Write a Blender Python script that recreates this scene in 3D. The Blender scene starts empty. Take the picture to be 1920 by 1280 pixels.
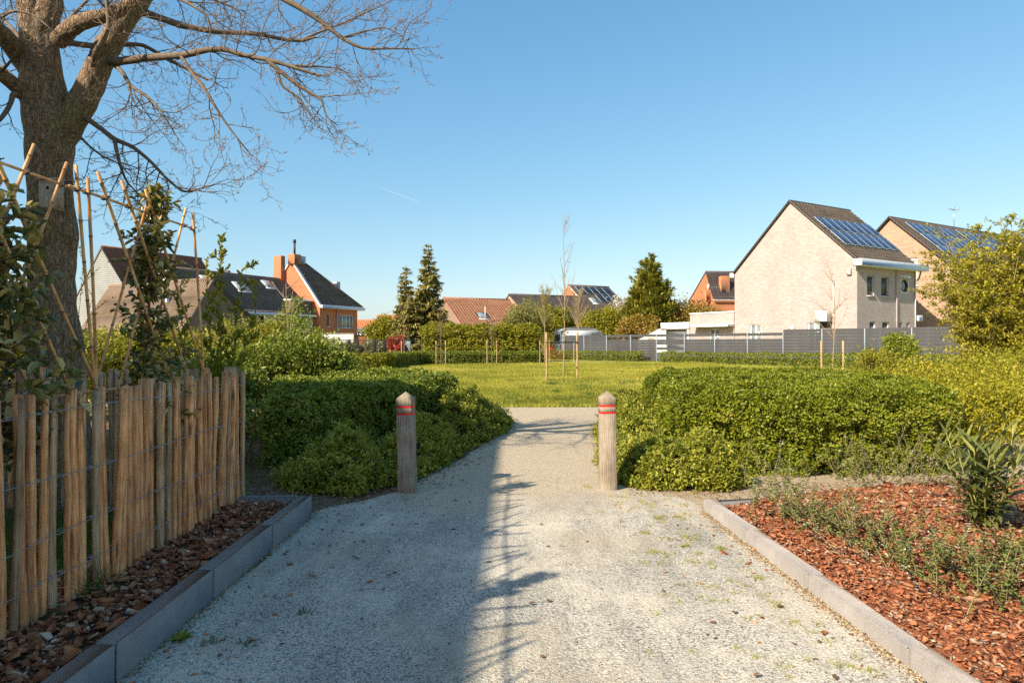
import bpy, math, random
import numpy as np
from mathutils import Vector, Matrix
from mathutils.geometry import tessellate_polygon

random.seed(11)
rng = np.random.default_rng(11)
R = math.radians
scene = bpy.context.scene
COL = scene.collection

# ------------------------------------------------------------------ camera, sky, sun, exposure
cam_d = bpy.data.cameras.new('camera')
cam = bpy.data.objects.new('camera', cam_d)
COL.objects.link(cam)
cam.location = (0, 0, 1.5)
cam.rotation_euler = (R(90), 0, 0)
cam_d.lens = 24.0
cam_d.sensor_width = 36.0
cam_d.shift_y = 5 / 1920
cam_d.clip_end = 2000
scene.camera = cam

SUN_EL = R(35.5)
SUN_DIR = Vector((-0.745, -0.667, 0)).normalized()          # horizontal direction towards the sun
world = bpy.data.worlds.new('World')
scene.world = world
world.use_nodes = True
wn = world.node_tree
bg = wn.nodes['Background']
sky = wn.nodes.new('ShaderNodeTexSky')
sky.sky_type = 'NISHITA'
sky.sun_disc = False
sky.sun_elevation = SUN_EL
sky.sun_rotation = math.atan2(SUN_DIR.x, SUN_DIR.y)
sky.air_density = 1.0
sky.dust_density = 1.0
sky.ozone_density = 4.0
# the camera's colour response to the clear sky, one exponent and gain for each channel over the whole dome
sep = wn.nodes.new('ShaderNodeSeparateColor')
comb = wn.nodes.new('ShaderNodeCombineColor')
wn.links.new(sky.outputs[0], sep.inputs[0])
for i, (g, k) in enumerate(((1.12, 0.070), (0.789, 0.1076), (0.56, 0.150))):
    pw = wn.nodes.new('ShaderNodeMath'); pw.operation = 'POWER'
    wn.links.new(sep.outputs[i], pw.inputs[0]); pw.inputs[1].default_value = g
    ml = wn.nodes.new('ShaderNodeMath'); ml.operation = 'MULTIPLY'
    wn.links.new(pw.outputs[0], ml.inputs[0]); ml.inputs[1].default_value = k * 1.04 / 0.12
    wn.links.new(ml.outputs[0], comb.inputs[i])
wn.links.new(comb.outputs[0], bg.inputs[0])
bg.inputs[1].default_value = 0.12

sun_d = bpy.data.lights.new('sun', 'SUN')
sun_d.energy = 3.75
sun_d.angle = R(0.55)
sun_d.color = (1.0, 0.90, 0.72)
sun = bpy.data.objects.new('sun', sun_d)
COL.objects.link(sun)
ld = Vector((-SUN_DIR.x * math.cos(SUN_EL), -SUN_DIR.y * math.cos(SUN_EL), -math.sin(SUN_EL)))
sun.rotation_euler = ld.to_track_quat('-Z', 'Y').to_euler()
sun.location = (-20, -18, 20)

vs = scene.view_settings
vs.view_transform = 'Standard'
vs.look = 'None'
vs.exposure = 1.25
vs.gamma = 1.0
scene.render.engine = 'CYCLES'
scene.cycles.use_denoising = False
scene.cycles.max_bounces = 6
scene.cycles.transparent_max_bounces = 6

# ------------------------------------------------------------------ helpers: objects
def tag(o, label=None, cat=None, group=None, kind=None):
    if label: o['label'] = label
    if cat: o['category'] = cat
    if group: o['group'] = group
    if kind: o['kind'] = kind
    return o

def empty(name, loc=(0, 0, 0), rz=0.0):
    o = bpy.data.objects.new(name, None)
    o.empty_display_size = 0.2
    COL.objects.link(o)
    o.location = loc
    o.rotation_euler = (0, 0, rz)
    return o

def put(name, me, parent=None, loc=None, rot=None, scale=None):
    o = bpy.data.objects.new(name, me)
    COL.objects.link(o)
    if parent: o.parent = parent
    if loc is not None: o.location = loc
    if rot is not None: o.rotation_euler = rot
    if scale is not None: o.scale = scale
    return o

def make_mesh(name, V, Fs, mat, rnd=None, smooth=False):
    """V (n,3); Fs a list of int arrays (m,k); rnd per-face floats in the same order"""
    V = np.asarray(V, dtype=np.float32).reshape(-1, 3)
    if isinstance(Fs, np.ndarray): Fs = [Fs]
    Fs = [np.asarray(f, dtype=np.int32) for f in Fs if len(f)]
    me = bpy.data.meshes.new(name)
    me.vertices.add(len(V))
    me.vertices.foreach_set('co', V.ravel())
    nl = sum(f.size for f in Fs); nf = sum(len(f) for f in Fs)
    me.loops.add(nl)
    me.loops.foreach_set('vertex_index', np.concatenate([f.ravel() for f in Fs]))
    me.polygons.add(nf)
    tot = np.concatenate([np.full(len(f), f.shape[1], dtype=np.int32) for f in Fs])
    st = np.concatenate([[0], np.cumsum(tot)[:-1]]).astype(np.int32)
    me.polygons.foreach_set('loop_start', st)
    if smooth: me.polygons.foreach_set('use_smooth', np.ones(nf, dtype=bool))
    me.update(calc_edges=True)
    if rnd is not None:
        a = me.attributes.new('rnd', 'FLOAT', 'FACE')
        a.data.foreach_set('value', np.asarray(rnd, dtype=np.float32))
    if mat: me.materials.append(mat)
    return me

class MB:
    """collects shapes into one mesh"""
    def __init__(s):
        s.V = []; s.F = {}; s.n = 0
    def add(s, V, *Fs):
        V = np.asarray(V, dtype=float).reshape(-1, 3)
        for F in Fs:
            F = np.asarray(F, dtype=int)
            if len(F): s.F.setdefault(F.shape[1], []).append(F + s.n)
        s.V.append(V); s.n += len(V)
    def box(s, lo, hi, M=None):
        x0, y0, z0 = lo; x1, y1, z1 = hi
        V = np.array([(x0,y0,z0),(x1,y0,z0),(x1,y1,z0),(x0,y1,z0),(x0,y0,z1),(x1,y0,z1),(x1,y1,z1),(x0,y1,z1)], float)
        if M is not None: V = np.array([M(*v) for v in V])
        s.add(V, [(0,3,2,1),(4,5,6,7),(0,1,5,4),(1,2,6,5),(2,3,7,6),(3,0,4,7)])
    def bbox(s, lo, hi, b=0.004):
        """box with chamfered edges"""
        x0,y0,z0 = lo; x1,y1,z1 = hi
        V = []; 
        for (sx, X) in ((1, x0), (-1, x1)):
            for (sy, Y) in ((1, y0), (-1, y1)):
                for (sz, Z) in ((1, z0), (-1, z1)):
                    V += [(X, Y+sy*b, Z+sz*b), (X+sx*b, Y, Z+sz*b), (X+sx*b, Y+sy*b, Z)]
        idx = lambda i, j, k, c: ((i*2+j)*2+k)*3+c
        Q = []; T = []
        for i in (0, 1): Q.append([idx(i,0,0,0), idx(i,1,0,0), idx(i,1,1,0), idx(i,0,1,0)])
        for j in (0, 1): Q.append([idx(0,j,0,1), idx(1,j,0,1), idx(1,j,1,1), idx(0,j,1,1)])
        for k in (0, 1): Q.append([idx(0,0,k,2), idx(1,0,k,2), idx(1,1,k,2), idx(0,1,k,2)])
        for i in (0, 1):
            for j in (0, 1):
                Q.append([idx(i,j,0,0), idx(i,j,1,0), idx(i,j,1,1), idx(i,j,0,1)])
            for k in (0, 1):
                Q.append([idx(i,0,k,0), idx(i,1,k,0), idx(i,1,k,2), idx(i,0,k,2)])
        for j in (0, 1):
            for k in (0, 1):
                Q.append([idx(0,j,k,1), idx(1,j,k,1), idx(1,j,k,2), idx(0,j,k,2)])
        for i in (0, 1):
            for j in (0, 1):
                for k in (0, 1): T.append([idx(i,j,k,0), idx(i,j,k,1), idx(i,j,k,2)])
        s.add(V, Q, T)
    def tube(s, pts, r, n=8, cap=True):
        pts = np.asarray(pts, float)
        r = np.broadcast_to(np.asarray(r, float), (len(pts),))
        V, F = tubes(pts[None], r[None], n)
        k = len(pts)
        Fs = [F]
        if cap:
            Fs.append(np.array([list(range(n))[::-1], [(k-1)*n+i for i in range(n)]]))
        s.add(V, *Fs)
    def build(s, name, mat, parent=None, loc=None, rot=None, smooth=False, scale=None):
        me = s.mesh(name, mat, smooth)
        return put(name, me, parent, loc, rot, scale)
    def mesh(s, name, mat, smooth=False):
        return make_mesh(name, np.concatenate(s.V), [np.concatenate(f) for f in s.F.values()], mat, None, smooth)

def nrm(a):
    return a / np.maximum(np.linalg.norm(a, axis=-1, keepdims=True), 1e-9)

def tubes(P, Rr, n):
    """P (N,k,3) polylines, Rr (N,k) radii -> verts, quads"""
    N, k, _ = P.shape
    t = np.empty_like(P)
    t[:, 1:-1] = P[:, 2:] - P[:, :-2]; t[:, 0] = P[:, 1] - P[:, 0]; t[:, -1] = P[:, -1] - P[:, -2]
    t = nrm(t)
    d = nrm(P[:, -1] - P[:, 0])
    ref = np.where(np.abs(d[:, 2:3]) < 0.8, np.array([[0, 0, 1.0]]), np.array([[1.0, 0, 0]]))
    s = nrm(np.cross(t, ref[:, None, :])); u = np.cross(s, t)
    a = np.arange(n) * 2 * math.pi / n
    V = P[:, :, None, :] + Rr[:, :, None, None] * (np.cos(a)[None, None, :, None] * s[:, :, None, :] + np.sin(a)[None, None, :, None] * u[:, :, None, :])
    i = np.arange(N)[:, None, None] * (k * n) + np.arange(k - 1)[None, :, None] * n
    j = np.arange(n)[None, None, :]; j2 = (j + 1) % n
    F = np.stack([i + j, i + j2, i + n + j2, i + n + j], -1).reshape(-1, 4)
    return V.reshape(-1, 3), F

def unit(n):
    v = rng.normal(size=(n, 3)); return nrm(v)

def leaves4(C, D, N, L, W, fold=0.25):
    """two-triangle folded leaves. returns V, F(tri)"""
    n = len(C); L = np.broadcast_to(L, (n,))[:, None]; W = np.broadcast_to(W, (n,))[:, None]
    D = nrm(D); S = nrm(np.cross(D, N)); U = np.cross(S, D)
    V = np.stack([C, C + D*L*0.45 + S*W*0.5 + U*W*fold, C + D*L, C + D*L*0.45 - S*W*0.5 + U*W*fold], 1)
    b = np.arange(n)[:, None] * 4
    F = np.concatenate([b + [[0, 1, 2]], b + [[0, 2, 3]]], 1).reshape(-1, 3)
    return V.reshape(-1, 3), F

def leaves6(C, D, N, L, W, fold=0.2, curl=0.12):
    """four-triangle leaves with a midrib fold and a curl"""
    n = len(C); L = np.broadcast_to(L, (n,))[:, None]; W = np.broadcast_to(W, (n,))[:, None]
    D = nrm(D); S = nrm(np.cross(D, N)); U = np.cross(S, D)
    V = np.stack([C, C + D*L*.28 + S*W*.42 + U*W*fold, C + D*L*.68 + S*W*.40 + U*(W*fold - L*curl*.5),
                  C + D*L*.97 - U*L*curl, C + D*L*.68 - S*W*.40 + U*(W*fold - L*curl*.5), C + D*L*.28 - S*W*.42 + U*W*fold], 1)
    b = np.arange(n)[:, None] * 6
    F = np.concatenate([b + [[0, 1, 2, 3]], b + [[0, 3, 4, 5]]], 1).reshape(-1, 4)
    return V.reshape(-1, 3), F

def foliage(name, C, D, N, L, W, mat, parent=None, big=False, fold=0.25, rnd=None):
    V, F = (leaves6(C, D, N, L, W, fold) if big else leaves4(C, D, N, L, W, fold))
    r = rng.random(len(C)) if rnd is None else rnd
    return put(name, make_mesh(name, V, F, mat, np.repeat(r, 2)), parent)

def vnoise(P, f, seed=0):
    """cheap smooth 3D noise in -1..1 from sums of sines"""
    P = np.asarray(P) * f + seed * 13.7
    x, y, z = P[..., 0], P[..., 1], P[..., 2]
    return (np.sin(1.7*x + 1.3*np.sin(1.1*y + 0.7*z)) + np.sin(1.9*y + 1.2*np.sin(1.3*z + 0.9*x)) + np.sin(2.1*z + 1.1*np.sin(0.9*x - 1.2*y))) / 3

def gz(y):
    t = np.clip((np.asarray(y, float) - 22) / 30, 0, 1)
    return 0.22 * t * t * (3 - 2 * t)

def at(px, py, Y):
    """the point that stands at depth Y on the photograph's ray"""
    return np.array([(px - 960) / 1280 * Y, Y, 1.5 - (py - 645) / 1280 * Y])

# ------------------------------------------------------------------ helpers: materials
def new_mat(name):
    m = bpy.data.materials.new(name); m.use_nodes = True
    nt = m.node_tree
    b = nt.nodes['Principled BSDF']
    return m, nt, b

def N_(nt, typ, ins=None, **at_):
    n = nt.nodes.new(typ)
    for k, v in at_.items(): setattr(n, k, v)
    for k, v in (ins or {}).items():
        if isinstance(v, bpy.types.NodeSocket): nt.links.new(v, n.inputs[k])
        else: n.inputs[k].default_value = v
    return n

def c4(c): return (c[0], c[1], c[2], 1.0)

def ramp(nt, fac, stops):
    n = nt.nodes.new('ShaderNodeValToRGB')
    e = n.color_ramp.elements
    while len(e) < len(stops): e.new(0.5)
    for i, (p, c) in enumerate(stops):
        e[i].position = p; e[i].color = c4(c)
    nt.links.new(fac, n.inputs[0])
    return n.outputs[0]

def coords(nt, kind='Object', scale=(1, 1, 1)):
    tc = N_(nt, 'ShaderNodeTexCoord')
    mp = N_(nt, 'ShaderNodeMapping', {'Vector': tc.outputs[kind], 'Scale': scale})
    return mp.outputs[0]

def noise(nt, vec, scale, detail=4, rough=0.55, out=0):
    return N_(nt, 'ShaderNodeTexNoise', {'Vector': vec, 'Scale': scale, 'Detail': detail, 'Roughness': rough}).outputs[out]

def bump(nt, b, h, strength, dist):
    n = N_(nt, 'ShaderNodeBump', {'Height': h, 'Strength': strength, 'Distance': dist})
    nt.links.new(n.outputs[0], b.inputs['Normal'])

def mix(nt, fac, a, b, mode='MIX'):
    n = nt.nodes.new('ShaderNodeMix'); n.data_type = 'RGBA'; n.blend_type = mode
    for sock, v in ((n.inputs[0], fac), (n.inputs[6], a), (n.inputs[7], b)):
        if isinstance(v, bpy.types.NodeSocket): nt.links.new(v, sock)
        else: sock.default_value = v if isinstance(v, float) else c4(v)
    return n.outputs[2]

def noisy(name, stops, scale=5, rough=0.8, bs=0.3, bd=0.01, stretch=(1, 1, 1), detail=6, kind='Object', bscale=None, spec=0.3, metal=0.0):
    m, nt, b = new_mat(name)
    v = coords(nt, kind, stretch)
    f = noise(nt, v, scale, detail, 0.6)
    nt.links.new(ramp(nt, f, stops), b.inputs['Base Color'])
    b.inputs['Roughness'].default_value = rough
    b.inputs['Specular IOR Level'].default_value = spec
    b.inputs['Metallic'].default_value = metal
    if bs:
        bump(nt, b, noise(nt, v, bscale or scale * 3, 6, 0.65), bs, bd)
    return m

def leaf_mat(name, stops, trans=(0.2, 0.25, 0.03), tf=0.35, rough=0.45, spec=0.35):
    m, nt, b = new_mat(name)
    a = N_(nt, 'ShaderNodeAttribute', attribute_name='rnd')
    col = ramp(nt, a.outputs['Fac'], stops)
    nt.links.new(col, b.inputs['Base Color'])
    b.inputs['Roughness'].default_value = rough
    b.inputs['Specular IOR Level'].default_value = spec
    t = N_(nt, 'ShaderNodeBsdfTranslucent', {'Color': mix(nt, 0.5, col, trans)})
    ms = N_(nt, 'ShaderNodeMixShader', {0: tf, 1: b.outputs[0], 2: t.outputs[0]})
    nt.links.new(ms.outputs[0], nt.nodes['Material Output'].inputs[0])
    return m

M = {}
def brick_mat(name, c1, c2, mortar, bw=0.22, bh=0.066, ms=0.010, dirt=(0.5, 0.45, 0.4), dirtf=0.35, bd=0.006):
    m, nt, b = new_mat(name)
    tc = N_(nt, 'ShaderNodeTexCoord')
    sx = N_(nt, 'ShaderNodeSeparateXYZ', {0: tc.outputs['Object']})
    ad = N_(nt, 'ShaderNodeMath', {0: sx.outputs[0], 1: sx.outputs[1]}, operation='ADD')
    cv = N_(nt, 'ShaderNodeCombineXYZ', {0: ad.outputs[0], 1: sx.outputs[2]})
    br = N_(nt, 'ShaderNodeTexBrick', {'Vector': cv.outputs[0], 'Color1': c4(c1), 'Color2': c4(c2), 'Mortar': c4(mortar), 'Scale': 1.0,
                                      'Mortar Size': ms, 'Mortar Smooth': 0.2, 'Bias': 0.0, 'Brick Width': bw, 'Row Height': bh})
    n1 = noise(nt, tc.outputs['Object'], 0.7, 6, 0.7)
    mpn = N_(nt, 'ShaderNodeMapping', {'Vector': cv.outputs[0], 'Scale': (2.2, 9.0, 1)})
    n2 = noise(nt, mpn.outputs[0], 1.0, 4, 0.7)
    v = ramp(nt, n2, [(0.3, (0.80, 0.79, 0.78)), (0.7, (1.12, 1.12, 1.12))])
    col = mix(nt, 1.0, br.outputs[0], v, 'MULTIPLY')
    dm = ramp(nt, n1, [(0.42, (0, 0, 0)), (0.75, (dirtf, dirtf, dirtf))])
    col = mix(nt, dm, col, dirt)
    nt.links.new(col, b.inputs['Base Color'])
    b.inputs['Roughness'].default_value = 0.9
    inv = N_(nt, 'ShaderNodeMath', {0: 1.0, 1: br.outputs[1]}, operation='SUBTRACT')
    bump(nt, b, inv.outputs[0], 0.6, bd)
    return m

M['cream_brick'] = brick_mat('cream_brick', (0.49, 0.39, 0.37), (0.39, 0.30, 0.28), (0.46, 0.40, 0.385), dirt=(0.27, 0.20, 0.15), dirtf=0.42)
M['pink_brick'] = brick_mat('pink_brick', (0.48, 0.29, 0.19), (0.36, 0.19, 0.12), (0.44, 0.35, 0.27), dirt=(0.5, 0.38, 0.27), dirtf=0.4)
M['orange_brick'] = brick_mat('orange_brick', (0.58, 0.175, 0.06), (0.46, 0.125, 0.045), (0.44, 0.25, 0.15), dirt=(0.50, 0.20, 0.09), dirtf=0.3)
M['brown_brick'] = brick_mat('brown_brick', (0.17, 0.09, 0.058), (0.09, 0.054, 0.042), (0.27, 0.23, 0.20), dirt=(0.26, 0.23, 0.20), dirtf=0.25)
M['barn_brick'] = brick_mat('barn_brick', (0.30, 0.19, 0.13), (0.22, 0.135, 0.095), (0.28, 0.22, 0.17), dirt=(0.3, 0.22, 0.16), dirtf=0.3)
M['white_wall'] = noisy('white_painted_wall', [(0.3, (0.60, 0.56, 0.50)), (0.7, (0.74, 0.72, 0.67))], 1.5, 0.85, 0.15, 0.01)
M['grey_clad'] = None
def clad_mat():
    m, nt, b = new_mat('grey_cladding')
    tc = N_(nt, 'ShaderNodeTexCoord')
    n1 = noise(nt, tc.outputs['Object'], 0.8, 5)
    nt.links.new(ramp(nt, n1, [(0.3, (0.20, 0.20, 0.19)), (0.7, (0.25, 0.25, 0.235))]), b.inputs['Base Color'])
    b.inputs['Roughness'].default_value = 0.7
    return m
M['grey_clad'] = clad_mat()

def tile_mat(name, c1, c2, c3, rough=0.75):
    m, nt, b = new_mat(name)
    tc = N_(nt, 'ShaderNodeTexCoord')
    big = noise(nt, tc.outputs['Object'], 0.9, 6, 0.7)
    v = N_(nt, 'ShaderNodeTexVoronoi', {'Vector': tc.outputs['Object'], 'Scale': 4.0}, feature='F1')
    col = ramp(nt, v.outputs['Color'], [(0.2, c1), (0.8, c2)])
    f = ramp(nt, big, [(0.45, (0, 0, 0)), (0.72, (0.7, 0.7, 0.7))])
    nt.links.new(mix(nt, f, col, c3), b.inputs['Base Color'])
    b.inputs['Roughness'].default_value = rough
    bump(nt, b, noise(nt, tc.outputs['Object'], 40, 4), 0.3, 0.01)
    return m
M['tile_brown'] = tile_mat('brown_concrete_tile', (0.105, 0.078, 0.062), (0.15, 0.115, 0.092), (0.20, 0.165, 0.13))
M['tile_dark'] = tile_mat('dark_tile', (0.085, 0.066, 0.056), (0.14, 0.112, 0.092), (0.21, 0.17, 0.13))
M['tile_redbrown'] = tile_mat('red_brown_tile', (0.16, 0.062, 0.036), (0.24, 0.095, 0.052), (0.19, 0.11, 0.07))
M['tile_barn'] = tile_mat('barn_tile', (0.25, 0.105, 0.055), (0.33, 0.145, 0.078), (0.36, 0.20, 0.12))
M['tile_orange'] = tile_mat('orange_tile', (0.42, 0.12, 0.04), (0.50, 0.16, 0.06), (0.36, 0.15, 0.08))
M['tile_slate'] = tile_mat('slate_tile', (0.055, 0.043, 0.046), (0.085, 0.065, 0.066), (0.11, 0.085, 0.08))
M['corrugated'] = noisy('weathered_corrugated', [(0.3, (0.19, 0.13, 0.092)), (0.7, (0.29, 0.205, 0.15))], 1.2, 0.85, 0.2, 0.01)
M['white_trim'] = noisy('white_trim', [(0.3, (0.68, 0.68, 0.67)), (0.7, (0.80, 0.80, 0.79))], 2.0, 0.45, 0.05, 0.003)
M['grey_trim'] = noisy('grey_trim', [(0.3, (0.36, 0.39, 0.41)), (0.7, (0.48, 0.51, 0.53))], 2.0, 0.5, 0.05, 0.003)
M['dark_trim'] = noisy('dark_trim', [(0.3, (0.03, 0.03, 0.033)), (0.7, (0.05, 0.05, 0.053))], 3.0, 0.5, 0.05, 0.003)
M['zinc'] = noisy('zinc', [(0.3, (0.34, 0.36, 0.38)), (0.7, (0.48, 0.50, 0.52))], 4.0, 0.35, 0.05, 0.003, metal=0.7)
M['steel'] = noisy('bright_steel', [(0.3, (0.6, 0.6, 0.6)), (0.7, (0.75, 0.75, 0.75))], 4.0, 0.22, 0.0, metal=1.0)
M['concrete'] = noisy('pale_concrete', [(0.3, (0.42, 0.37, 0.30)), (0.7, (0.58, 0.53, 0.45))], 2.5, 0.9, 0.2, 0.01)
def glass_mat(name, c, rough=0.06):
    m, nt, b = new_mat(name)
    tc = N_(nt, 'ShaderNodeTexCoord')
    n1 = noise(nt, tc.outputs['Object'], 1.6, 2)
    nt.links.new(ramp(nt, n1, [(0.35, tuple(x * 0.6 for x in c)), (0.65, c)]), b.inputs['Base Color'])
    b.inputs['Roughness'].default_value = rough
    b.inputs['Specular IOR Level'].default_value = 0.8
    return m
M['glass'] = glass_mat('window_glass', (0.055, 0.065, 0.07))
M['curtain_glass'] = glass_mat('curtained_glass', (0.30, 0.33, 0.34), 0.12)
def solar_mat():
    m, nt, b = new_mat('solar_cells')
    tc = N_(nt, 'ShaderNodeTexCoord')
    br = N_(nt, 'ShaderNodeTexBrick', {'Vector': tc.outputs['Object'], 'Color1': (0.016, 0.03, 0.085, 1), 'Color2': (0.022, 0.038, 0.10, 1), 'Mortar': (0.08, 0.10, 0.16, 1),
                                      'Scale': 1.0, 'Mortar Size': 0.003, 'Brick Width': 0.157, 'Row Height': 0.157}, offset=0.0)
    nt.links.new(br.outputs[0], b.inputs['Base Color'])
    b.inputs['Roughness'].default_value = 0.14
    b.inputs['Specular IOR Level'].default_value = 0.7
    return m
M['solar'] = solar_mat()
M['solar_black'] = noisy('black_solar_cells', [(0.3, (0.016, 0.017, 0.022)), (0.7, (0.022, 0.023, 0.03))], 2.0, 0.22, 0.0)

def gravel_mat():
    m, nt, b = new_mat('crushed_stone_path')
    tc = N_(nt, 'ShaderNodeTexCoord'); P = tc.outputs['Object']
    sx = N_(nt, 'ShaderNodeSeparateXYZ', {0: P})
    v1 = N_(nt, 'ShaderNodeTexVoronoi', {'Vector': P, 'Scale': 125.0, 'Randomness': 1.0})
    v2 = N_(nt, 'ShaderNodeTexVoronoi', {'Vector': P, 'Scale': 55.0, 'Randomness': 1.0})
    hue = N_(nt, 'ShaderNodeSeparateColor', {0: v1.outputs['Color']})
    grey = ramp(nt, hue.outputs[0], [(0.0, (0.10, 0.086, 0.070)), (0.15, (0.27, 0.237, 0.192)), (0.55, (0.45, 0.405, 0.335)), (1.0, (0.62, 0.56, 0.47))])
    sand = ramp(nt, hue.outputs[1], [(0.0, (0.20, 0.15, 0.10)), (0.25, (0.40, 0.32, 0.22)), (1.0, (0.56, 0.46, 0.33))])
    dust = noise(nt, P, 1.4, 7, 0.68)
    dustc = ramp(nt, dust, [(0.47, (0, 0, 0)), (0.66, (0.75, 0.75, 0.75))])
    grey = mix(nt, dustc, grey, (0.60, 0.53, 0.42))
    pat = noise(nt, P, 0.55, 5, 0.6)
    patc = ramp(nt, pat, [(0.47, (0, 0, 0)), (0.66, (0.72, 0.72, 0.72))])
    grey = mix(nt, patc, grey, (0.40, 0.325, 0.22))
    dk = noise(nt, N_(nt, 'ShaderNodeMapping', {'Vector': P, 'Scale': (2.6, .55, 1), 'Location': (3.1, 7.7, 0)}).outputs[0], 1.0, 6, 0.65)
    grey = mix(nt, 1.0, grey, ramp(nt, dk, [(0.34, (0.72, 0.72, 0.73)), (0.58, (1.10, 1.09, 1.07))]), 'MULTIPLY')
    # sandy surface further along the path
    wob = noise(nt, P, 1.1, 4)
    yy = N_(nt, 'ShaderNodeMath', {0: wob, 1: 2.0}, operation='MULTIPLY')
    yy = N_(nt, 'ShaderNodeMath', {0: yy.outputs[0], 1: sx.outputs[1]}, operation='ADD')
    mr = N_(nt, 'ShaderNodeMapRange', {'Value': yy.outputs[0], 'From Min': 6.9, 'From Max': 8.1})
    col = mix(nt, mr.outputs[0], grey, sand)
    nt.links.new(col, b.inputs['Base Color'])
    b.inputs['Roughness'].default_value = 0.95
    b.inputs['Specular IOR Level'].default_value = 0.2
    h = N_(nt, 'ShaderNodeMath', {0: v1.outputs['Distance'], 1: v2.outputs['Distance']}, operation='ADD')
    h2 = N_(nt, 'ShaderNodeMath', {0: h.outputs[0], 1: noise(nt, P, 14, 5)}, operation='ADD')
    bump(nt, b, h2.outputs[0], 0.7, 0.006)
    return m
M['gravel'] = gravel_mat()
M['grass_ground'] = noisy('meadow_ground', [(0.3, (0.13, 0.15, 0.018)), (0.5, (0.25, 0.245, 0.03)), (0.7, (0.40, 0.34, 0.09))], 0.9, 0.95, 0.8, 0.05, bscale=30)
M['soil'] = noisy('soil_with_litter', [(0.25, (0.07, 0.042, 0.024)), (0.5, (0.17, 0.105, 0.06)), (0.75, (0.32, 0.22, 0.13))], 22, 0.95, 0.9, 0.02, bscale=60)
M['sand'] = noisy('sandy_soil', [(0.3, (0.30, 0.22, 0.14)), (0.7, (0.45, 0.35, 0.23))], 12, 0.95, 0.8, 0.015, bscale=60)
def kerb_mat(name, c1, c2, sf=0.4):
    m, nt, b = new_mat(name)
    P = coords(nt)
    f = noise(nt, P, 3.5, 8, 0.7); s = noise(nt, P, 160, 2, 0.5)
    col = ramp(nt, f, [(0.3, c1), (0.7, c2)])
    st = noise(nt, N_(nt, 'ShaderNodeMapping', {'Vector': P, 'Scale': (9, 9, 1.6)}).outputs[0], 1.0, 6, 0.7)
    col = mix(nt, ramp(nt, st, [(0.54, (0, 0, 0)), (0.72, (sf, sf, sf))]), col, tuple(x * 0.6 for x in c1))
    sp = ramp(nt, s, [(0.35, (0.7, 0.7, 0.7)), (0.65, (1.2, 1.2, 1.2))])
    nt.links.new(mix(nt, 1.0, col, sp, 'MULTIPLY'), b.inputs['Base Color'])
    b.inputs['Roughness'].default_value = 0.85
    bump(nt, b, s, 0.35, 0.003)
    return m
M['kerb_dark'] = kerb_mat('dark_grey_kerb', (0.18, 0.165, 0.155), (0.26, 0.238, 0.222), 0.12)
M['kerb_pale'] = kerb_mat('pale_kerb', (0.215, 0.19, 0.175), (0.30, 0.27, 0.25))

def wood_mat(name, stops, scale=6, stretch=(14, 14, 0.7), rough=0.8, knots=True, objrand=0.25):
    m, nt, b = new_mat(name)
    oi = N_(nt, 'ShaderNodeObjectInfo')
    tc = N_(nt, 'ShaderNodeTexCoord')
    off = N_(nt, 'ShaderNodeVectorMath', {0: tc.outputs['Object'], 1: oi.outputs['Location']}, operation='ADD')
    mp = N_(nt, 'ShaderNodeMapping', {'Vector': off.outputs[0], 'Scale': stretch})
    f = noise(nt, mp.outputs[0], scale, 8, 0.7)
    f = N_(nt, 'ShaderNodeMapRange', {'Value': f, 'From Min': 0.30, 'From Max': 0.70}).outputs[0]
    col = ramp(nt, f, stops)
    big = noise(nt, off.outputs[0], 7.0, 4, 0.6)
    col = mix(nt, 1.0, col, ramp(nt, big, [(0.3, (0.72, 0.66, 0.6)), (0.65, (1.1, 1.08, 1.05))]), 'MULTIPLY')
    rv = ramp(nt, oi.outputs['Random'], [(0, (1 - objrand, 1 - objrand * 1.15, 1 - objrand * 1.2)), (0.5, (1, 1, 1)), (1, (1 + objrand * .6, 1 + objrand * .45, 1 + objrand * .25))])
    col = mix(nt, 1.0, col, rv, 'MULTIPLY')
    if knots:
        v = N_(nt, 'ShaderNodeTexVoronoi', {'Vector': N_(nt, 'ShaderNodeMapping', {'Vector': off.outputs[0], 'Scale': (9, 9, 2.2)}).outputs[0], 'Scale': 1.0})
        k = ramp(nt, v.outputs['Distance'], [(0.06, (0.8, 0.8, 0.8)), (0.17, (0, 0, 0))])
        col = mix(nt, k, col, (0.10, 0.045, 0.018))
        bk = noise(nt, N_(nt, 'ShaderNodeMapping', {'Vector': off.outputs[0], 'Scale': (16, 16, 2.6), 'Location': (4, 2, 9)}).outputs[0], 1.0, 7, 0.7)
        col = mix(nt, ramp(nt, bk, [(0.60, (0, 0, 0)), (0.65, (0.7, 0.7, 0.7))]), col, (0.20, 0.10, 0.045))
    nt.links.new(col, b.inputs['Base Color'])
    b.inputs['Roughness'].default_value = rough
    b.inputs['Specular IOR Level'].default_value = 0.25
    bump(nt, b, f, 0.5, 0.004)
    return m
M['chestnut'] = wood_mat('split_chestnut', [(0.12, (0.48, 0.18, 0.07)), (0.5, (0.84, 0.39, 0.165)), (0.85, (0.92, 0.55, 0.28))])
M['chestnut_old'] = wood_mat('weathered_chestnut', [(0.2, (0.30, 0.185, 0.10)), (0.5, (0.50, 0.33, 0.19)), (0.8, (0.62, 0.44, 0.27))])
M['bollard_wood'] = wood_mat('weathered_post_wood', [(0.05, (0.15, 0.12, 0.092)), (0.45, (0.31, 0.25, 0.19)), (0.9, (0.43, 0.36, 0.285))], stretch=(22, 22, 0.6), knots=False, objrand=0.08)
M['stake_wood'] = wood_mat('stake_wood', [(0.25, (0.36, 0.25, 0.14)), (0.75, (0.52, 0.38, 0.23))], knots=False, objrand=0.12)
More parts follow.
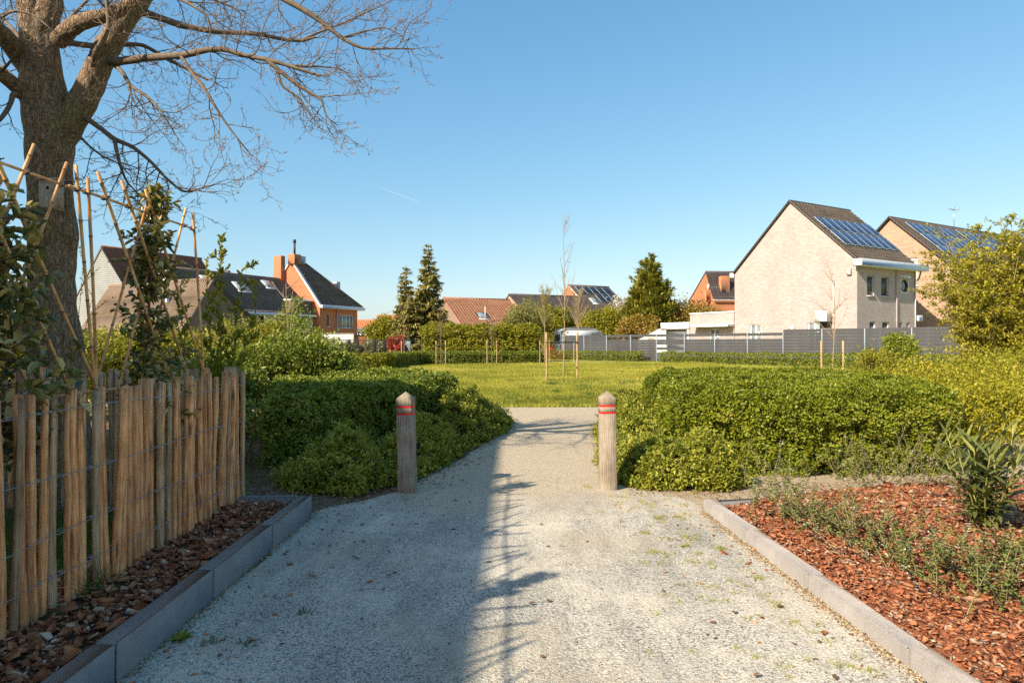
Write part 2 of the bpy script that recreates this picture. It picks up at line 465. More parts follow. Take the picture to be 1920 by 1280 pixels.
M['box_wood'] = wood_mat('bird_box_wood', [(0.15, (0.36, 0.28, 0.22)), (0.85, (0.56, 0.46, 0.38))], knots=False)
M['bamboo'] = wood_mat('bamboo', [(0.2, (0.50, 0.235, 0.09)), (0.5, (0.64, 0.35, 0.15)), (0.8, (0.72, 0.45, 0.22))], scale=3, stretch=(6, 6, 1.5), rough=0.45, knots=False, objrand=0.25)
M['bamboo_node'] = noisy('bamboo_node', [(0.3, (0.17, 0.085, 0.035)), (0.7, (0.27, 0.15, 0.065))], 30, 0.6, 0.2, 0.002)
def bark_mat(name, stops, moss=(0.20, 0.175, 0.03), mf=0.55, s=1.0):
    m, nt, b = new_mat(name)
    P = coords(nt, 'Object', (1, 1, 0.28))
    P2 = coords(nt, 'Object')
    n0 = noise(nt, P, 9 * s, 5, 0.6, out=1)
    wv = N_(nt, 'ShaderNodeVectorMath', {0: n0, 1: (0.10, 0.10, 0.10)}, operation='MULTIPLY')
    pv = N_(nt, 'ShaderNodeVectorMath', {0: P, 1: wv.outputs[0]}, operation='ADD')
    v = N_(nt, 'ShaderNodeTexVoronoi', {'Vector': pv.outputs[0], 'Scale': 34.0 * s}, feature='DISTANCE_TO_EDGE')
    f = noise(nt, P, 26 * s, 8, 0.7)
    col = ramp(nt, f, stops)
    crack = ramp(nt, v.outputs['Distance'], [(0.0, (0.35, 0.32, 0.30)), (0.18, (1, 1, 1))])
    col = mix(nt, 1.0, col, crack, 'MULTIPLY')
    mo = noise(nt, P2, 2.2, 6, 0.7)
    col = mix(nt, ramp(nt, mo, [(0.50, (0, 0, 0)), (0.68, (mf, mf, mf))]), col, moss)
    li = noise(nt, P2, 45, 3, 0.5)
    col = mix(nt, ramp(nt, li, [(0.58, (0, 0, 0)), (0.68, (0.55, 0.55, 0.55))]), col, (0.42, 0.39, 0.32))
    nt.links.new(col, b.inputs['Base Color'])
    b.inputs['Roughness'].default_value = 0.9
    h = N_(nt, 'ShaderNodeMath', {0: v.outputs['Distance'], 1: f}, operation='ADD')
    bump(nt, b, h.outputs[0], 1.0, 0.03)
    return m
M['bark'] = bark_mat('furrowed_bark', [(0.3, (0.15, 0.088, 0.046)), (0.5, (0.31, 0.19, 0.10)), (0.72, (0.50, 0.335, 0.185))])
M['branch'] = noisy('branch_bark', [(0.3, (0.10, 0.068, 0.045)), (0.7, (0.21, 0.155, 0.105))], 25, 0.85, 0.4, 0.004)
M['twig'] = noisy('twig', [(0.3, (0.13, 0.085, 0.062)), (0.7, (0.24, 0.165, 0.125))], 25, 0.8, 0.0)
M['bud'] = leaf_mat('bud', [(0, (0.30, 0.14, 0.09)), (0.6, (0.42, 0.24, 0.15)), (1, (0.44, 0.36, 0.12))], tf=0.1)
M['pale_stem'] = noisy('pale_stem', [(0.3, (0.24, 0.17, 0.09)), (0.7, (0.37, 0.28, 0.16))], 30, 0.8, 0.0)
M['green_stem'] = noisy('green_stem', [(0.3, (0.20, 0.20, 0.05)), (0.7, (0.30, 0.28, 0.07))], 30, 0.7, 0.0)
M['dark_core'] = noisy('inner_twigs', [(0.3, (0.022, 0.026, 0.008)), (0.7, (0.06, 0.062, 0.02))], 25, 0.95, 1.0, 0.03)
# leaves
M['lf_hedge_l'] = leaf_mat('hedge_leaf_dark', [(0, (0.12, 0.145, 0.016)), (0.6, (0.27, 0.31, 0.036)), (0.93, (0.42, 0.42, 0.06)), (1, (0.40, 0.22, 0.06))], tf=0.30, rough=0.38)
M['lf_hedge_r'] = leaf_mat('hedge_leaf_fresh', [(0, (0.105, 0.13, 0.009)), (0.5, (0.22, 0.245, 0.015)), (0.92, (0.34, 0.345, 0.025)), (1, (0.30, 0.18, 0.04))], tf=0.36, rough=0.42)
M['lf_low'] = leaf_mat('low_shrub_leaf', [(0, (0.16, 0.18, 0.02)), (0.5, (0.34, 0.34, 0.038)), (1, (0.55, 0.50, 0.075))], tf=0.38, rough=0.5)
M['lf_airy'] = leaf_mat('airy_shrub_leaf', [(0, (0.22, 0.20, 0.014)), (0.5, (0.40, 0.35, 0.022)), (1, (0.56, 0.46, 0.04))], tf=0.42, rough=0.5)
M['lf_young'] = leaf_mat('young_shrub_leaf', [(0, (0.09, 0.115, 0.025)), (0.6, (0.20, 0.23, 0.05)), (1, (0.36, 0.35, 0.08))], tf=0.2, rough=0.35)
M['lf_yellow'] = leaf_mat('young_yellow_leaf', [(0, (0.16, 0.155, 0.012)), (0.5, (0.30, 0.275, 0.018)), (1, (0.44, 0.37, 0.03))], tf=0.4, rough=0.5)
M['lf_green'] = leaf_mat('mid_green_leaf', [(0, (0.09, 0.12, 0.012)), (0.5, (0.19, 0.225, 0.022)), (1, (0.33, 0.33, 0.04))], tf=0.33)
M['lf_holly'] = leaf_mat('holly_leaf', [(0, (0.065, 0.095, 0.028)), (0.4, (0.15, 0.18, 0.05)), (0.5, (0.36, 0.28, 0.085)), (1, (0.55, 0.42, 0.16))], tf=0.12, rough=0.28, spec=0.5)
M['lf_conifer'] = leaf_mat('conifer_needles', [(0, (0.11, 0.105, 0.022)), (0.5, (0.24, 0.205, 0.045)), (1, (0.38, 0.31, 0.075))], tf=0.12, rough=0.6)
M['lf_cypress'] = leaf_mat('cypress_spray', [(0, (0.115, 0.125, 0.014)), (0.5, (0.25, 0.24, 0.028)), (1, (0.38, 0.33, 0.045))], tf=0.15, rough=0.6)
M['lf_pine'] = leaf_mat('pine_needles', [(0, (0.12, 0.125, 0.032)), (0.5, (0.24, 0.22, 0.06)), (1, (0.36, 0.30, 0.09))], tf=0.12, rough=0.6)
M['lf_brown'] = leaf_mat('rusty_leaf', [(0, (0.17, 0.115, 0.02)), (0.5, (0.30, 0.20, 0.032)), (1, (0.42, 0.24, 0.055))], tf=0.3)
M['lf_red'] = leaf_mat('red_leaf', [(0, (0.28, 0.025, 0.02)), (0.6, (0.48, 0.05, 0.04)), (1, (0.50, 0.22, 0.10))], tf=0.25)
M['lf_greygreen'] = leaf_mat('grey_green_leaf', [(0, (0.10, 0.105, 0.045)), (0.6, (0.20, 0.185, 0.09)), (1, (0.34, 0.31, 0.19))], tf=0.25)
M['lf_white'] = leaf_mat('white_petals', [(0, (0.62, 0.55, 0.45)), (1, (0.80, 0.76, 0.68))], tf=0.3)
M['lf_dead'] = leaf_mat('dead_leaf', [(0, (0.12, 0.055, 0.03)), (0.6, (0.24, 0.13, 0.07)), (1, (0.38, 0.25, 0.14))], tf=0.15, rough=0.7)
M['grass_yellow'] = leaf_mat('meadow_grass', [(0, (0.20, 0.205, 0.018)), (0.5, (0.36, 0.335, 0.036)), (1, (0.54, 0.46, 0.09))], tf=0.35, rough=0.6)  # yellow-green blades of the meadow and path weeds
M['grass_deep'] = leaf_mat('deep_green_grass', [(0, (0.035, 0.075, 0.012)), (0.6, (0.07, 0.13, 0.02)), (1, (0.13, 0.18, 0.035))], tf=0.35, rough=0.5)  # dark green blades of the lawn, weeds and meadow tufts
M['oleander'] = leaf_mat('oleander_leaf', [(0, (0.065, 0.085, 0.022)), (0.6, (0.14, 0.155, 0.04)), (1, (0.27, 0.25, 0.05))], tf=0.2, rough=0.35)
def chip_mat(name, stops):
    m, nt, b = new_mat(name)
    a = N_(nt, 'ShaderNodeAttribute', attribute_name='rnd')
    oi = N_(nt, 'ShaderNodeObjectInfo')
    s = N_(nt, 'ShaderNodeMath', {0: a.outputs['Fac'], 1: oi.outputs['Random']}, operation='ADD')
    f = N_(nt, 'ShaderNodeMath', {0: s.outputs[0]}, operation='FRACT')
    P = coords(nt, 'Object')
    n = noise(nt, P, 60, 5, 0.7)
    col = mix(nt, 1.0, ramp(nt, f.outputs[0], stops), ramp(nt, n, [(0.3, (0.65, 0.62, 0.6)), (0.7, (1.2, 1.2, 1.2))]), 'MULTIPLY')
    nt.links.new(col, b.inputs['Base Color'])
    b.inputs['Roughness'].default_value = 0.75
    b.inputs['Specular IOR Level'].default_value = 0.3
    bump(nt, b, n, 0.6, 0.004)
    return m
M['chip_red'] = chip_mat('red_bark_chip', [(0, (0.19, 0.066, 0.032)), (0.3, (0.37, 0.122, 0.05)), (0.65, (0.47, 0.18, 0.078)), (0.87, (0.40, 0.235, 0.14)), (0.96, (0.36, 0.28, 0.21)), (1, (0.58, 0.43, 0.28))])
M['chip_brown'] = chip_mat('brown_bark_chip', [(0, (0.16, 0.058, 0.026)), (0.4, (0.36, 0.13, 0.054)), (0.75, (0.52, 0.215, 0.095)), (0.92, (0.54, 0.32, 0.19)), (1, (0.66, 0.50, 0.36))])
M['mulch_red'] = noisy('red_mulch_ground', [(0.3, (0.22, 0.075, 0.032)), (0.7, (0.44, 0.155, 0.062))], 35, 0.9, 1.0, 0.02)
M['mulch_brown'] = noisy('brown_mulch_ground', [(0.3, (0.035, 0.017, 0.011)), (0.7, (0.13, 0.056, 0.03))], 35, 0.9, 1.0, 0.02)
M['wire'] = noisy('galvanised_wire', [(0.3, (0.30, 0.31, 0.33)), (0.7, (0.45, 0.46, 0.48))], 60, 0.45, 0.0, metal=0.6)
M['black'] = noisy('black_rubber', [(0.3, (0.012, 0.012, 0.013)), (0.7, (0.025, 0.025, 0.026))], 20, 0.6, 0.0)
M['red_band'] = noisy('red_reflective_band', [(0.3, (0.62, 0.018, 0.014)), (0.7, (0.72, 0.03, 0.022))], 20, 0.35, 0.0)
M['fence_grey'] = noisy('anthracite_strip', [(0.3, (0.055, 0.056, 0.060)), (0.7, (0.085, 0.086, 0.090))], 2.0, 0.5, 0.0)
M['fence_wire'] = noisy('dark_grey_wire', [(0.3, (0.085, 0.09, 0.10)), (0.7, (0.115, 0.12, 0.13))], 2.0, 0.5, 0.0)
M['fence_post'] = noisy('grey_blue_post', [(0.3, (0.20, 0.24, 0.28)), (0.7, (0.27, 0.31, 0.35))], 2.0, 0.45, 0.0)
M['car_red'] = noisy('red_paint', [(0.3, (0.50, 0.02, 0.015)), (0.7, (0.55, 0.028, 0.02))], 1.0, 0.25, 0.0, spec=0.6)
M['car_white'] = noisy('white_paint', [(0.3, (0.62, 0.65, 0.68)), (0.7, (0.70, 0.73, 0.76))], 1.0, 0.3, 0.0, spec=0.6)
M['car_grey'] = noisy('silver_paint', [(0.3, (0.32, 0.33, 0.34)), (0.7, (0.38, 0.39, 0.40))], 1.0, 0.3, 0.0, spec=0.6)
M['tyre'] = M['black']
M['lamp_red'] = noisy('red_lamp', [(0.3, (0.5, 0.02, 0.01)), (0.7, (0.6, 0.03, 0.02))], 8.0, 0.2, 0.0)
M['blue_grey_wall'] = noisy('blue_grey_board', [(0.3, (0.20, 0.24, 0.27)), (0.7, (0.27, 0.31, 0.34))], 1.5, 0.7, 0.1, 0.01)
# ================================================================== THE SETTING: ground, path, beds
def ground_sheet():
    xs = np.concatenate([[-700, -300, -150], np.arange(-90, 91, 6.0), [150, 300, 700]])
    ys = np.concatenate([[-200, -60, -20, 0, 8, 16], np.arange(20, 60, 1.5), [70, 90, 130, 200, 350, 600, 1100]])
    X, Y = np.meshgrid(xs, ys)
    Z = gz(Y) + 0 * X
    V = np.stack([X, Y, Z], -1).reshape(-1, 3)
    nx, ny = len(xs), len(ys)
    i = (np.arange(ny - 1)[:, None] * nx + np.arange(nx - 1)[None, :]).ravel()
    F = np.stack([i, i + 1, i + nx + 1, i + nx], -1)
    tag(put('ground', make_mesh('ground', V, F, M['grass_ground'], smooth=True)), 'green meadow ground reaching to the houses', kind='structure')
ground_sheet()

def strip_sheet(name, rows, mat, z, label, nx=10, wob=0.0):
    """rows: list of (y, xl, xr) -> one sheet"""
    rows = np.array(rows, float)
    ys = np.arange(rows[0, 0], rows[-1, 0] + 1e-6, 0.25)
    xl = np.interp(ys, rows[:, 0], rows[:, 1]); xr = np.interp(ys, rows[:, 0], rows[:, 2])
    if wob:
        xl = xl + wob * np.sin(ys * 5.1) * np.sin(ys * 2.3); xr = xr + wob * np.sin(ys * 4.3 + 1) * np.sin(ys * 1.9)
    t = np.linspace(0, 1, nx)
    X = xl[:, None] * (1 - t) + xr[:, None] * t
    Y = np.repeat(ys[:, None], nx, 1)
    V = np.stack([X, Y, z + gz(Y)], -1).reshape(-1, 3)
    i = (np.arange(len(ys) - 1)[:, None] * nx + np.arange(nx - 1)[None, :]).ravel()
    F = np.stack([i, i + 1, i + nx + 1, i + nx], -1)
    return tag(put(name, make_mesh(name, V, F, mat, smooth=True)), label, kind='structure')

PATH = [(-5, -1.75, 1.95), (3.0, -1.745, 1.84), (5.95, -1.745, 1.73), (6.25, -1.70, 1.75), (6.6, -1.35, 1.65), (7.0, -1.12, 1.35), (7.6, -0.95, 1.15),
        (8.5, -0.75, 1.08), (10, -0.45, 1.18), (11.6, -0.15, 1.38), (13, 0.0, 1.62), (14.6, 0.0, 1.9)]
strip_sheet('gravel_path', PATH, M['gravel'], 0.012, 'pale crushed stone path leading between the bollards', nx=12, wob=0.05)
def ring_path():
    a = np.linspace(R(205), R(335), 90); c = (0.9, 34.5)
    V = []
    for r in (18.4, 19.2, 20.2):
        V.append(np.stack([c[0] + r * 1.3 * np.cos(a), c[1] + r * np.sin(a), 0.010 + gz(c[1] + r * np.sin(a))], -1))
    V = np.stack(V, 1).reshape(-1, 3)
    i = (np.arange(89)[:, None] * 3 + np.arange(2)[None, :]).ravel()
    F = np.stack([i, i + 1, i + 4, i + 3], -1)
    tag(put('ring_path', make_mesh('ring_path', V, F, M['gravel'], smooth=True)), 'pale path curving round the meadow', kind='structure')
ring_path()
strip_sheet('planting_bed', [(5.6, -9, -1.6), (6.2, -9, -1.5), (7, -9, -0.9), (8.5, -9, -0.5), (11.6, -9, 0.1), (13.2, -9, 0.2), (14.0, -9, -0.8), (15.5, -8, -3.2)], M['soil'], 0.005,
            'brown soil and leaf litter under the shaded hedge', wob=0.04)
strip_sheet('planting_bed', [(5.9, 1.5, 9.5), (7, 1.15, 10), (8.5, 0.95, 11), (12.4, 1.35, 13), (14.2, 1.9, 14), (16, 3.6, 15)], M['sand'], 0.006,
            'sandy soil under the sunlit hedge', wob=0.04)

# ------------------------------------------------------------------ kerbs, stone by stone
def kerb(name, label, runs, h, th, mat, z0=-0.1):
    e = empty(name, (runs[0][0][0], runs[0][0][1], 0))
    tag(e, label, 'kerb')
    for (p, q, lens) in runs:
        p = np.array(p); q = np.array(q); d = (q - p); L = np.linalg.norm(d); d /= L
        ang = math.atan2(d[1], d[0]); s = 0.0; k = 0
        while s < L - 0.03:
            l = min(lens, L - s)
            mb = MB(); mb.bbox((0.005, min(0, th), z0), (l - 0.005, max(0, th), h + random.uniform(-.003, .003)), 0.006)
            a = p + d * s
            mb.build('kerb_stone', mat, e, (a[0] - runs[0][0][0], a[1] - runs[0][0][1], 0), (0, 0, ang + random.uniform(-.006, .006)))
            s += l; k += 1
    return e
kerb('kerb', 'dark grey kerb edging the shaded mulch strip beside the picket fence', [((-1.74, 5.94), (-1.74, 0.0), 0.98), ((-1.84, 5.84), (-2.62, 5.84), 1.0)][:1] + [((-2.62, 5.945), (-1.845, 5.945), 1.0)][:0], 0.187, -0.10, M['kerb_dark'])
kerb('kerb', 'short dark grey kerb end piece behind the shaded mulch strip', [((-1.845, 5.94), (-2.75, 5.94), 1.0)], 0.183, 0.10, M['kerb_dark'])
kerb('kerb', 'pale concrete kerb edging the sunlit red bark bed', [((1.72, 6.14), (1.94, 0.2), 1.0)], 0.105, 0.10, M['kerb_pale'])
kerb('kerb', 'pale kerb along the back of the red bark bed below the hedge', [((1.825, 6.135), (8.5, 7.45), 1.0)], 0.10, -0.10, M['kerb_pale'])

# ================================================================== HOUSES
class House:
    """local x runs along the eave, local y across the gable, walls from zb up"""
    def __init__(s, name, label, C, ang, cat='house'):
        s.e = tag(empty(name, (C[0], C[1], 0), ang), label, cat)
    def part(s, name, mb, mat, parent=None, smooth=False):
        return mb.build(name, mat, parent or s.e, smooth=smooth)
    def map(s, side, L, w):
        return {'front': lambda u, z, d: (u, d, z), 'left': lambda u, z, d: (d, u, z), 'right': lambda u, z, d: (L - d, u, z), 'back': lambda u, z, d: (u, w - d, z)}[side]
    def wall(s, side, L, w, outline, holes, mat, depth=0.14, name='wall'):
        f = s.map(side, L, w)
        loops = [[Vector((u, z, 0)) for u, z in outline]] + [[Vector((u, z, 0)) for u, z in h] for h in holes]
        tri = tessellate_polygon(loops)
        flat = [v for l in loops for v in l]
        mb = MB()
        mb.add([f(v.x, v.y, 0) for v in flat], np.array(tri))
        for h in holes:
            n = len(h)
            V = [f(u, z, 0) for u, z in h] + [f(u, z, depth) for u, z in h]
            mb.add(V, [(i, (i + 1) % n, n + (i + 1) % n, n + i) for i in range(n)])
        return s.part(name, mb, mat)
    def window(s, side, L, w, u0, u1, z0, z1, mull=1, frame=None, pane=None, sill=True, fw=0.06, transom=None, sillmat=None):
        f = s.map(side, L, w)
        g = lambda u, d, z: f(u, z, d)
        mb = MB()
        a, b = 0.06, 0.13
        mb.box((u0, a, z0), (u0 + fw, b, z1), g); mb.box((u1 - fw, a, z0), (u1, b, z1), g)
        mb.box((u0 + fw, a, z0), (u1 - fw, b, z0 + fw), g); mb.box((u0 + fw, a, z1 - fw), (u1 - fw, b, z1), g)
        for k in range(1, mull):
            um = u0 + (u1 - u0) * k / mull
            mb.box((um - fw / 2, a + .004, z0 + fw), (um + fw / 2, b - .004, z1 - fw), g)
        if transom: mb.box((u0 + fw, a + .006, transom - fw / 2), (u1 - fw, b - .006, transom + fw / 2), g)
        win = s.part('window', mb, frame or M['white_trim'])
        mb = MB(); mb.box((u0 + fw * .8, 0.10, z0 + fw * .8), (u1 - fw * .8, 0.115, z1 - fw * .8), g)
        s.part('pane', mb, pane or M['glass'], win)
        if sill:
            mb = MB(); mb.box((u0 - .06, -.07, z0 - .07), (u1 + .06, .05, z0 - .002), g)
            s.part('sill', mb, sillmat or M['concrete'], win)
        return win

def rect(u0, u1, z0, z1): return [(u0, z0), (u1, z0), (u1, z1), (u0, z1)]

def tile_slope(o, Ud, Sd, L, S, tw, th, amp, step, clip=None, sub=6):
    """wavy tiled slope: origin o, unit U along, unit S up the slope"""
    o, Ud, Sd = (np.array(v, float) for v in (o, Ud, Sd))
    Nn = np.cross(Ud, Sd); Nn = Nn if Nn[2] > 0 else -Nn
    nc = max(2, int(round(L / tw))); tw = L / nc
    nr = max(2, int(round(S / th))); th = S / nr
    u = np.arange(nc * sub + 1) * tw / sub
    ph = (u / tw) % 1.0
    prof = amp * (np.where(ph < .6, np.sin(ph / .6 * math.pi), -0.45 * np.sin((ph - .6) / .4 * math.pi)))
    rows = []
    for r in range(nr):
        rows += [(r * th, step), ((r + 1) * th, 0.0)]
    rows = np.array(rows)
    jit = np.repeat(rng.normal(0, 0.004, nr), 2)
    P = o + u[None, :, None] * Ud + rows[:, 0][:, None, None] * Sd + (prof[None, :] + rows[:, 1][:, None] + jit[:, None])[..., None] * Nn
    nu = len(u); nrw = len(rows)
    i = (np.arange(nrw - 1)[:, None] * nu + np.arange(nu - 1)[None, :])
    F = np.stack([i, i + 1, i + nu + 1, i + nu], -1)
    if clip is not None:
        uc = (u[:-1] + u[1:]) / 2; sc = (rows[:-1, 0] + rows[1:, 0]) / 2
        keep = clip(uc[None, :] + 0 * sc[:, None], sc[:, None] + 0 * uc[None, :])
        F = F[keep]
    mb = MB(); mb.add(P.reshape(-1, 3), F.reshape(-1, 4))
    return mb

def gable_house(name, label, C, ang, w, L, ez, rz, zb, wall_mat, roof_mat, ry=None, ez2=None, over=0.3, vo=0.08, tile=(0.33, 0.36, 0.055, 0.06),
                holes=None, trim=None, ridge_parts=False, cat='house', gutter=True, verge=None, gut=(0.12, 0.12)):
    """holes: {'front': [rect...], 'left': [...]}"""
    h = House(name, label, C, ang, cat)
    ry = w / 2 if ry is None else ry
    ez2 = ez if ez2 is None else ez2
    holes = holes or {}
    gab = [(0, zb), (w, zb), (w, ez2), (ry, rz), (0, ez)]
    h.wall('front', L, w, rect(0, L, zb, ez), holes.get('front', []), wall_mat)
    h.wall('left', L, w, gab, holes.get('left', []), wall_mat)
    h.wall('right', L, w, gab, holes.get('right', []), wall_mat)
    h.wall('back', L, w, rect(0, L, zb, ez2), holes.get('back', []), wall_mat)
    tw, th, amp, step = tile
    def slope(y0, z0, y1, z1):
        dy, dz = y1 - y0, z1 - z0; l = math.hypot(dy, dz); Sd = (0, dy / l, dz / l)
        o = np.array((-vo, y0, z0)) - np.array(Sd) * over
        S = l + over
        mb = tile_slope(o + np.array((0, 0, .09)), (1, 0, 0), Sd, L + 2 * vo, S, tw, th, amp, step)
        h.part('roof_slope', mb, roof_mat)
        nn = np.array((0, -dz, dy)) / l; nn = nn if nn[2] > 0 else -nn
        q = [o, o + np.array((L + 2 * vo, 0, 0)), o + np.array((L + 2 * vo, 0, 0)) + np.array(Sd) * S, o + np.array(Sd) * S]
        mb = MB(); mb.add([p + nn * .002 for p in q] + [p + nn * .055 for p in q], [(0, 1, 2, 3), (4, 5, 6, 7), (0, 1, 5, 4), (1, 2, 6, 5), (2, 3, 7, 6), (3, 0, 4, 7)])
        h.part('roof_board', mb, verge or M['dark_trim'])
        return o, np.array(Sd), S
    s1 = slope(0, ez, ry, rz); s2 = slope(w, ez2, ry, rz)
    if ridge_parts:
        mb = MB(); n = 7
        a = np.linspace(-.15, math.pi + .15, n)
        V = []
        for xx, rr in ((0, .15), (.37, .125)):
            V += [(xx, rr * math.cos(t), rr * math.sin(t)) for t in a]
        V += [(0, .10 * math.cos(t), .10 * math.sin(t)) for t in a]
        mb.add(V, [(i, i + 1, n + i + 1, n + i) for i in range(n - 1)] + [(i, i + 1, 2 * n + i + 1, 2 * n + i) for i in range(n - 1)])
        me = mb.mesh('ridge_tile', roof_mat)
        nn = int((L + 2 * vo) / .36)
        for k in range(nn): put('ridge_tile', me, h.e, (-vo + k * (L + 2 * vo) / nn, ry, rz + .06))
        # verge tiles down both gable edges
        for (o, Sd, S) in (s1, s2):
            n2 = int(S / .34)
            ang2 = math.atan2(Sd[2], Sd[1])
            mb = MB(); mb.bbox((-.05, 0, -.06), (.20, .36, .045), .012)
            mv = mb.mesh('verge_tile', roof_mat)
            for k in range(n2):
                p = o + Sd * (k * S / n2) + np.array((-.02, 0, .13))
                put('verge_tile', mv, h.e, tuple(p), (ang2 + .05, 0, 0))
    else:
        mb = MB(); mb.tube([(-vo, ry, rz + .07), (L + vo, ry, rz + .07)], .13, 8)
        h.part('ridge', mb, roof_mat)
    if gutter:
        mb = MB(); slope_t = (rz - ez) / ry
        mb.bbox((-vo, -over - gut[0], ez - over * slope_t - gut[1] * .5), (L + vo, -over * .7, ez - over * slope_t + gut[1] * .6), .01)
        h.part('gutter', mb, trim or M['white_trim'])
    h.w, h.L, h.ez, h.rz, h.ry, h.ez2 = w, L, ez, rz, ry, ez2
    return h

def on_slope(h, x, s, lift=0.0, back=False):
    """point on the front slope: x along, s metres up from the eave line"""
    dy, dz = h.ry, h.rz - h.ez; l = math.hypot(dy, dz)
    return np.array((x, s * dy / l, h.ez + s * dz / l)) + np.array((0, -dz / l, dy / l)) * (lift + 0.09)

def slope_rect(h, name, x0, x1, s0, s1, t0, t1, mat, parent=None, bev=0.0):
    mb = MB()
    V = [on_slope(h, x, s, t) for t in (t0, t1) for (x, s) in ((x0, s0), (x1, s0), (x1, s1), (x0, s1))]
    mb.add(V, [(0, 3, 2, 1), (4, 5, 6, 7), (0, 1, 5, 4), (1, 2, 6, 5), (2, 3, 7, 6), (3, 0, 4, 7)])
    return mb.build(name, mat, parent or h.e)

def solar_panel(h, x0, x1, s0, s1, cells='solar'):
    p = slope_rect(h, 'solar_panel', x0, x1, s0, s1, .09, .125, M['grey_trim'])
    dy, dz = h.ry, h.rz - h.ez
    mb = MB(); mb.box((0, 0, 0), (x1 - x0 - .05, s1 - s0 - .05, .004))
    o = on_slope(h, x0 + .025, s0 + .025, .127)
    mb.build('solar_cells', M[cells], p, tuple(o), (math.atan2(dz, dy), 0, 0))

def roof_window(h, x0, x1, s0, s1, frame=None):
    p = slope_rect(h, 'roof_window', x0, x1, s0, s1, .0, .11, frame or M['grey_trim'])
    slope_rect(h, 'pane', x0 + .09, x1 - .09, s0 + .09, s1 - .09, .10, .118, M['curtain_glass'], p)
    slope_rect(h, 'flashing', x0 - .05, x1 + .05, s0 - .22, s0 - .004, .02, .06, M['white_trim'], p)

ANG1 = R(30.5); aH = (-.5075, .8616); bH = (.8616, .5075)
# ---- cream brick house with solar panels
WL = ((2.55, 3.65, 1.0, 3.0), (7.5, 8.57, 1.0, 2.97)); LH, WH = 6.78, 10.0
win_left = [rect(*q) for q in WL]
circ = [(5.36 + .42 * math.cos(t), 5.48 + .42 * math.sin(t)) for t in np.linspace(0, 2 * math.pi, 24, endpoint=False)]
WF = ((1.08, 1.83, 4.67, 6.0), (2.66, 3.51, 4.67, 5.99), (1.35, 2.0, 1.9, 3.0), (2.76, 3.54, 1.9, 3.0), (4.74, 5.11, 1.9, 3.0), (5.61, 5.98, 1.9, 3.0))
win_front = [rect(*q) for q in WF] + [circ]
H1 = gable_house('brick_house', 'cream brick gabled house with two rows of solar panels behind the grey fence', (22.24, 44.0), ANG1, WH, LH, 6.9, 11.5, 0.1,
                 M['cream_brick'], M['tile_brown'], holes={'front': win_front, 'left': win_left}, ridge_parts=True, gutter=False, over=0.12, vo=0.10)
for (a, b, c, d) in WL:
    H1.window('left', LH, WH, a, b, c, d, mull=2, pane=M['curtain_glass'], fw=.09)
for (a, b, c, d) in WF[:2]:
    H1.window('front', LH, WH, a, b, c, d, frame=M['grey_trim'], fw=.07)
for (a, b, c, d) in WF[2:]:
    H1.window('front', LH, WH, a, b, c, d, frame=M['white_trim'], fw=.06)
def round_window():
    mb = MB()
    t = np.linspace(0, 2 * math.pi, 33)
    mb.tube([(5.36 + .39 * math.cos(a), .03, 5.48 + .39 * math.sin(a)) for a in t], .05, 8, cap=False)
    fr = H1.part('window', mb, M['dark_trim'], smooth=True)
    mb = MB()
    mb.add([(5.36, .08, 5.48)] + [(5.36 + .40 * math.cos(a), .08, 5.48 + .40 * math.sin(a)) for a in t[:-1]], [(0, i, i % 32 + 1) for i in range(1, 33)])
    H1.part('pane', mb, M['glass'], fr)
    mb = MB()
    for (u0, u1, z0, z1) in ((4.89, 4.95, 4.98, 5.98), (5.77, 5.83, 4.98, 5.98), (4.95, 5.77, 4.98, 5.03)):
        mb.box((u0, -.02, z0), (u1, .003, z1))
    H1.part('surround', mb, M['white_trim'], fr)
    mb = MB(); mb.bbox((4.83, -.14, 5.99), (5.92, -.003, 6.17), .01)
    H1.part('shutter_box', mb, M['white_trim'], fr)
round_window()
mb = MB(); mb.bbox((-.45, -.62, 6.52), (LH + .5, -.003, 6.95), .015); H1.part('gutter', mb, M['white_trim'])
mb = MB(); mb.bbox((-.12, WH + .005, 6.62), (LH + .05, WH + .4, 6.98), .015); H1.part('gutter', mb, M['white_trim'])
for (x, z0, z1) in ((4.34, .2, 6.5), (LH - .2, .2, 6.5)):
    mb = MB(); mb.tube([(x, -.06, z0), (x, -.06, z1)], .045, 8); H1.part('downpipe', mb, M['cream_brick'] if x < 5 else M['grey_trim'], smooth=True)
mb = MB(); mb.tube([(LH + .02, -.06, 5.9), (LH + .17, -.10, 6.05), (LH + .22, -.15, 6.3), (LH + .22, -.2, 6.52)], .05, 8); H1.part('downpipe', mb, M['tile_brown'], smooth=True)
mb = MB(); mb.tube([(-.04, 1.62, 3.6), (-.04, 1.62, 6.05)], .055, 8); H1.part('conduit', mb, M['white_trim'], smooth=True)
mb = MB(); mb.bbox((-.16, .35, 6.0), (-.005, .65, 6.4), .02); H1.part('alarm_box', mb, M['concrete'])
mb = MB(); mb.tube([(-.001, 4.72, 2.6), (-.28, 4.72, 2.55)], [.10, .24], 14); H1.part('dish', mb, M['grey_trim'], smooth=True)
mb = MB(); mb.bbox((LH + .01, -.2, 3.1), (LH + .5, .15, 3.5), .03); H1.part('wall_lamp', mb, M['white_trim'])
for row, (s0, s1) in enumerate(((2.05, 3.60), (3.72, 5.27))):
    for k in range(7): solar_panel(H1, .36 + k * .90, .36 + k * .90 + .885, s0 - .5, s1 - .5)
mb = MB(); mb.bbox((-.62, 1.72, 3.02), (-.22, 2.62, 3.72), .02)
ac = H1.part('air_conditioner', mb, M['white_trim'])
mb = MB(); t = np.linspace(0, 2 * math.pi, 25)
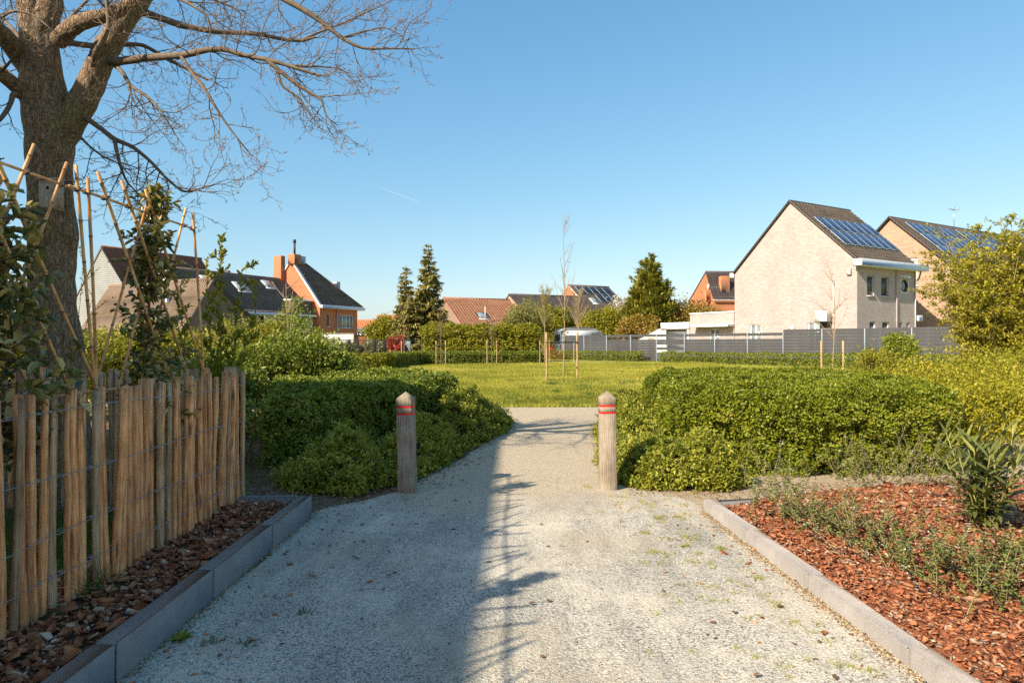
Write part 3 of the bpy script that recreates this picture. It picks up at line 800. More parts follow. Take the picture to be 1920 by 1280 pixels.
for rr in (.27, .20, .13, .06): mb.tube([(-.63, 2.32 + rr * math.cos(a), 3.37 + rr * math.sin(a)) for a in t], .014, 5, cap=False)
H1.part('fan_grille', mb, M['grey_trim'], ac)
mb = MB(); mb.box((-.66, 1.75, 2.93), (-.003, 1.80, 3.0)); mb.box((-.66, 2.55, 2.93), (-.003, 2.60, 3.0)); mb.box((-.06, 1.78, 2.6), (-.003, 2.58, 2.93)); H1.part('bracket', mb, M['dark_trim'], ac)
# flat roofed extension and garage at the back of the cream house
E1 = House('flat_roof_extension', 'low cream brick flat roofed extension with white canopy beside the solar panel house', (22.24 + aH[0] * (WH + .06), 44 + aH[1] * (WH + .06)), ANG1, 'extension')
eh = [rect(1.45, 2.5, .9, 2.72)]
E1.wall('left', 7, 4.65, rect(0, 4.65, .1, 3.95), eh, M['cream_brick']); E1.wall('front', 7, 4.65, rect(0, 7, .1, 3.95), [], M['cream_brick'])
E1.wall('back', 7, 4.65, rect(0, 7, .1, 3.95), [], M['cream_brick']); E1.wall('right', 7, 4.65, rect(0, 4.65, .1, 3.95), [], M['cream_brick'])
mb = MB(); mb.box((.02, .02, 3.8), (6.98, 4.63, 3.9)); E1.part('roof', mb, M['dark_trim'])
mb = MB(); mb.bbox((-.05, -.03, 3.953), (7.05, 4.7, 4.06), .01); E1.part('coping', mb, M['white_trim'])
mb = MB(); mb.bbox((-.75, -.02, 2.86), (-.003, 3.9, 3.06), .01); E1.part('canopy', mb, M['white_trim'])
E1.window('left', 7, 4.65, 1.45, 2.5, .9, 2.72, mull=2, pane=M['curtain_glass'], fw=.09)
G1 = House('garage', 'white flat roofed garage with dark sectional door beside the brick extension', (22.24 + aH[0] * (WH + 4.8), 44 + aH[1] * (WH + 4.8)), ANG1, 'garage')
gd = rect(.25, 2.75, .15, 2.72)
G1.wall('left', 5, 3.2, rect(0, 3.2, .1, 3.3), [gd], M['white_wall'], depth=.2)
for sd, ww in (('front', 5), ('back', 5), ('right', 3.2)): G1.wall(sd, 5, 3.2, rect(0, ww, .1, 3.3), [], M['white_wall'])
mb = MB(); mb.bbox((-.12, -.1, 2.78), (5.1, 3.3, 3.34), .02); G1.part('roof', mb, M['white_trim'])
for k in range(5):
    mb = MB(); mb.bbox((.16, .26, .16 + k * .512), (.22, 2.74, .16 + k * .512 + .50), .012); G1.part('door_panel', mb, M['fence_grey'])
W1 = House('garden_shed', 'white lean-to shed with sloping side beside the garage', (22.24 + aH[0] * (WH + 8.1), 44 + aH[1] * (WH + 8.1)), ANG1, 'shed')
W1.wall('left', 4, 3, [(0, .1), (3.0, .1), (3.0, 1.9), (0.3, 2.85), (0, 2.85)], [rect(.9, 1.7, .3, 2.05)], M['white_wall'])
W1.wall('front', 4, 3, rect(0, 4, .1, 2.85), [], M['white_wall']); W1.wall('back', 4, 3, rect(0, 4, .1, 1.9), [], M['white_wall'])
mb = MB(); mb.box((.06, .9, .3), (.12, 1.7, 2.05)); W1.part('door', mb, M['stake_wood'])
mb = MB(); mb.add([(-.1, -.05, 2.9), (4, -.05, 2.9), (4, .32, 2.9), (-.1, .32, 2.9), (4, 3.1, 1.95), (-.1, 3.1, 1.95)], [(0, 1, 2, 3), (3, 2, 4, 5)]); W1.part('roof', mb, M['white_trim'])
# ---- the next house in that row
C2 = (22.24 + 12.22 * bH[0], 44 + 12.22 * bH[1])
H2 = gable_house('brick_house', 'pink brick gabled house with dark blue solar roof behind the big yellow-green shrub', C2, ANG1, WH, 26, 6.9, 11.5, 0.1,
                 M['pink_brick'], M['tile_brown'], holes={'left': [rect(2.85, 3.83, 6.0, 8.55 - .35)]}, ridge_parts=True, over=.3, vo=.2)
H2.window('left', 26, WH, 2.85, 3.83, 6.0, 8.2, pane=M['white_wall'])
for j, (xa, n) in enumerate(((1.0, 7), (8.6, 6), (15.8, 8))):
    for k in range(n):
        for (s0, s1) in ((4.62, 6.2), (3.0, 4.58), (1.4, 2.96)):
            if j == 1 and s0 < 2: continue
            solar_panel(H2, xa + k * 1.0, xa + k * 1.0 + .99, s0, s1)

mb = MB(); mb.tube([(9.5, 5.0, 11.4), (9.5, 5.0, 13.4)], .03, 6)
for k in range(6): mb.tube([(9.0 + k * .2, 4.7, 13.2), (9.0 + k * .2, 5.3, 13.2)], .012, 4)
mb.tube([(8.9, 5.0, 13.2), (10.2, 5.0, 13.2)], .015, 4); H2.part('aerial', mb, M['zinc'])
# ---- left group
ANG2 = math.atan2(.88, .475)
bD = np.array((.475, .88)); aD = np.array((-.88, .475))
CD = np.array((-18.3, 65.0))
dh = [rect(.95, 1.39, 3.2, 4.45), rect(2.65, 4.74, 3.1, 4.42)]
HD = House('brick_house', 'orange brick house with tall chimney and dark hipped tile roof', CD, ANG2, 'house')
def orange_house():
    L, w, ez, rz, zb = 5.3, 7.4, 5.25, 9.75, .2
    ry = w / 2; gab = [(0, zb), (w, zb), (w, ez), (ry, rz), (0, ez)]
    HD.wall('front', L, w, rect(0, L, zb, ez), dh, M['orange_brick'])
    HD.wall('left', L, w, gab, [], M['orange_brick'])
    HD.wall('right', L, w, rect(0, w, zb, ez), [], M['orange_brick'])
    HD.wall('back', L, w, rect(0, L, zb, ez), [], M['orange_brick'])
    HD.window('front', L, w, .95, 1.39, 3.2, 4.45, sillmat=M['grey_trim'])
    HD.window('front', L, w, 2.65, 4.74, 3.1, 4.42, mull=4, pane=M['curtain_glass'], fw=.08, sillmat=M['grey_trim'])
    l = math.hypot(ry, rz - ez); Sd = np.array((0, ry / l, (rz - ez) / l)); ov = .55
    o = np.array((-.05, 0, ez + .08)) - Sd * .25; S = l + .25; LL = L + ov
    top = 1.1                                                  # ridge length before the hip falls away
    clip = lambda u, s: u <= LL + .05 - (LL + .05 - top) * (s / S)
    HD.part('roof_slope', tile_slope(o, (1, 0, 0), Sd, LL + .05, S, .26, .33, .035, .04, clip), M['tile_dark'])
    Sb = np.array((0, -ry / l, (rz - ez) / l)); ob = np.array((-.05, w, ez + .08)) - Sb * .25
    HD.part('roof_slope', tile_slope(ob, (1, 0, 0), Sb, LL + .05, S, .26, .33, .035, .04, clip), M['tile_dark'])
    # hip end
    run = LL - top; lh = math.hypot(run, rz - ez); Sh = np.array((-run / lh, 0, (rz - ez) / lh))
    oh = np.array((LL, 0 - .2, ez - .05)); wS = w + .4
    clip2 = lambda u, s: np.abs(u - wS / 2) <= (wS / 2) * (1 - s / lh) + .1
    HD.part('roof_slope', tile_slope(oh, (0, 1, 0), Sh, wS, lh, .26, .33, .035, .04, clip2), M['tile_dark'])
    for yy in (-.2, w + .2):
        mb = MB(); mb.tube([(LL, yy, ez), (top, ry, rz + .12)], .12, 8); HD.part('hip_ridge', mb, M['tile_dark'])
    mb = MB(); mb.tube([(-.05, ry, rz + .12), (top, ry, rz + .12)], .12, 8); HD.part('ridge', mb, M['tile_dark'])
    mb = MB(); mb.bbox((-.12, -.45, ez - .32), (LL + .15, -.003, ez - .02), .015); mb.bbox((L + .003, -.0, ez - .32), (LL + .15, w, ez - .025), .015); HD.part('gutter', mb, M['white_trim'])
    mb = MB()
    for sg, y0 in ((1, 0), (-1, w)):
        V = [(x, y0 + sg * (s * ry / l) - 0 * s, ez + s * (rz - ez) / l + dz) for x in (-.14, .10) for (s, dz) in ((-.25, -.10), (l, -.10), (l, .20), (-.25, .20))]
        mb.add(V, [(0, 1, 2, 3), (4, 5, 6, 7), (0, 1, 5, 4), (1, 2, 6, 5), (2, 3, 7, 6), (3, 0, 4, 7)])
    HD.part('verge_board', mb, M['white_trim'])
    mb = MB(); mb.bbox((-.55, 4.55, 5.0), (-.01, 5.6, 10.15), .02); ch = HD.part('chimney', mb, M['orange_brick'])
    mb = MB(); mb.bbox((-.3, 3.0, 9.3), (.55, 3.9, 10.25), .02); ch2 = HD.part('chimney', mb, M['orange_brick'])
    mb = MB(); mb.tube([(.1, 3.4, 10.2), (.1, 3.4, 11.5)], .10, 8); mb.tube([(.1, 3.4, 11.4), (.1, 3.4, 11.7)], .15, 8); HD.part('flue_pipe', mb, M['dark_trim'], ch2)
    mb = MB(); mb.bbox((.56, 3.0, 9.4), (1.2, 3.9, 10.15), .02); HD.part('chimney_flank', mb, M['grey_trim'], ch2)
    mb = MB(); mb.tube([(2.25, -.07, .3), (2.25, -.07, ez - .3)], .05, 8); HD.part('downpipe', mb, M['zinc'])
    mb = MB(); mb.bbox((4.4, 1.9, 7.2), (4.9, 2.5, 7.9), .02); HD.part('vent', mb, M['grey_trim'])
orange_house()
CC = CD + aD * .8 - bD * 13.0
ch_ = [rect(13 - 6.56, 13 - 6.0, 3.1, 3.95), rect(13 - 4.46, 13 - 3.4, 2.0, 4.05), rect(13 - 2.1, 13 - 1.3, 3.1, 4.05)]
HC = gable_house('white_house', 'white walled house with dark tiled roof and skylights beside the orange brick house', tuple(CC), ANG2, 7.8, 12.9, 4.45, 7.75, .2,
                 M['white_wall'], M['tile_dark'], holes={'front': ch_}, over=.35, tile=(.28, .33, .04, .04), gut=(.15, .2))
for (a, b, c, d) in ((6.44, 7.0, 3.1, 3.95), (8.54, 9.6, 2.0, 4.05), (10.9, 11.7, 3.1, 4.05)): HC.window('front', 12.9, 7.8, a, b, c, d, frame=M['dark_trim'])
roof_window(HC, 3.3, 4.3, 1.9, 3.0); roof_window(HC, 2.9, 3.9, 3.2, 4.3); roof_window(HC, 5.9, 7.2, 2.6, 3.8); roof_window(HC, 9.6, 10.6, 3.5, 4.5)
mb = MB(); mb.bbox((10.6, .15, 4.6), (12.85, 1.9, 5.55), .02); HC.part('dormer', mb, M['brown_brick'])
mb = MB(); mb.bbox((10.45, -.05, 5.555), (12.88, 2.1, 5.7), .02); HC.part('dormer_roof', mb, M['white_trim'])
# low brown house in front
xb = np.array((.88, -.475)); yb = np.array((.475, .88))
PB = np.array((-19.25, 44.0)); LB = 11.0; wB = 6.1
CB = PB - xb * LB - yb * 2.2
HB = gable_house('brick_house', 'low dark brick house with weathered brown corrugated roof behind the bamboo canes', tuple(CB), math.atan2(-.475, .88), wB, LB, 2.25, 5.62, .1,
                 M['brown_brick'], M['corrugated'], ry=2.2, ez2=2.6, over=.15, vo=.12, tile=(.22, 1.4, .05, .02), trim=M['grey_trim'], verge=M['dark_trim'])
mb = MB(); p0 = (LB - 3.2, 1.2, 3.9); mb.tube([p0, (p0[0], p0[1], 4.6)], .16, 12); mb.tube([(p0[0], p0[1], 4.5), (p0[0], p0[1], 6.2)], .10, 12); mb.tube([(p0[0], p0[1], 6.15), (p0[0], p0[1], 6.4)], .16, 12)
HB.part('flue_pipe', mb, M['steel'], smooth=True)
mb = MB(); mb.add([(LB + .15, 2.25, 5.70), (LB + .15, 6.35, 2.45), (LB + .15, 6.35, 2.15), (LB + .15, 2.25, 5.38)], [(0, 1, 2, 3)]); mb.box((LB + .02, 2.1, 5.4), (LB + .149, 2.3, 5.6)); HB.part('verge_board', mb, M['dark_trim'])
# grey clad gable house
pk = at(191, 464, 60.0)
CA = np.array((pk[0], pk[1])) - aD * 4.4
HA = House('clad_house', 'pale grey clad gable house with red-brown tile roof behind the tree', tuple(CA), ANG2)
def clad_house():
    w, L, ez, rz, zb = 8.8, 10.0, 5.2, pk[2], .2
    mb = MB(); ry = w / 2
    n = int((rz - zb) / .19)
    for k in range(n):
        z0 = zb + k * .19; z1 = min(z0 + .186, rz - .02)
        f = lambda z: 0 if z < ez else (z - ez) / (rz - ez) * ry
        a0, a1 = f(z0), f(z1)
        mb.add([(-.03, a0, z0), (-.03, w - a0, z0), (-.006, w - a1, z1), (-.006, a1, z1), (0, a0, z0), (0, w - a0, z0)], [(0, 1, 2, 3), (0, 1, 5, 4)])
    o = HA.part('cladding', mb, M['grey_clad']); o['kind'] = 'stuff'
    for sd, ol in (('front', rect(0, L, zb, ez)), ('back', rect(0, L, zb, ez)), ('left', [(0, zb), (w, zb), (w, ez), (ry, rz), (0, ez)]), ('right', [(0, zb), (w, zb), (w, ez), (ry, rz), (0, ez)])):
        HA.wall(sd, L, w, ol, [], M['grey_clad'])
    l = math.hypot(ry, rz - ez)
    for sg, y0 in ((1, 0), (-1, w)):
        Sd = np.array((0, sg * ry / l, (rz - ez) / l))
        HA.part('roof_slope', tile_slope(np.array((-.05, y0, ez + .06)) - Sd * .3, (1, 0, 0), Sd, L, l + .3, .28, .32, .045, .04), M['tile_redbrown'])
        mb = MB(); V = [(x, y0 + sg * s * ry / l, ez + s * (rz - ez) / l + dz) for x in (-.10, -.04) for (s, dz) in ((-.3, -.10), (l, -.10), (l, .08), (-.3, .08))]
        mb.add(V, [(0, 1, 2, 3), (4, 5, 6, 7), (0, 1, 5, 4), (1, 2, 6, 5), (2, 3, 7, 6), (3, 0, 4, 7)]); HA.part('verge_board', mb, M['grey_clad'])
    mb = MB(); mb.tube([(-.05, ry, rz + .1), (L, ry, rz + .1)], .12, 8); HA.part('ridge', mb, M['tile_redbrown'])
clad_house()
# orange roofed house glimpsed behind
p = at(372, 512, 80)
HO = gable_house('brick_house', 'far house with bright orange tile ridge and brick chimney above the brown roof', (p[0] - 5, p[1]), math.atan2(.1, 1), 7, 9.5, 6.0, p[2], .2, M['brown_brick'], M['tile_orange'], tile=(.3, .4, .05, .04))
mb = MB(); mb.bbox((6.2, 3.0, p[2] - .6), (7.3, 3.9, p[2] + .75), .02); HO.part('chimney', mb, M['brown_brick'])

# ---- middle distance
ANG3 = math.atan2(.44, .9)
HG = gable_house('brick_barn', 'low brick barn with pale red tile roof and one skylight behind the laurel hedge', (-4.57, 65.0), ANG3, 9.4, 7.4, 2.95, 6.15, .2, M['barn_brick'], M['tile_barn'], ry=5.6, ez2=4.1,
                 over=.2, tile=(.32, .40, .05, .05), trim=M['dark_trim'], gutter=False, verge=M['tile_barn'], cat='barn')
roof_window(HG, 2.3, 3.5, 2.0, 3.2, M['dark_trim'])
mb = MB(); mb.tube([(2.6, .9, 3.4), (2.6, .9, 5.2)], .06, 8); HG.part('vent_pipe', mb, M['concrete'])
C4 = np.array((-4.57, 65.0)) + np.array((.9, .44)) * 7.5
HG2 = gable_house('brick_house', 'house with long dark slate roof behind the round pine', tuple(C4), ANG3, 9.4, 9.0, 3.6, 6.75, .2, M['pink_brick'], M['tile_slate'], ry=5.6, ez2=4.5, over=.2, tile=(.3, .3, .02, .03), ridge_parts=False)
ANG4 = math.atan2(.5, .87)
ph_ = np.array((7.04, 85.0)); C5 = ph_ + np.array((.5, -.87)) * 5.0
HS = gable_house('brick_house', 'orange brick gable house with black solar panels behind the yellow bushes', tuple(C5), ANG4, 10.0, 6.2, 5.2, 8.75, .2, M['orange_brick'], M['tile_dark'],
                 holes={'left': [rect(4.7, 5.5, 5.9, 7.4)]}, over=.25, tile=(.3, .34, .03, .03), trim=M['white_trim'], verge=M['white_trim'])
HS.window('left', 6.2, 10, 4.7, 5.5, 5.9, 7.4, mull=1, pane=M['curtain_glass'])
for k in range(5): solar_panel(HS, .6 + k * 1.02, .6 + k * 1.02 + 1.0, 4.1, 5.75, 'solar_black')
for k in range(3): solar_panel(HS, 2.6 + k * 1.02, 2.6 + k * 1.02 + 1.0, 2.3, 3.9, 'solar_black')
roof_window(HS, 1.2, 2.2, 2.0, 3.1)
p = at(1352, 556, 84)
HJ = gable_house('brick_house', 'far orange brick house with dark mansard roof and tall chimney beside the cream gable', (p[0] - 1.0, p[1]), .1, 8, 8, p[2], p[2] + 3.2, .2, M['orange_brick'], M['tile_slate'], over=.3, tile=(.3, .3, .02, .03), ry=2.2)
mb = MB(); mb.bbox((1.2, .3, p[2] - .2), (2.3, 1.1, p[2] + 2.6), .02); HJ.part('chimney', mb, M['orange_brick'])
mb = MB(); mb.bbox((-.6, .6, p[2] - .6), (.2, 1.3, p[2] + .9), .02); HJ.part('chimney', mb, M['orange_brick'])
mb = MB(); mb.tube([(-.2, .95, p[2] + .9), (-.2, .95, p[2] + 1.6)], .16, 8); HJ.part('chimney_pot', mb, M['concrete'])
HJ.wall('left', 8, 8, rect(0, .01, .1, .2), [], M['orange_brick'])
# red roofed terrace in the distance
for i, (px, yy, LL, zr, lab) in enumerate(((668, 118, 8.5, 601, 'distant orange tiled terrace house beside the orange brick house'), (712, 124, 9, 592, 'distant orange tiled house above the round laurel'))):
    p = at(px, zr, yy)
    h = gable_house('terrace_house', lab, (p[0], yy - 3.5), .12, 7, LL, 4.2, p[2], .2, M['pink_brick'] if i else M['white_wall'], M['tile_orange'], tile=(.4, .5, .05, .05),
                    holes={'front': [rect(1 + k * 2.4, 2.1 + k * 2.4, 2.2, 3.6) for k in range(3)]})
    for k in range(3): h.window('front', LL, 7, 1 + k * 2.4, 2.1 + k * 2.4, 2.2, 3.6, mull=2)
    mb = MB(); mb.bbox((4, 3, p[2] - .4), (4.9, 3.8, p[2] + .9), .02); h.part('chimney', mb, M['orange_brick'])
# ---- house out of the picture to the left: its shade falls on the path
XB, YB, HBt = -7.45, 5.5, 7.0
HX = House('brick_house', 'brick house beside the path whose shade covers the picket fence', (XB, YB), R(-90), 'house')
def shade_house():
    L, w = 24.0, 7.0
    hs = [rect(2 + k * 4.4, 3.6 + k * 4.4, z0, z0 + 1.5) for k in range(5) for z0 in (1.0, 4.0)]
    f = lambda sd, ol, ho: HX.wall(sd, L, w, ol, ho, M['cream_brick'])
    # local y points towards the path here, so the wall facing the path is the 'back' side
    HX.e.location = (XB - w, YB, 0)
    f('front', rect(0, L, 0, HBt - .1), []); f('back', rect(0, L, 0, HBt - .1), hs); f('left', rect(0, w, 0, HBt - .1), []); f('right', rect(0, w, 0, HBt - .1), [])
    for k in range(5):
        for z0 in (1.0, 4.0): HX.window('back', L, w, 2 + k * 4.4, 3.6 + k * 4.4, z0, z0 + 1.5, mull=2)
    mb = MB(); mb.bbox((-.0, -.0, HBt - .097), (L, w, HBt), .01); HX.part('roof', mb, M['dark_trim'])
shade_house()
# ================================================================== FAR FENCES, CARS, SMALL STRUCTURES
def grey_fence():
    P0 = np.array((.1055 * 56.8, 56.8)); st = np.array((1.605, -1.918))
    ang = math.atan2(st[1], st[0]); d = st / 2.5
    e = tag(empty('panel_fence', (P0[0], P0[1], 0), ang), 'long anthracite mesh fence with woven privacy strips before the cream house', 'fence')
    zb = .24
    pm = MB(); pm.bbox((-.03, -.03, 0), (.03, .03, 2.08), .006); pme = pm.mesh('post', M['fence_post'])
    pm = MB(); pm.bbox((-.03, -.03, 0), (.03, .03, 2.26), .006); pme2 = pm.mesh('post', M['fence_post'])
    def wires(top):
        mb = MB()
        for x in np.arange(.05, 2.48, .10): mb.box((x - .003, -.022, .05), (x + .003, -.017, top))
        for z in np.arange(.08, top, .2): mb.box((.03, -.012, z - .004), (2.47, -.005, z + .004)); 
        return mb.mesh('wire_mesh', M['fence_wire'])
    w1, w2 = wires(2.0), wires(2.14)
    def strip(h):
        mb = MB(); n = 26; xs = np.linspace(.03, 2.47, n)
        V = []
        for i, x in enumerate(xs):
            yy = .016 * (1 if i % 2 else -1)
            V += [(x, yy, 0), (x, yy, h)]
        mb.add(V, [(2 * i, 2 * i + 2, 2 * i + 3, 2 * i + 1) for i in range(n - 1)])
        return mb.mesh('privacy_strip', M['fence_grey'])
    s1 = strip(.188)
    for n in range(-1, 17):
        solid = n >= 7 or n <= 0
        high = n >= 7
        put('post', pme2 if high else pme, e, (n * 2.5, 0, zb - .1))
        pn = put('wire_mesh', w2 if high else w1, e, (n * 2.5, 0, zb))
        rows = 11 if high else 10
        for k in range(rows):
            if not solid and k == 8: continue            # one row left open below the top strip
            if n == 3 and k in (3, 5): continue
            z = .06 + k * .194
            o = put('privacy_strip', s1, e, (n * 2.5, .0, zb + z - .0), (0, 0, 0))
            if k % 2: o.scale = (1, -1, 1)
    return e
grey_fence()
def low_wall(name, label, p, q, h, th, mat, cat, z=0.2, coping=None):
    p, q = np.array(p, float), np.array(q, float); d = q - p; L = np.linalg.norm(d)
    e = tag(empty(name, (p[0], p[1], 0), math.atan2(d[1], d[0])), label, cat)
    mb = MB(); mb.bbox((0, 0, z - .3), (L, th, z + h), .01); mb.build('wall_body', mat, e)
    mb = MB(); mb.bbox((-.03, -.03, z + h + .002), (L + .03, th + .03, z + h + .07), .01); mb.build('coping', coping or M['concrete'], e)
    return e
g1 = at(604, 640, 58); g2 = at(663, 640, 58); g3 = at(690, 640, 59)
low_wall('garden_wall', 'stained white garden wall below the orange brick house', (g1[0], 58), (g2[0], 58), 2.15, .2, M['white_wall'], 'wall')
low_wall('garden_wall', 'dark red garden wall end beside the round laurel', (g2[0] + .1, 58.2), (g3[0], 58.6), 2.0, .2, M['orange_brick'], 'wall', coping=M['dark_trim'])
low_wall('garden_wall', 'low beige wall behind the parked silver car', (at(980, 0, 82)[0], 82), (at(1050, 0, 82)[0], 83), 2.0, .2, M['concrete'], 'wall')
def panel_screen():
    a = at(733, 660, 49); b = at(770, 660, 49)
    e = tag(empty('garden_screen', (a[0], 49, 0), 0), 'blue-grey board garden screen beside the red bush', 'screen')
    n = 3; L = b[0] - a[0]
    for k in range(n):
        mb = MB(); mb.bbox((k * L / n + .01, 0, .2), ((k + 1) * L / n - .01, .04, 1.72), .01); mb.build('board', M['blue_grey_wall'], e)
    for k in range(n + 1):
        mb = MB(); mb.bbox((k * L / n - .03, -.05, .1), (k * L / n + .03, -.002, 1.78), .01); mb.build('post', M['fence_grey'], e)
panel_screen()
def black_fence():
    Y = 45.5
    a = at(622, 0, Y)[0]; b = at(800, 0, Y)[0]
    e = tag(empty('metal_fence', (a, Y, 0)), 'thin black metal fence with square posts behind the low hedge', 'fence')
    for px in (655, 671, 703, 721, 757, 789):
        x = at(px, 0, Y)[0] - a
        mb = MB(); w = .06 if px < 730 else .025
        mb.bbox((x - w, -w, .1), (x + w, w, 1.82), .006); mb.build('post', M['black'], e)
    mb = MB(); mb.box((0, -.02, 1.74), (b - a, .02, 1.79)); mb.build('rail', M['black'], e)
    mb = MB(); mb.box((0, -.02, .35), (b - a, .02, .39)); mb.build('rail', M['black'], e)
    mb = MB()
    for x in np.arange(.1, b - a, .22): mb.box((x - .004, -.004, .39), (x + .004, .004, 1.74))
    mb.build('wire_mesh', M['black'], e)
black_fence()

def car(name, label, loc, rz, paint, L=4.1, W=1.75, Hh=1.45, van=False):
    e = tag(empty(name, loc, rz), label, 'van' if van else 'car')
    if van:
        prof = [(0, .45), (0, 1.2), (.10, 2.45), (.5, 2.66), (3.5, 2.70), (4.3, 2.45), (4.75, 1.65), (5.35, 1.25), (5.45, .5), (5.3, .38), (.1, .38)]
    else:
        prof = [(0.05, .45), (0, .75), (.12, .95), (.55, Hh - .08), (.95, Hh), (2.2, Hh - .02), (2.95, .98), (3.9, .82), (4.1, .55), (4.05, .3), (.1, .3)]
    k = L / prof[8 if not van else 8][0] if not van else L / 5.45
    prof = [(x * k, z) for x, z in prof]
    mb = MB(); n = len(prof)
    V = []
    for y, ins in ((-W / 2, 0), (-W / 2 + .10, 1), (W / 2 - .10, 1), (W / 2, 0)):
        for (x, z) in prof:
            zz = z; yy = y
            if ins == 0 and z > 1.0: yy = y * (1 - .12 * (z - 1.0))
            if ins == 0 and z > (Hh - .12 if not van else 2.4): zz = z - .07
            V.append((x, yy, zz))
    F = []
    for r in range(3):
        for i in range(n): F.append((r * n + i, r * n + (i + 1) % n, (r + 1) * n + (i + 1) % n, (r + 1) * n + i))
    tr = tessellate_polygon([[Vector((x, z, 0)) for x, z in prof]])
    mb.add(V, F, np.concatenate([np.array(tr), np.array(tr) + 3 * n]))
    body = mb.build('body', paint, e)
    for sy in (-1, 1):
        mb = MB()
        if van: q = [(3.3, 1.45), (4.65, 1.5), (4.25, 2.25), (3.3, 2.3)]
        else: q = [(.62, .98), (2.75, .98), (2.1, Hh - .12), (.85, Hh - .12)]
        q = [(x * k, z) for x, z in q]
        Vq = [(x, sy * (W / 2 * (1 - .12 * max(0, z - 1.0)) + .006), z) for x, z in q]
        mb.add(Vq, [(0, 1, 2, 3)]); mb.build('side_window', M['glass'], e)
        for wx in (.85, 3.25) if not van else (1.0, 4.4):
            wx *= k
            mb = MB(); t = np.linspace(0, 2 * math.pi, 19)
            mb.tube([(wx, sy * (W / 2 - .2), .32), (wx, sy * (W / 2 + .015), .32)], .32, 18); wh = mb.build('wheel', M['black'], e)
            mb = MB(); mb.tube([(wx, sy * (W / 2 + .005), .32), (wx, sy * (W / 2 + .025), .32)], .2, 14); mb.build('rim', M['zinc'], wh)
        mb = MB(); mb.bbox((-.03, sy * (W / 2 - .18) - .10, .72 if not van else .8), (.10, sy * (W / 2 - .18) + .10, .95 if not van else 1.25), .02); mb.build('tail_lamp', M['lamp_red'], e)
    mb = MB()
    if van: mb.add([(-.012, -.7, 1.35), (-.012, .7, 1.35), (.075, .62, 2.2), (.075, -.62, 2.2)], [(0, 1, 2, 3)])
    else: mb.add([(.15 * k, -.62, .98), (.15 * k, .62, .98), (.52 * k - .012, .55, Hh - .12), (.52 * k - .012, -.55, Hh - .12)], [(0, 1, 2, 3)])
    mb.build('rear_window', M['glass'], e)
    mb = MB()
    if van: mb.add([(4.76 * k + .01, -.8, 1.68), (4.76 * k + .01, .8, 1.68), (4.32 * k + .01, .72, 2.38), (4.32 * k + .01, -.72, 2.38)], [(0, 1, 2, 3)])
    else: mb.add([(2.93 * k + .02, -.68, 1.0), (2.93 * k + .02, .68, 1.0), (2.25 * k + .02, .58, Hh - .06), (2.25 * k + .02, -.58, Hh - .06)], [(0, 1, 2, 3)])
    mb.build('windscreen', M['glass'], e)
    mb = MB(); mb.bbox((-.06, -W / 2 + .1, .36), (.08, W / 2 - .1, .58), .03); mb.build('bumper', M['black'] if not van else M['grey_trim'], e)
    if van:
        mb = MB()
        for y in (-.75, .75): mb.tube([(.7, y, 2.74), (3.4, y, 2.76)], .05, 8)
        mb.bbox((1.0, -.7, 2.70), (3.3, .7, 2.80), .03); mb.build('roof_rack', M['fence_grey'], e)
    return e
car('camper_van', 'white high roofed camper van parked behind the grey fence', (4.05, 61.6, .22), math.atan2(.3, .95), M['car_white'], L=5.0, W=2.0, van=True)
car('parked_car', 'small red hatchback parked beside the white camper van', (3.62, 66.0, .22), math.atan2(.12, 1), M['car_red'], L=3.9, Hh=1.38)
car('parked_car', 'silver car half hidden by the laurel hedge', (.9, 71.0, .22), math.atan2(-.1, 1), M['car_grey'], L=4.2, Hh=1.42)

# ================================================================== FOREGROUND: bollards
def bollard(label, loc, rz, lean=0.0):
    e = tag(empty('bollard', loc, rz), label, 'bollard', 'wooden bollards at the path entrance')
    e.rotation_euler = (0, lean, rz)
    w = .0775; zt = .955; za = 1.022
    mb = MB()
    zs = [-.2, .25, .27, .786, .792, .808, .814, .856, .862, .878, .884, zt]
    ww = [w + .003, w + .002, w, w, w - .006, w - .006, w, w, w - .006, w - .006, w, w]
    V = []; b = .0035
    for z, q in zip(zs, ww):
        V += [(-q, -q + b, z), (-q + b, -q, z), (q - b, -q, z), (q, -q + b, z), (q, q - b, z), (q - b, q, z), (-q + b, q, z), (-q, q - b, z)]
    F = []
    for k in range(len(zs) - 1):
        for i in range(8): F.append((k * 8 + i, k * 8 + (i + 1) % 8, k * 8 + 8 + (i + 1) % 8, k * 8 + 8 + i))
    n0 = len(V); V.append((0, 0, za)); k = len(zs) - 1
    mb.add(V, F, [(k * 8 + i, k * 8 + (i + 1) % 8, n0) for i in range(8)])
    mb.build('post', M['bollard_wood'], e)
    for z in (.800, .870):
        q = w - .002; mb = MB()
        V = []
        for zz in (z - .0095, z + .0095):
            V += [(-q, -q + b, zz), (-q + b, -q, zz), (q - b, -q, zz), (q, -q + b, zz), (q, q - b, zz), (q - b, q, zz), (-q + b, q, zz), (-q, q - b, zz)]
        mb.add(V, [(i, (i + 1) % 8, 8 + (i + 1) % 8, 8 + i) for i in range(8)])
        mb.build('red_band', M['red_band'], e)
    return e
bollard('weathered wooden bollard with two red bands before the shaded clipped hedge', (-1.055, 6.90, 0), R(-7), R(-1.2))
bollard('weathered wooden bollard with two red bands before the sunlit low shrub', (0.985, 7.03, 0), R(4), R(-.5))

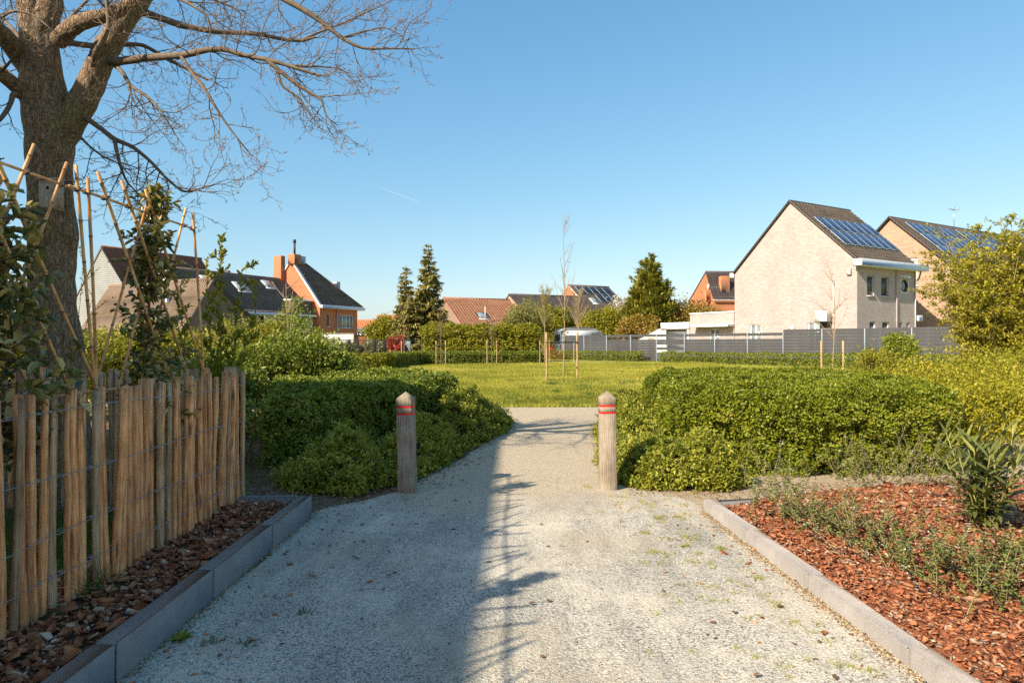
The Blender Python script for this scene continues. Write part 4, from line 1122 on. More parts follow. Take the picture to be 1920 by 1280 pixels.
# ------------------------------------------------------------------ chestnut paling fence
def picket_mesh(h, wd, dp, mat, split=False):
    n = random.choice((4, 4, 5)); k = 6
    a0 = random.uniform(0, 6.28)
    if n == 4: base = np.array([(-.5, -.42), (.5, -.5), (.45, .42), (-.42, .5)])
    else: base = np.array([(-.5, -.3), (-.1, -.5), (.5, -.35), (.4, .45), (-.45, .4)])
    base = base * (1 + rng.normal(0, .08, (n, 2)))
    bx = np.cumsum(rng.normal(0, .0045, k)); by = np.cumsum(rng.normal(0, .004, k))
    tw = np.linspace(0, random.uniform(-.25, .25), k)
    V = []
    for i in range(k):
        z = -.18 + (h + .18) * i / (k - 1)
        s = 1 + rng.normal(0, .06)
        c, sn = math.cos(tw[i]), math.sin(tw[i])
        for (x, y) in base:
            X, Y = x * wd * s, y * dp * s
            V.append((X * c - Y * sn + bx[i], X * sn + Y * c + by[i], z + (x * .012 + y * .014 if i == k - 1 else 0)))
    mb = MB()
    F = [(i * n + j, i * n + (j + 1) % n, (i + 1) * n + (j + 1) % n, (i + 1) * n + j) for i in range(k - 1) for j in range(n)]
    mb.add(V, F)
    mb.F.setdefault(n, []).append(np.array([[(k - 1) * n + j for j in range(n)]]))
    return mb.mesh('picket', mat)

def picket_fence(label, p, q, ztop, zbot, posts, seed, mats, wire_z=(.20, .42, .72, 1.04), face=-1):
    random.seed(seed)
    p, q = np.array(p, float), np.array(q, float); d = q - p; L = np.linalg.norm(d)
    ang = math.atan2(d[1], d[0])
    e = tag(empty('picket_fence', (p[0], p[1], 0), ang), label, 'fence')
    s = .02; xs = []
    while s < L:
        wd = random.uniform(.029, .050); dp = random.uniform(.018, .036)
        h = ztop + random.uniform(-.024, .024)
        me = picket_mesh(h - zbot, wd, dp, random.choices(mats[0], mats[1])[0])
        put('picket', me, e, (s, random.uniform(-.012, .012), zbot), (random.gauss(0, .018), random.gauss(0, .022), random.uniform(-.4, .4)))
        xs.append(s)
        s += random.choice((.052, .058, .064, .07, .078, .088))
    xs = np.array(xs)
    for z in wire_z:
        for ph in (1, -1):                                  # a pair of wires weaving before and behind the pickets
            P = []
            xx = np.arange(0, L, .012)
            i = np.searchsorted(xs, xx)
            for x in xx:
                k = np.searchsorted(xs, x)
                near = np.abs(xs - x).min()
                if near < .028: yy = ph * .026; tz = 0
                else:
                    t = (x - (xs[k - 1] if k > 0 else 0)) * 190; yy = .004 * math.cos(t) * ph; tz = .004 * math.sin(t) * ph
                P.append((x, yy, zbot + z + tz + .012 * math.sin(x * 2.2 + z * 9)))
            mb = MB(); mb.tube(P, .0017, 4, cap=False); mb.build('wire', M['wire'], e)
    for (x, r, zt) in posts:
        mb = MB(); zz = np.linspace(-.1, zt, 7)
        mb.tube([(x + random.uniform(-.006, .006), face * -.085 + random.uniform(-.005, .005), z) for z in zz], r, 12); mb.build('post', M['chestnut_old'], e)
    return e
cm = ([M['chestnut'], M['chestnut_old']], [.87, .13])
picket_fence('split chestnut picket fence running beside the dark kerb', (-2.36, 5.98), (-2.33, 2.0), 1.245, .11, [(.05, .052, 1.30), (1.42, .050, 1.27), (2.83, .05, 1.24)], 5, cm, face=1)
picket_fence('greyish picket fence row behind the first one, below the tree', (-2.40, 6.02), (-7.2, 6.35), 1.27, .04, [(1.7, .05, 1.25), (3.4, .05, 1.25)], 9, ([M['chestnut_old'], M['chestnut']], [.8, .2]), face=-1)

# ------------------------------------------------------------------ bamboo trellises with hollies
XT = -2.55
def cane(e, a, b, r=.0105, dx=0.0):
    a = np.array((XT + dx, *a)); b = np.array((XT + dx, *b))
    o = np.array(e.location)
    L = np.linalg.norm(b - a)
    ts = list(np.linspace(0, 1, max(3, int(L / .09)))); node = []
    q = random.uniform(.05, .15)
    while q < L - .03:
        node.append(q / L); q += random.uniform(.20, .28)
    dn = .006 / L
    ts = np.array(sorted(ts + [x + k * dn for x in node for k in (-1.2, -1, 0, 1, 1.2)])); ts = np.clip(ts, 0, 1)
    P = a + (b - a) * ts[:, None]; bow = random.uniform(-.012, .012)
    P[:, 1] += bow * np.sin(ts * math.pi); P[:, 0] += random.uniform(-.01, .01) * np.sin(ts * math.pi)
    isn = np.array([min([abs(x - y) for y in node] + [9]) < dn * 1.1 for x in ts])
    rr = r * (1 - .18 * ts) * np.where(isn, 1.16, 1.0)
    mb = MB(); mb.tube(P - o, rr, 9); c = mb.build('cane', M['bamboo'], e, smooth=True)
    c.data.materials.append(M['bamboo_node'])
    for k in range(len(ts) - 1):
        if isn[k] and isn[k + 1]:
            for m in range(9): c.data.polygons[k * 9 + m].material_index = 1
    return P
def line_x(a, b, c, d):
    """crossing of segments a-b and c-d in (y,z)"""
    a, b, c, d = map(np.array, (a, b, c, d)); r = b - a; s = d - c
    den = r[0] * s[1] - r[1] * s[0]
    if abs(den) < 1e-6: return None
    t = ((c - a)[0] * s[1] - (c - a)[1] * s[0]) / den; u = ((c - a)[0] * r[1] - (c - a)[1] * r[0]) / den
    return a + r * t if 0.02 < t < .98 and 0.02 < u < .98 else None
def trellis(label, off, seed):
    random.seed(seed)
    e = tag(empty('bamboo_trellis', (XT, 4.8 + off, 0)), label, 'trellis', 'bamboo trellises along the picket fence')
    j = lambda: random.uniform(-.02, .02)
    zt, zb = 2.42, 1.215
    hor = [((3.93 + off, zt + j()), (5.47 + off, zt + j())), ((4.02 + off, zb), (5.72 + off, zb + j()))]
    ver = [((4.07 + off, 2.49), (4.17 + off, .8)), ((5.41 + off, 2.54), (5.66 + off, .8))]
    ds = [((4.16 + .28 * k + off + j(), 2.545 + j()), (5.10 + .285 * k + off + j(), 1.17)) for k in range(3)]
    es = [((4.83 + .275 * k + off + j(), 2.56 + j()), (4.17 + .26 * k + off + j(), 1.17)) for k in range(3)]
    for s in hor: cane(e, *s, r=.0088, dx=.0)
    for s in ver: cane(e, *s, r=.010, dx=.020)
    for s in ds: cane(e, *s, r=.0108, dx=.022)
    for s in es: cane(e, *s, r=.0092, dx=-.021)
    allc = [(s, 0) for s in hor] + [(s, .02) for s in ver + ds] + [(s, -.02) for s in es]
    for i in range(len(allc)):
        for k in range(i + 1, len(allc)):
            if abs(allc[i][1] - allc[k][1]) < .005: continue
            q = line_x(*allc[i][0], *allc[k][0])
            if q is None: continue
            c = np.array((.5 * (allc[i][1] + allc[k][1]), q[0] - 4.8 - off, q[1]))
            mb = MB(); t = np.linspace(0, 2 * math.pi, 9); r = .024
            mb.tube([c + np.array((r * math.cos(a), .007 * math.sin(a), .016 * math.sin(a))) for a in t], .0042, 5, cap=False)
            mb.tube([c + np.array((.02, 0, 0)), c + np.array((.03, .02, .012))], .003, 4)
            mb.build('tie', M['black'], e)
    return e
trellis('bamboo cane trellis around the holly nearest the fence corner', 0.0, 3)
trellis('bamboo cane trellis in front of the big tree trunk', -1.45, 4)
trellis('bamboo cane trellis beside the camera end of the picket fence', -2.9, 5)
trellis('bamboo cane trellis farthest from the fence corner', -4.35, 6)

def shoots(base, dirs, lens, k=5, bend=.15, up=.0):
    """(N,k,3) gently bent polylines"""
    N = len(base); t = np.linspace(0, 1, k)
    b = unit(N) * bend
    P = base[:, None, :] + dirs[:, None, :] * (lens[:, None] * t[None, :])[..., None] + b[:, None, :] * (lens[:, None] * (t[None, :] ** 2))[..., None]
    P[:, :, 2] += up * (t[None, :] ** 2) * lens[:, None]
    return P

def holly(label, y, seed, nsh=130, spread=.34, leaf=.062, xo=0.0, top=2.45):
    global rng
    keep = rng; rng = np.random.default_rng(seed)
    o = np.array((XT + .0 + xo, y, .1))
    e = tag(empty('holly_plant', tuple(o)), label, 'shrub', 'hollies trained on bamboo')
    zs = np.linspace(0, top + .1, 14)
    stem = np.stack([.02 * np.sin(zs * 3), .03 * np.sin(zs * 2 + 1), zs], 1)
    mb = MB(); mb.tube(stem, np.linspace(.016, .004, 14), 7); mb.build('stem', M['branch'], e)
    h = rng.uniform(.75, top, nsh)
    base = np.stack([np.interp(h, zs, stem[:, 0]), np.interp(h, zs, stem[:, 1]), h], 1)
    a = rng.uniform(0, 2 * math.pi, nsh)
    dr = nrm(np.stack([np.cos(a) * .7, np.sin(a), rng.uniform(.1, .9, nsh)], 1))
    prof = np.interp(h, [0.7, 1.1, 1.6, 2.0, max(2.2, top + .05)], [1.0, 1.0, .75, .62, .35])
    ln = spread * prof * rng.uniform(.45, 1.1, nsh)
    P = shoots(base, dr, ln, 5, .25)
    V, F = tubes(P, np.repeat(np.linspace(.004, .0018, 5)[None], nsh, 0), 4)
    mb = MB(); mb.add(V, F); mb.build('twigs', M['branch'], e)['kind'] = 'stuff'
    nl = 13
    t = rng.uniform(.15, 1.0, (nsh, nl))
    idx = t * 4; i0 = np.minimum(idx.astype(int), 3); fr = idx - i0
    ar = np.arange(nsh)[:, None]
    C = P[ar, i0] * (1 - fr[..., None]) + P[ar, i0 + 1] * fr[..., None]
    C = C.reshape(-1, 3)
    D = nrm(np.repeat(dr, nl, 0) * .5 + unit(len(C)) * .9)
    Nn = nrm(np.array((0, 0, 1.0)) + unit(len(C)) * .6)
    L = leaf * rng.uniform(.6, 1.25, len(C))
    f = foliage('foliage', C, D, Nn, L, L * .55, M['lf_holly'], e, big=True, fold=.28)
    f['kind'] = 'stuff'
    rng = keep
holly('tall dark holly tied to the bamboo canes near the fence corner', 4.86, 21, nsh=160)
holly('tall dark holly on bamboo in front of the tree trunk', 3.36, 22, nsh=140, spread=.42, leaf=.072, top=2.05)
holly('dark holly on bamboo beside the camera end of the fence', 1.95, 23, nsh=110, top=2.5, spread=.32)
holly('dark holly on bamboo farthest from the fence corner', .5, 24, nsh=100, top=2.5, spread=.32)
# ------------------------------------------------------------------ bird box
def bird_box():
    c = at(98, 363, 7.13)
    e = tag(empty('bird_box', (c[0], c[1] - .02, c[2] - .15), R(4)), 'weathered wooden bird box strapped to the big tree trunk', 'bird box')
    mb = MB(); t = np.linspace(0, 2 * math.pi, 17)[:-1]
    outer = [(-.082, 0), (.082, 0), (.082, .27), (-.082, .27)]
    hole = [(.016 * math.cos(a) + .005, .19 + .018 * math.sin(a)) for a in t]
    loops = [[Vector((x, z, 0)) for x, z in outer], [Vector((x, z, 0)) for x, z in hole]]
    tri = tessellate_polygon(loops); fl = [v for l in loops for v in l]
    mb.add([(v.x, -.07, v.y) for v in fl], np.array(tri))
    mb.add([(x, y, z) for y in (-.07, -.05) for x, z in hole], [(i, (i + 1) % 16, 16 + (i + 1) % 16, 16 + i) for i in range(16)])
    mb.build('front_board', M['box_wood'], e)
    for x0, x1 in ((-.082, -.068), (.068, .082)):
        mb = MB(); mb.box((x0, -.069, .001), (x1, .085, .285)); mb.build('side_board', M['box_wood'], e)
    mb = MB(); mb.box((-.067, -.068, -.015), (.067, .085, .012)); mb.build('base_board', M['box_wood'], e)
    mb = MB(); mb.box((-.067, .07, .013), (.067, .085, .28)); mb.build('back_board', M['black'], e)
    mb = MB(); mb.add([(-.095, -.105, .272), (.095, -.105, .272), (.095, .10, .295), (-.095, .10, .295), (-.095, -.105, .286), (.095, -.105, .286), (.095, .10, .309), (-.095, .10, .309)],
                      [(0, 1, 2, 3), (4, 5, 6, 7), (0, 1, 5, 4), (1, 2, 6, 5), (2, 3, 7, 6), (3, 0, 4, 7)]); mb.build('roof', M['chestnut_old'], e)
    mb = MB(); mb.tube([(-.26, .18, .31), (-.16, .10, .30), (-.08, .09, .295), (.08, .09, .295), (.2, .15, .30)], .006, 6); mb.build('strap', M['black'], e)
bird_box()
# ================================================================== VEGETATION TOOLS
def poly_tris(poly):
    return np.array(tessellate_polygon([[Vector((x, y, 0)) for x, y in poly]]))
def sample_poly(poly, n):
    T = poly_tris(poly); P = np.array(poly, float)
    a, b, c = P[T[:, 0]], P[T[:, 1]], P[T[:, 2]]
    ar = np.abs((b - a)[:, 0] * (c - a)[:, 1] - (b - a)[:, 1] * (c - a)[:, 0]) / 2
    k = rng.choice(len(T), n, p=ar / ar.sum())
    u = rng.random(n); v = rng.random(n); m = u + v > 1; u[m] = 1 - u[m]; v[m] = 1 - v[m]
    return a[k] + (b - a)[k] * u[:, None] + (c - a)[k] * v[:, None]
def edge_dist(poly, Q):
    """distance of points Q to the polygon outline and the outward direction at the nearest edge"""
    P = np.array(poly, float); best = np.full(len(Q), 1e9); nd = np.zeros((len(Q), 2))
    for i in range(len(P)):
        a = P[i]; b = P[(i + 1) % len(P)]; d = b - a; L = np.linalg.norm(d); d /= L
        t = np.clip(((Q - a) @ d), 0, L); q = a + t[:, None] * d
        dd = np.linalg.norm(Q - q, axis=1); m = dd < best
        best[m] = dd[m]; nd[m] = np.array((d[1], -d[0]))
    return best, nd
def inset(poly, s):
    P = np.array(poly, float); n = len(P); out = []
    for i in range(n):
        e1 = P[i] - P[i - 1]; e2 = P[(i + 1) % n] - P[i]
        n1 = np.array((-e1[1], e1[0])) / np.linalg.norm(e1); n2 = np.array((-e2[1], e2[0])) / np.linalg.norm(e2)
        m = n1 + n2; m /= max(np.dot(m, m) / 2, .4)
        out.append(P[i] + m * s)
    return np.array(out)

def hedge(name, label, poly, h, n, leaf, mat, group=None, rough=.05, aspect=.55, big=False, dens_back=.35, fuzz=.035, cat='hedge', coremat='dark_core', hv=0.0, gap=.16):
    """clipped hedge over a counter-clockwise ground outline"""
    P = np.array(poly, float); c0 = P.mean(0); z0 = float(gz(c0[1]))
    e = tag(empty(name, (c0[0], c0[1], z0)), label, cat, group)
    m = len(P); E = np.roll(P, -1, 0) - P; EL = np.linalg.norm(E, axis=1)
    On = np.stack([E[:, 1], -E[:, 0]], 1) / EL[:, None]
    mid = P + E / 2
    face = np.einsum('ij,ij->i', On, -mid) > 0
    wts = EL * h * np.where(face, 1.0, dens_back)
    T = poly_tris(poly); a, b, c = P[T[:, 0]], P[T[:, 1]], P[T[:, 2]]
    top = (np.abs((b - a)[:, 0] * (c - a)[:, 1] - (b - a)[:, 1] * (c - a)[:, 0]) / 2).sum()
    ntop = int(n * top / (top + wts.sum())); ns = n - ntop
    k = rng.choice(m, ns, p=wts / wts.sum()); t = rng.random(ns)
    z = h * rng.random(ns) ** .95
    xy = P[k] + E[k] * t[:, None]
    n3 = np.concatenate([On[k], np.zeros((ns, 1))], 1)
    S = np.concatenate([xy, z[:, None]], 1)
    rr = np.clip((z - (h - .16)) / .16, 0, 1)[:, None]
    S = S - n3 * rr ** 2 * .09; n3 = nrm(n3 + np.array((0, 0, 1.0)) * rr)
    q = sample_poly(poly, ntop); dist, nd = edge_dist(poly, q)
    S2 = np.concatenate([q, np.full((ntop, 1), h) - (np.clip(.14 - dist, 0, .14) ** 2 / .14 * .5)[:, None]], 1)
    n32 = np.repeat(np.array([[0, 0, 1.0]]), ntop, 0)
    S = np.concatenate([S, S2]); n3 = np.concatenate([n3, n32])
    disp = rough * vnoise(S, 2.2, 1) + rough * .8 * vnoise(S, 6.0, 2) + rough * .5 * vnoise(S, 13.0, 4)
    hol = np.clip(-vnoise(S, 7.5, 8) - .12, 0, 1) * gap + np.clip(-vnoise(S, 19, 9) - .2, 0, 1) * gap * .6
    S = S + n3 * (disp - hol - rng.exponential(fuzz, len(S)) + fuzz * 1.1)[:, None]
    if hv: S[:, 2] += hv * vnoise(S * np.array((1, 1, 0)), 1.1, 5) * (S[:, 2] / h)
    S[:, 2] = np.maximum(S[:, 2], .02)
    D = n3 * .55 + np.array((0, 0, .28)) + unit(len(S)) * .75
    Nn = n3 + np.array((0, 0, .5)) + unit(len(S)) * .6
    L = leaf * rng.uniform(.65, 1.25, len(S))
    C = S - np.array((c0[0], c0[1], 0))
    tone = np.clip(.5 + .22 * vnoise(S, 3.0, 3) + .15 * vnoise(S, 10, 5) + rng.normal(0, .17, len(S)), 0, 1)
    f = foliage('foliage', C, D, Nn, L, L * aspect, mat, e, big=big, rnd=tone)
    f['kind'] = 'stuff'
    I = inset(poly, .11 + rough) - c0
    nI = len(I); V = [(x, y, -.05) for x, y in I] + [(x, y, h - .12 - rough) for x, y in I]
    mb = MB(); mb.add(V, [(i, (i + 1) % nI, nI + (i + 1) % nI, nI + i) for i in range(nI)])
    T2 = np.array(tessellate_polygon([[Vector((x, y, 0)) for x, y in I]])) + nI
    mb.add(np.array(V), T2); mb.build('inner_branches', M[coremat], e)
    return e

def low_shrub(name, label, poly, h, nsh, nl, leaf, mat, edge=.3, aspect=.46, group=None, cat='shrub', lean=.7):
    """loose mounded shrub of many upright, arching leafy shoots"""
    P = np.array(poly, float); c0 = P.mean(0); z0 = float(gz(c0[1]))
    e = tag(empty(name, (c0[0], c0[1], z0)), label, cat, group)
    per = 11; nt_ = nsh // per; nsh = nt_ * per
    q = sample_poly(poly, nt_); d, nd = edge_dist(poly, q)
    q3 = np.c_[q, q[:, :1]]
    hh = h * (1 - np.exp(-(d + .04) / edge)) * (1 + .30 * vnoise(q3, 1.9, 3) + .20 * vnoise(q3, 5.0, 6))
    z = hh * np.where(rng.random(nt_) < .6, rng.uniform(.8, 1.12, nt_), rng.uniform(.15, .85, nt_))
    lw = np.exp(-d / (edge * .9))[:, None]
    out = np.concatenate([nd, np.zeros((nt_, 1))], 1)
    ax = nrm(np.array((0, 0, 1.0)) * (1 - .45 * lw) + out * lw * lean + unit(nt_) * .35)
    size = rng.uniform(.07, .16, nt_)
    cen = np.concatenate([q - c0, z[:, None]], 1) - ax * size[:, None] * .8
    cen[:, 2] = np.maximum(cen[:, 2], .015)
    dr = nrm(np.repeat(ax, per, 0) * .75 + unit(nsh) * .8)
    dr[:, 2] = np.maximum(dr[:, 2], -.15)
    sl = np.repeat(size, per) * rng.uniform(.6, 1.25, nsh)
    base = np.repeat(cen, per, 0)
    Pn = shoots(base, dr, sl, 4, .35)
    t = rng.uniform(.05, 1.0, (nsh, nl)); idx = t * 3; i0 = np.minimum(idx.astype(int), 2); fr = (idx - i0)[..., None]
    ar = np.arange(nsh)[:, None]
    C = (Pn[ar, i0] * (1 - fr) + Pn[ar, i0 + 1] * fr).reshape(-1, 3)
    D = np.repeat(dr, nl, 0) * .55 + unit(len(C)) * .85
    Nn = np.array((0, 0, 1.0)) + unit(len(C)) * .7
    L = leaf * rng.uniform(.6, 1.3, len(C))
    tone = np.clip(np.repeat(rng.normal(.5, .20, nt_), nl * per) + rng.normal(0, .14, len(C)), 0, 1)
    f = foliage('foliage', C, D, Nn, L, L * aspect, mat, e, rnd=tone); f['kind'] = 'stuff'
    ntw = min(nsh, 500); bs = sample_poly(inset(poly, .2), ntw) - c0
    tw = shoots(np.concatenate([bs, np.zeros((ntw, 1))], 1), nrm(np.array((0, 0, 1.0)) + unit(ntw) * .45), np.full(ntw, h * .42), 4, .3)
    V, F = tubes(tw, np.repeat(np.linspace(.004, .0018, 4)[None], ntw, 0), 4)
    mb = MB(); mb.add(V, F); mb.build('stems', M['branch'], e)['kind'] = 'stuff'
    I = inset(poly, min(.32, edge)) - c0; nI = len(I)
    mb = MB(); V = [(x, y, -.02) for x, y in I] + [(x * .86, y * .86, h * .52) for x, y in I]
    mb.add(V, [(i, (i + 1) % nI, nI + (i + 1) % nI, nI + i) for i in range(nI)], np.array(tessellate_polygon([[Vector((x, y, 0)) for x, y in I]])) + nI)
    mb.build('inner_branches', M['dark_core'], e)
    return e

def bush(name, label, c, r, n, leaf, mat, blobs=22, cat='shrub', group=None, stems=7, stem_mat='branch', aspect=.6, z0=None, zlift=.0, loose=.25, br=.36, seed=None, big=False, core=True, taper=0.0):
    """rounded shrub or small tree: leaf clumps spread through the crown, stems below. c = (x, y), r = (rx, ry, height)"""
    z0 = float(gz(c[1])) if z0 is None else z0
    e = tag(empty(name, (c[0], c[1], z0)), label, cat, group)
    rx, ry, H = r; zc = H * (.5 + zlift / 2); hz = H * (.5 - zlift / 2)
    U = unit(blobs); U[:, 2] = np.abs(U[:, 2]) * np.where(rng.random(blobs) < .72, 1, -1)
    rad = rng.uniform(.45, .80, blobs)[:, None]
    B = U * rad * np.array((rx, ry, hz)) + np.array((0, 0, zc))
    if taper: B[:, :2] *= (1 - taper * np.clip((B[:, 2] / H), 0, 1))[:, None]
    bs = br * (rx + ry) / 2 * rng.uniform(.65, 1.25, blobs)
    k = rng.integers(0, blobs, n); w = unit(n)
    rr = (rng.random(n) ** .45)[:, None]
    C = B[k] + w * rr * bs[k][:, None] * np.array((1, 1, .85))
    C += unit(n) * loose * bs[k][:, None] * (rng.random(n) ** 3)[:, None] * 2
    C[:, 2] = np.maximum(C[:, 2], .03)
    D = w * .6 + np.array((0, 0, .25)) + unit(n) * .8
    Nn = w * .6 + np.array((0, 0, .6)) + unit(n) * .6
    L = leaf * rng.uniform(.6, 1.3, n)
    tone = np.clip(rng.normal(.5, .15, blobs)[k] + rng.normal(0, .17, n), 0, 1)
    f = foliage('crown', C, D, Nn, L, L * aspect, mat, e, big=big, rnd=tone); f['kind'] = 'stuff'
    if stems:
        P = []
        for i in range(min(stems, blobs)):
            b = B[i]; a = np.array((rng.normal(0, rx * .12), rng.normal(0, ry * .12), -.05))
            t = np.linspace(0, 1, 7)[:, None]; mid = np.array((b[0] * .25, b[1] * .25, b[2] * .55))
            P.append((1 - t) ** 2 * a + 2 * t * (1 - t) * mid + t ** 2 * b)
        P = np.array(P); w0 = max(.008, H * .010)
        V, F = tubes(P, np.repeat(np.linspace(w0, w0 * .35, 7)[None], len(P), 0), 6)
        mb = MB(); mb.add(V, F); mb.build('stems', M[stem_mat], e)['kind'] = 'stuff'
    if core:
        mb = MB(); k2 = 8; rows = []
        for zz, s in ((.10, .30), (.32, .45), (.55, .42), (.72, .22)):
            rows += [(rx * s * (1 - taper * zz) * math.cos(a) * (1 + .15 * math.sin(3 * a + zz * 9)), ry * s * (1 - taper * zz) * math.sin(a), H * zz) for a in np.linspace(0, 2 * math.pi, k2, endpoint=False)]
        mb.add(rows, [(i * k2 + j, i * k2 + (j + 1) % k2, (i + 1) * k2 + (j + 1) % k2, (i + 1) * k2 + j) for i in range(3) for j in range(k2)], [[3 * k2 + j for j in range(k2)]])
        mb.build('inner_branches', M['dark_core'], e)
    return e

def conifer(name, label, c, h, r, n, leaf, mat, levels=26, droop=.25, upturn=.0, cat='tree', power=.9, base=.04):
    z0 = float(gz(c[1])); e = tag(empty(name, (c[0], c[1], z0)), label, cat)
    zs = np.linspace(0, h, 12)
    mb = MB(); mb.tube(np.stack([.04 * np.sin(zs), .04 * np.cos(zs * 1.3), zs], 1), np.linspace(h * .022, .015, 12), 8); mb.build('trunk', M['branch'], e)
    B = []; Dn = []; Ln = []
    for i in range(levels):
        f = base + (1 - base) * (i + rng.uniform(-.3, .3)) / levels; f = min(max(f, base), .985)
        L = r * (1 - f) ** power + .10
        nb = max(4, int(11 * (1 - f) + 4))
        for k in range(nb):
            a = rng.uniform(0, 2 * math.pi)
            B.append((0, 0, f * h)); Dn.append((math.cos(a), math.sin(a), -droop + upturn + rng.normal(0, .12))); Ln.append(L * rng.uniform(.62, 1.12))
    B = np.array(B); Dn = nrm(np.array(Dn)); Ln = np.array(Ln)
    P = shoots(B, Dn, Ln, 5, .12, up=.18)
    V, F = tubes(P, np.repeat(np.linspace(.025, .006, 5)[None], len(P), 0), 4)
    mb = MB(); mb.add(V, F); mb.build('branches', M['branch'], e)['kind'] = 'stuff'
    w = Ln ** 1.3; k = rng.choice(len(B), n, p=w / w.sum())
    t = rng.random(n) ** .7; i0 = np.minimum((t * 4).astype(int), 3); fr = (t * 4 - i0)[:, None]
    C = P[k, i0] * (1 - fr) + P[k, i0 + 1] * fr
    spread = (.10 + .16 * Ln[k])[:, None] * (1 - t[:, None] * .6)
    off = rng.normal(0, 1, (n, 3)) * spread; off[:, 2] = -np.abs(off[:, 2]) * .55 + .04
    C = C + off
    D = Dn[k] * .9 + np.array((0, 0, -.25 + upturn)) + unit(n) * .6
    tone = np.clip(rng.normal(.5, .16, len(B))[k] + rng.normal(0, .15, n), 0, 1)
    f = foliage('crown', C, D, np.array((0, 0, 1.0)) + unit(n) * .5, leaf * rng.uniform(.6, 1.3, n), leaf * .42, mat, e, rnd=tone); f['kind'] = 'stuff'
    return e

# ================================================================== HEDGES AND LOW SHRUBS BY THE PATH
hedge('clipped_hedge', 'dark green clipped hedge in shade behind the bollard', [(-2.92, 8.12), (-1.45, 11.6), (-2.55, 13.6), (-4.5, 12.9)], .83, 60000, .056, M['lf_hedge_l'], aspect=.6, big=True, rough=.045, gap=.18)
hedge('clipped_hedge', 'second dark hedge strip behind the shaded hedge, its end catching sun', [(-4.6, 13.9), (-1.55, 12.0), (-1.0, 12.6), (-1.7, 13.9), (-4.5, 15.6)], .88, 30000, .056, M['lf_hedge_l'], rough=.09, hv=.06)
low_shrub('low_shrub', 'low feathery shrub spreading at the foot of the shaded hedge', [(-2.55, 7.3), (-2.15, 6.75), (-1.5, 6.65), (-1.2, 7.2), (-1.6, 8.6), (-2.45, 8.6)], .56, 4600, 12, .046, M['lf_low'], edge=.38)
low_shrub('low_shrub', 'low feathery shrub right behind the shaded bollard', [(-1.5, 7.6), (-1.1, 7.25), (-.82, 8.2), (-.62, 9.6), (-1.4, 10.6), (-1.9, 9.0)], .62, 4600, 12, .046, M['lf_low'], edge=.35)
low_shrub('low_shrub', 'low yellow-green shrub at the path bend, half in sun', [(-1.35, 10.3), (-.55, 9.7), (-.1, 11.3), (.05, 12.8), (-.5, 13.6), (-1.5, 12.6)], .72, 5000, 12, .046, M['lf_low'], edge=.35)
hedge('clipped_hedge', 'wide bright green clipped hedge in full sun', [(1.95, 8.05), (3.2, 7.68), (5.15, 7.85), (6.1, 10.0), (6.9, 14.8), (3.4, 15.4), (2.35, 12.0)], .91, 190000, .040, M['lf_hedge_r'], aspect=.68, rough=.05, hv=.015, gap=.21)
low_shrub('low_shrub', 'bright feathery low shrub behind the sunlit bollard', [(1.0, 7.35), (1.35, 6.95), (2.1, 6.85), (2.55, 7.15), (2.45, 7.9), (1.9, 8.2), (1.15, 8.3)], .66, 6000, 12, .046, M['lf_low'], edge=.33)
low_shrub('low_shrub', 'bright low shrub mound along the path edge before the sunlit hedge', [(1.05, 8.2), (2.0, 8.1), (2.3, 9.8), (2.5, 12.2), (1.7, 12.9), (1.35, 11.2)], .74, 6000, 12, .046, M['lf_low'], edge=.33)

# leaf litter under the shaded hedge
def litter():
    n = 5200
    q = sample_poly([(-4.6, 6.05), (-1.75, 6.05), (-1.2, 6.7), (-.75, 7.9), (-.35, 10.5), (-1.2, 11), (-3.2, 8.5), (-5.2, 9.0)], n)
    C = np.concatenate([q, rng.uniform(.012, .03, (n, 1))], 1)
    a = rng.uniform(0, 6.28, n); D = np.stack([np.cos(a), np.sin(a), rng.normal(.1, .25, n)], 1)
    o = foliage('leaf_litter', C, D, np.array((0, 0, 1.0)) + unit(n) * .4, rng.uniform(.018, .05, n), rng.uniform(.012, .028, n), M['lf_dead'], big=True)
    tag(o, 'dry brown leaves scattered under the shaded hedge', kind='stuff')
    n = 1500
    q = sample_poly([(1.15, 6.75), (2.6, 6.35), (5, 6.8), (5, 7.6), (2.5, 7.2), (1.2, 7.5)], n)
    C = np.concatenate([q, rng.uniform(.012, .03, (n, 1))], 1)
    a = rng.uniform(0, 6.28, n); D = np.stack([np.cos(a), np.sin(a), rng.normal(.1, .25, n)], 1)
    o = foliage('leaf_litter', C, D, np.array((0, 0, 1.0)) + unit(n) * .4, rng.uniform(.015, .04, n), rng.uniform(.01, .022, n), M['lf_dead'])
    tag(o, 'dry leaves scattered under the sunlit low shrub', kind='stuff')
litter()

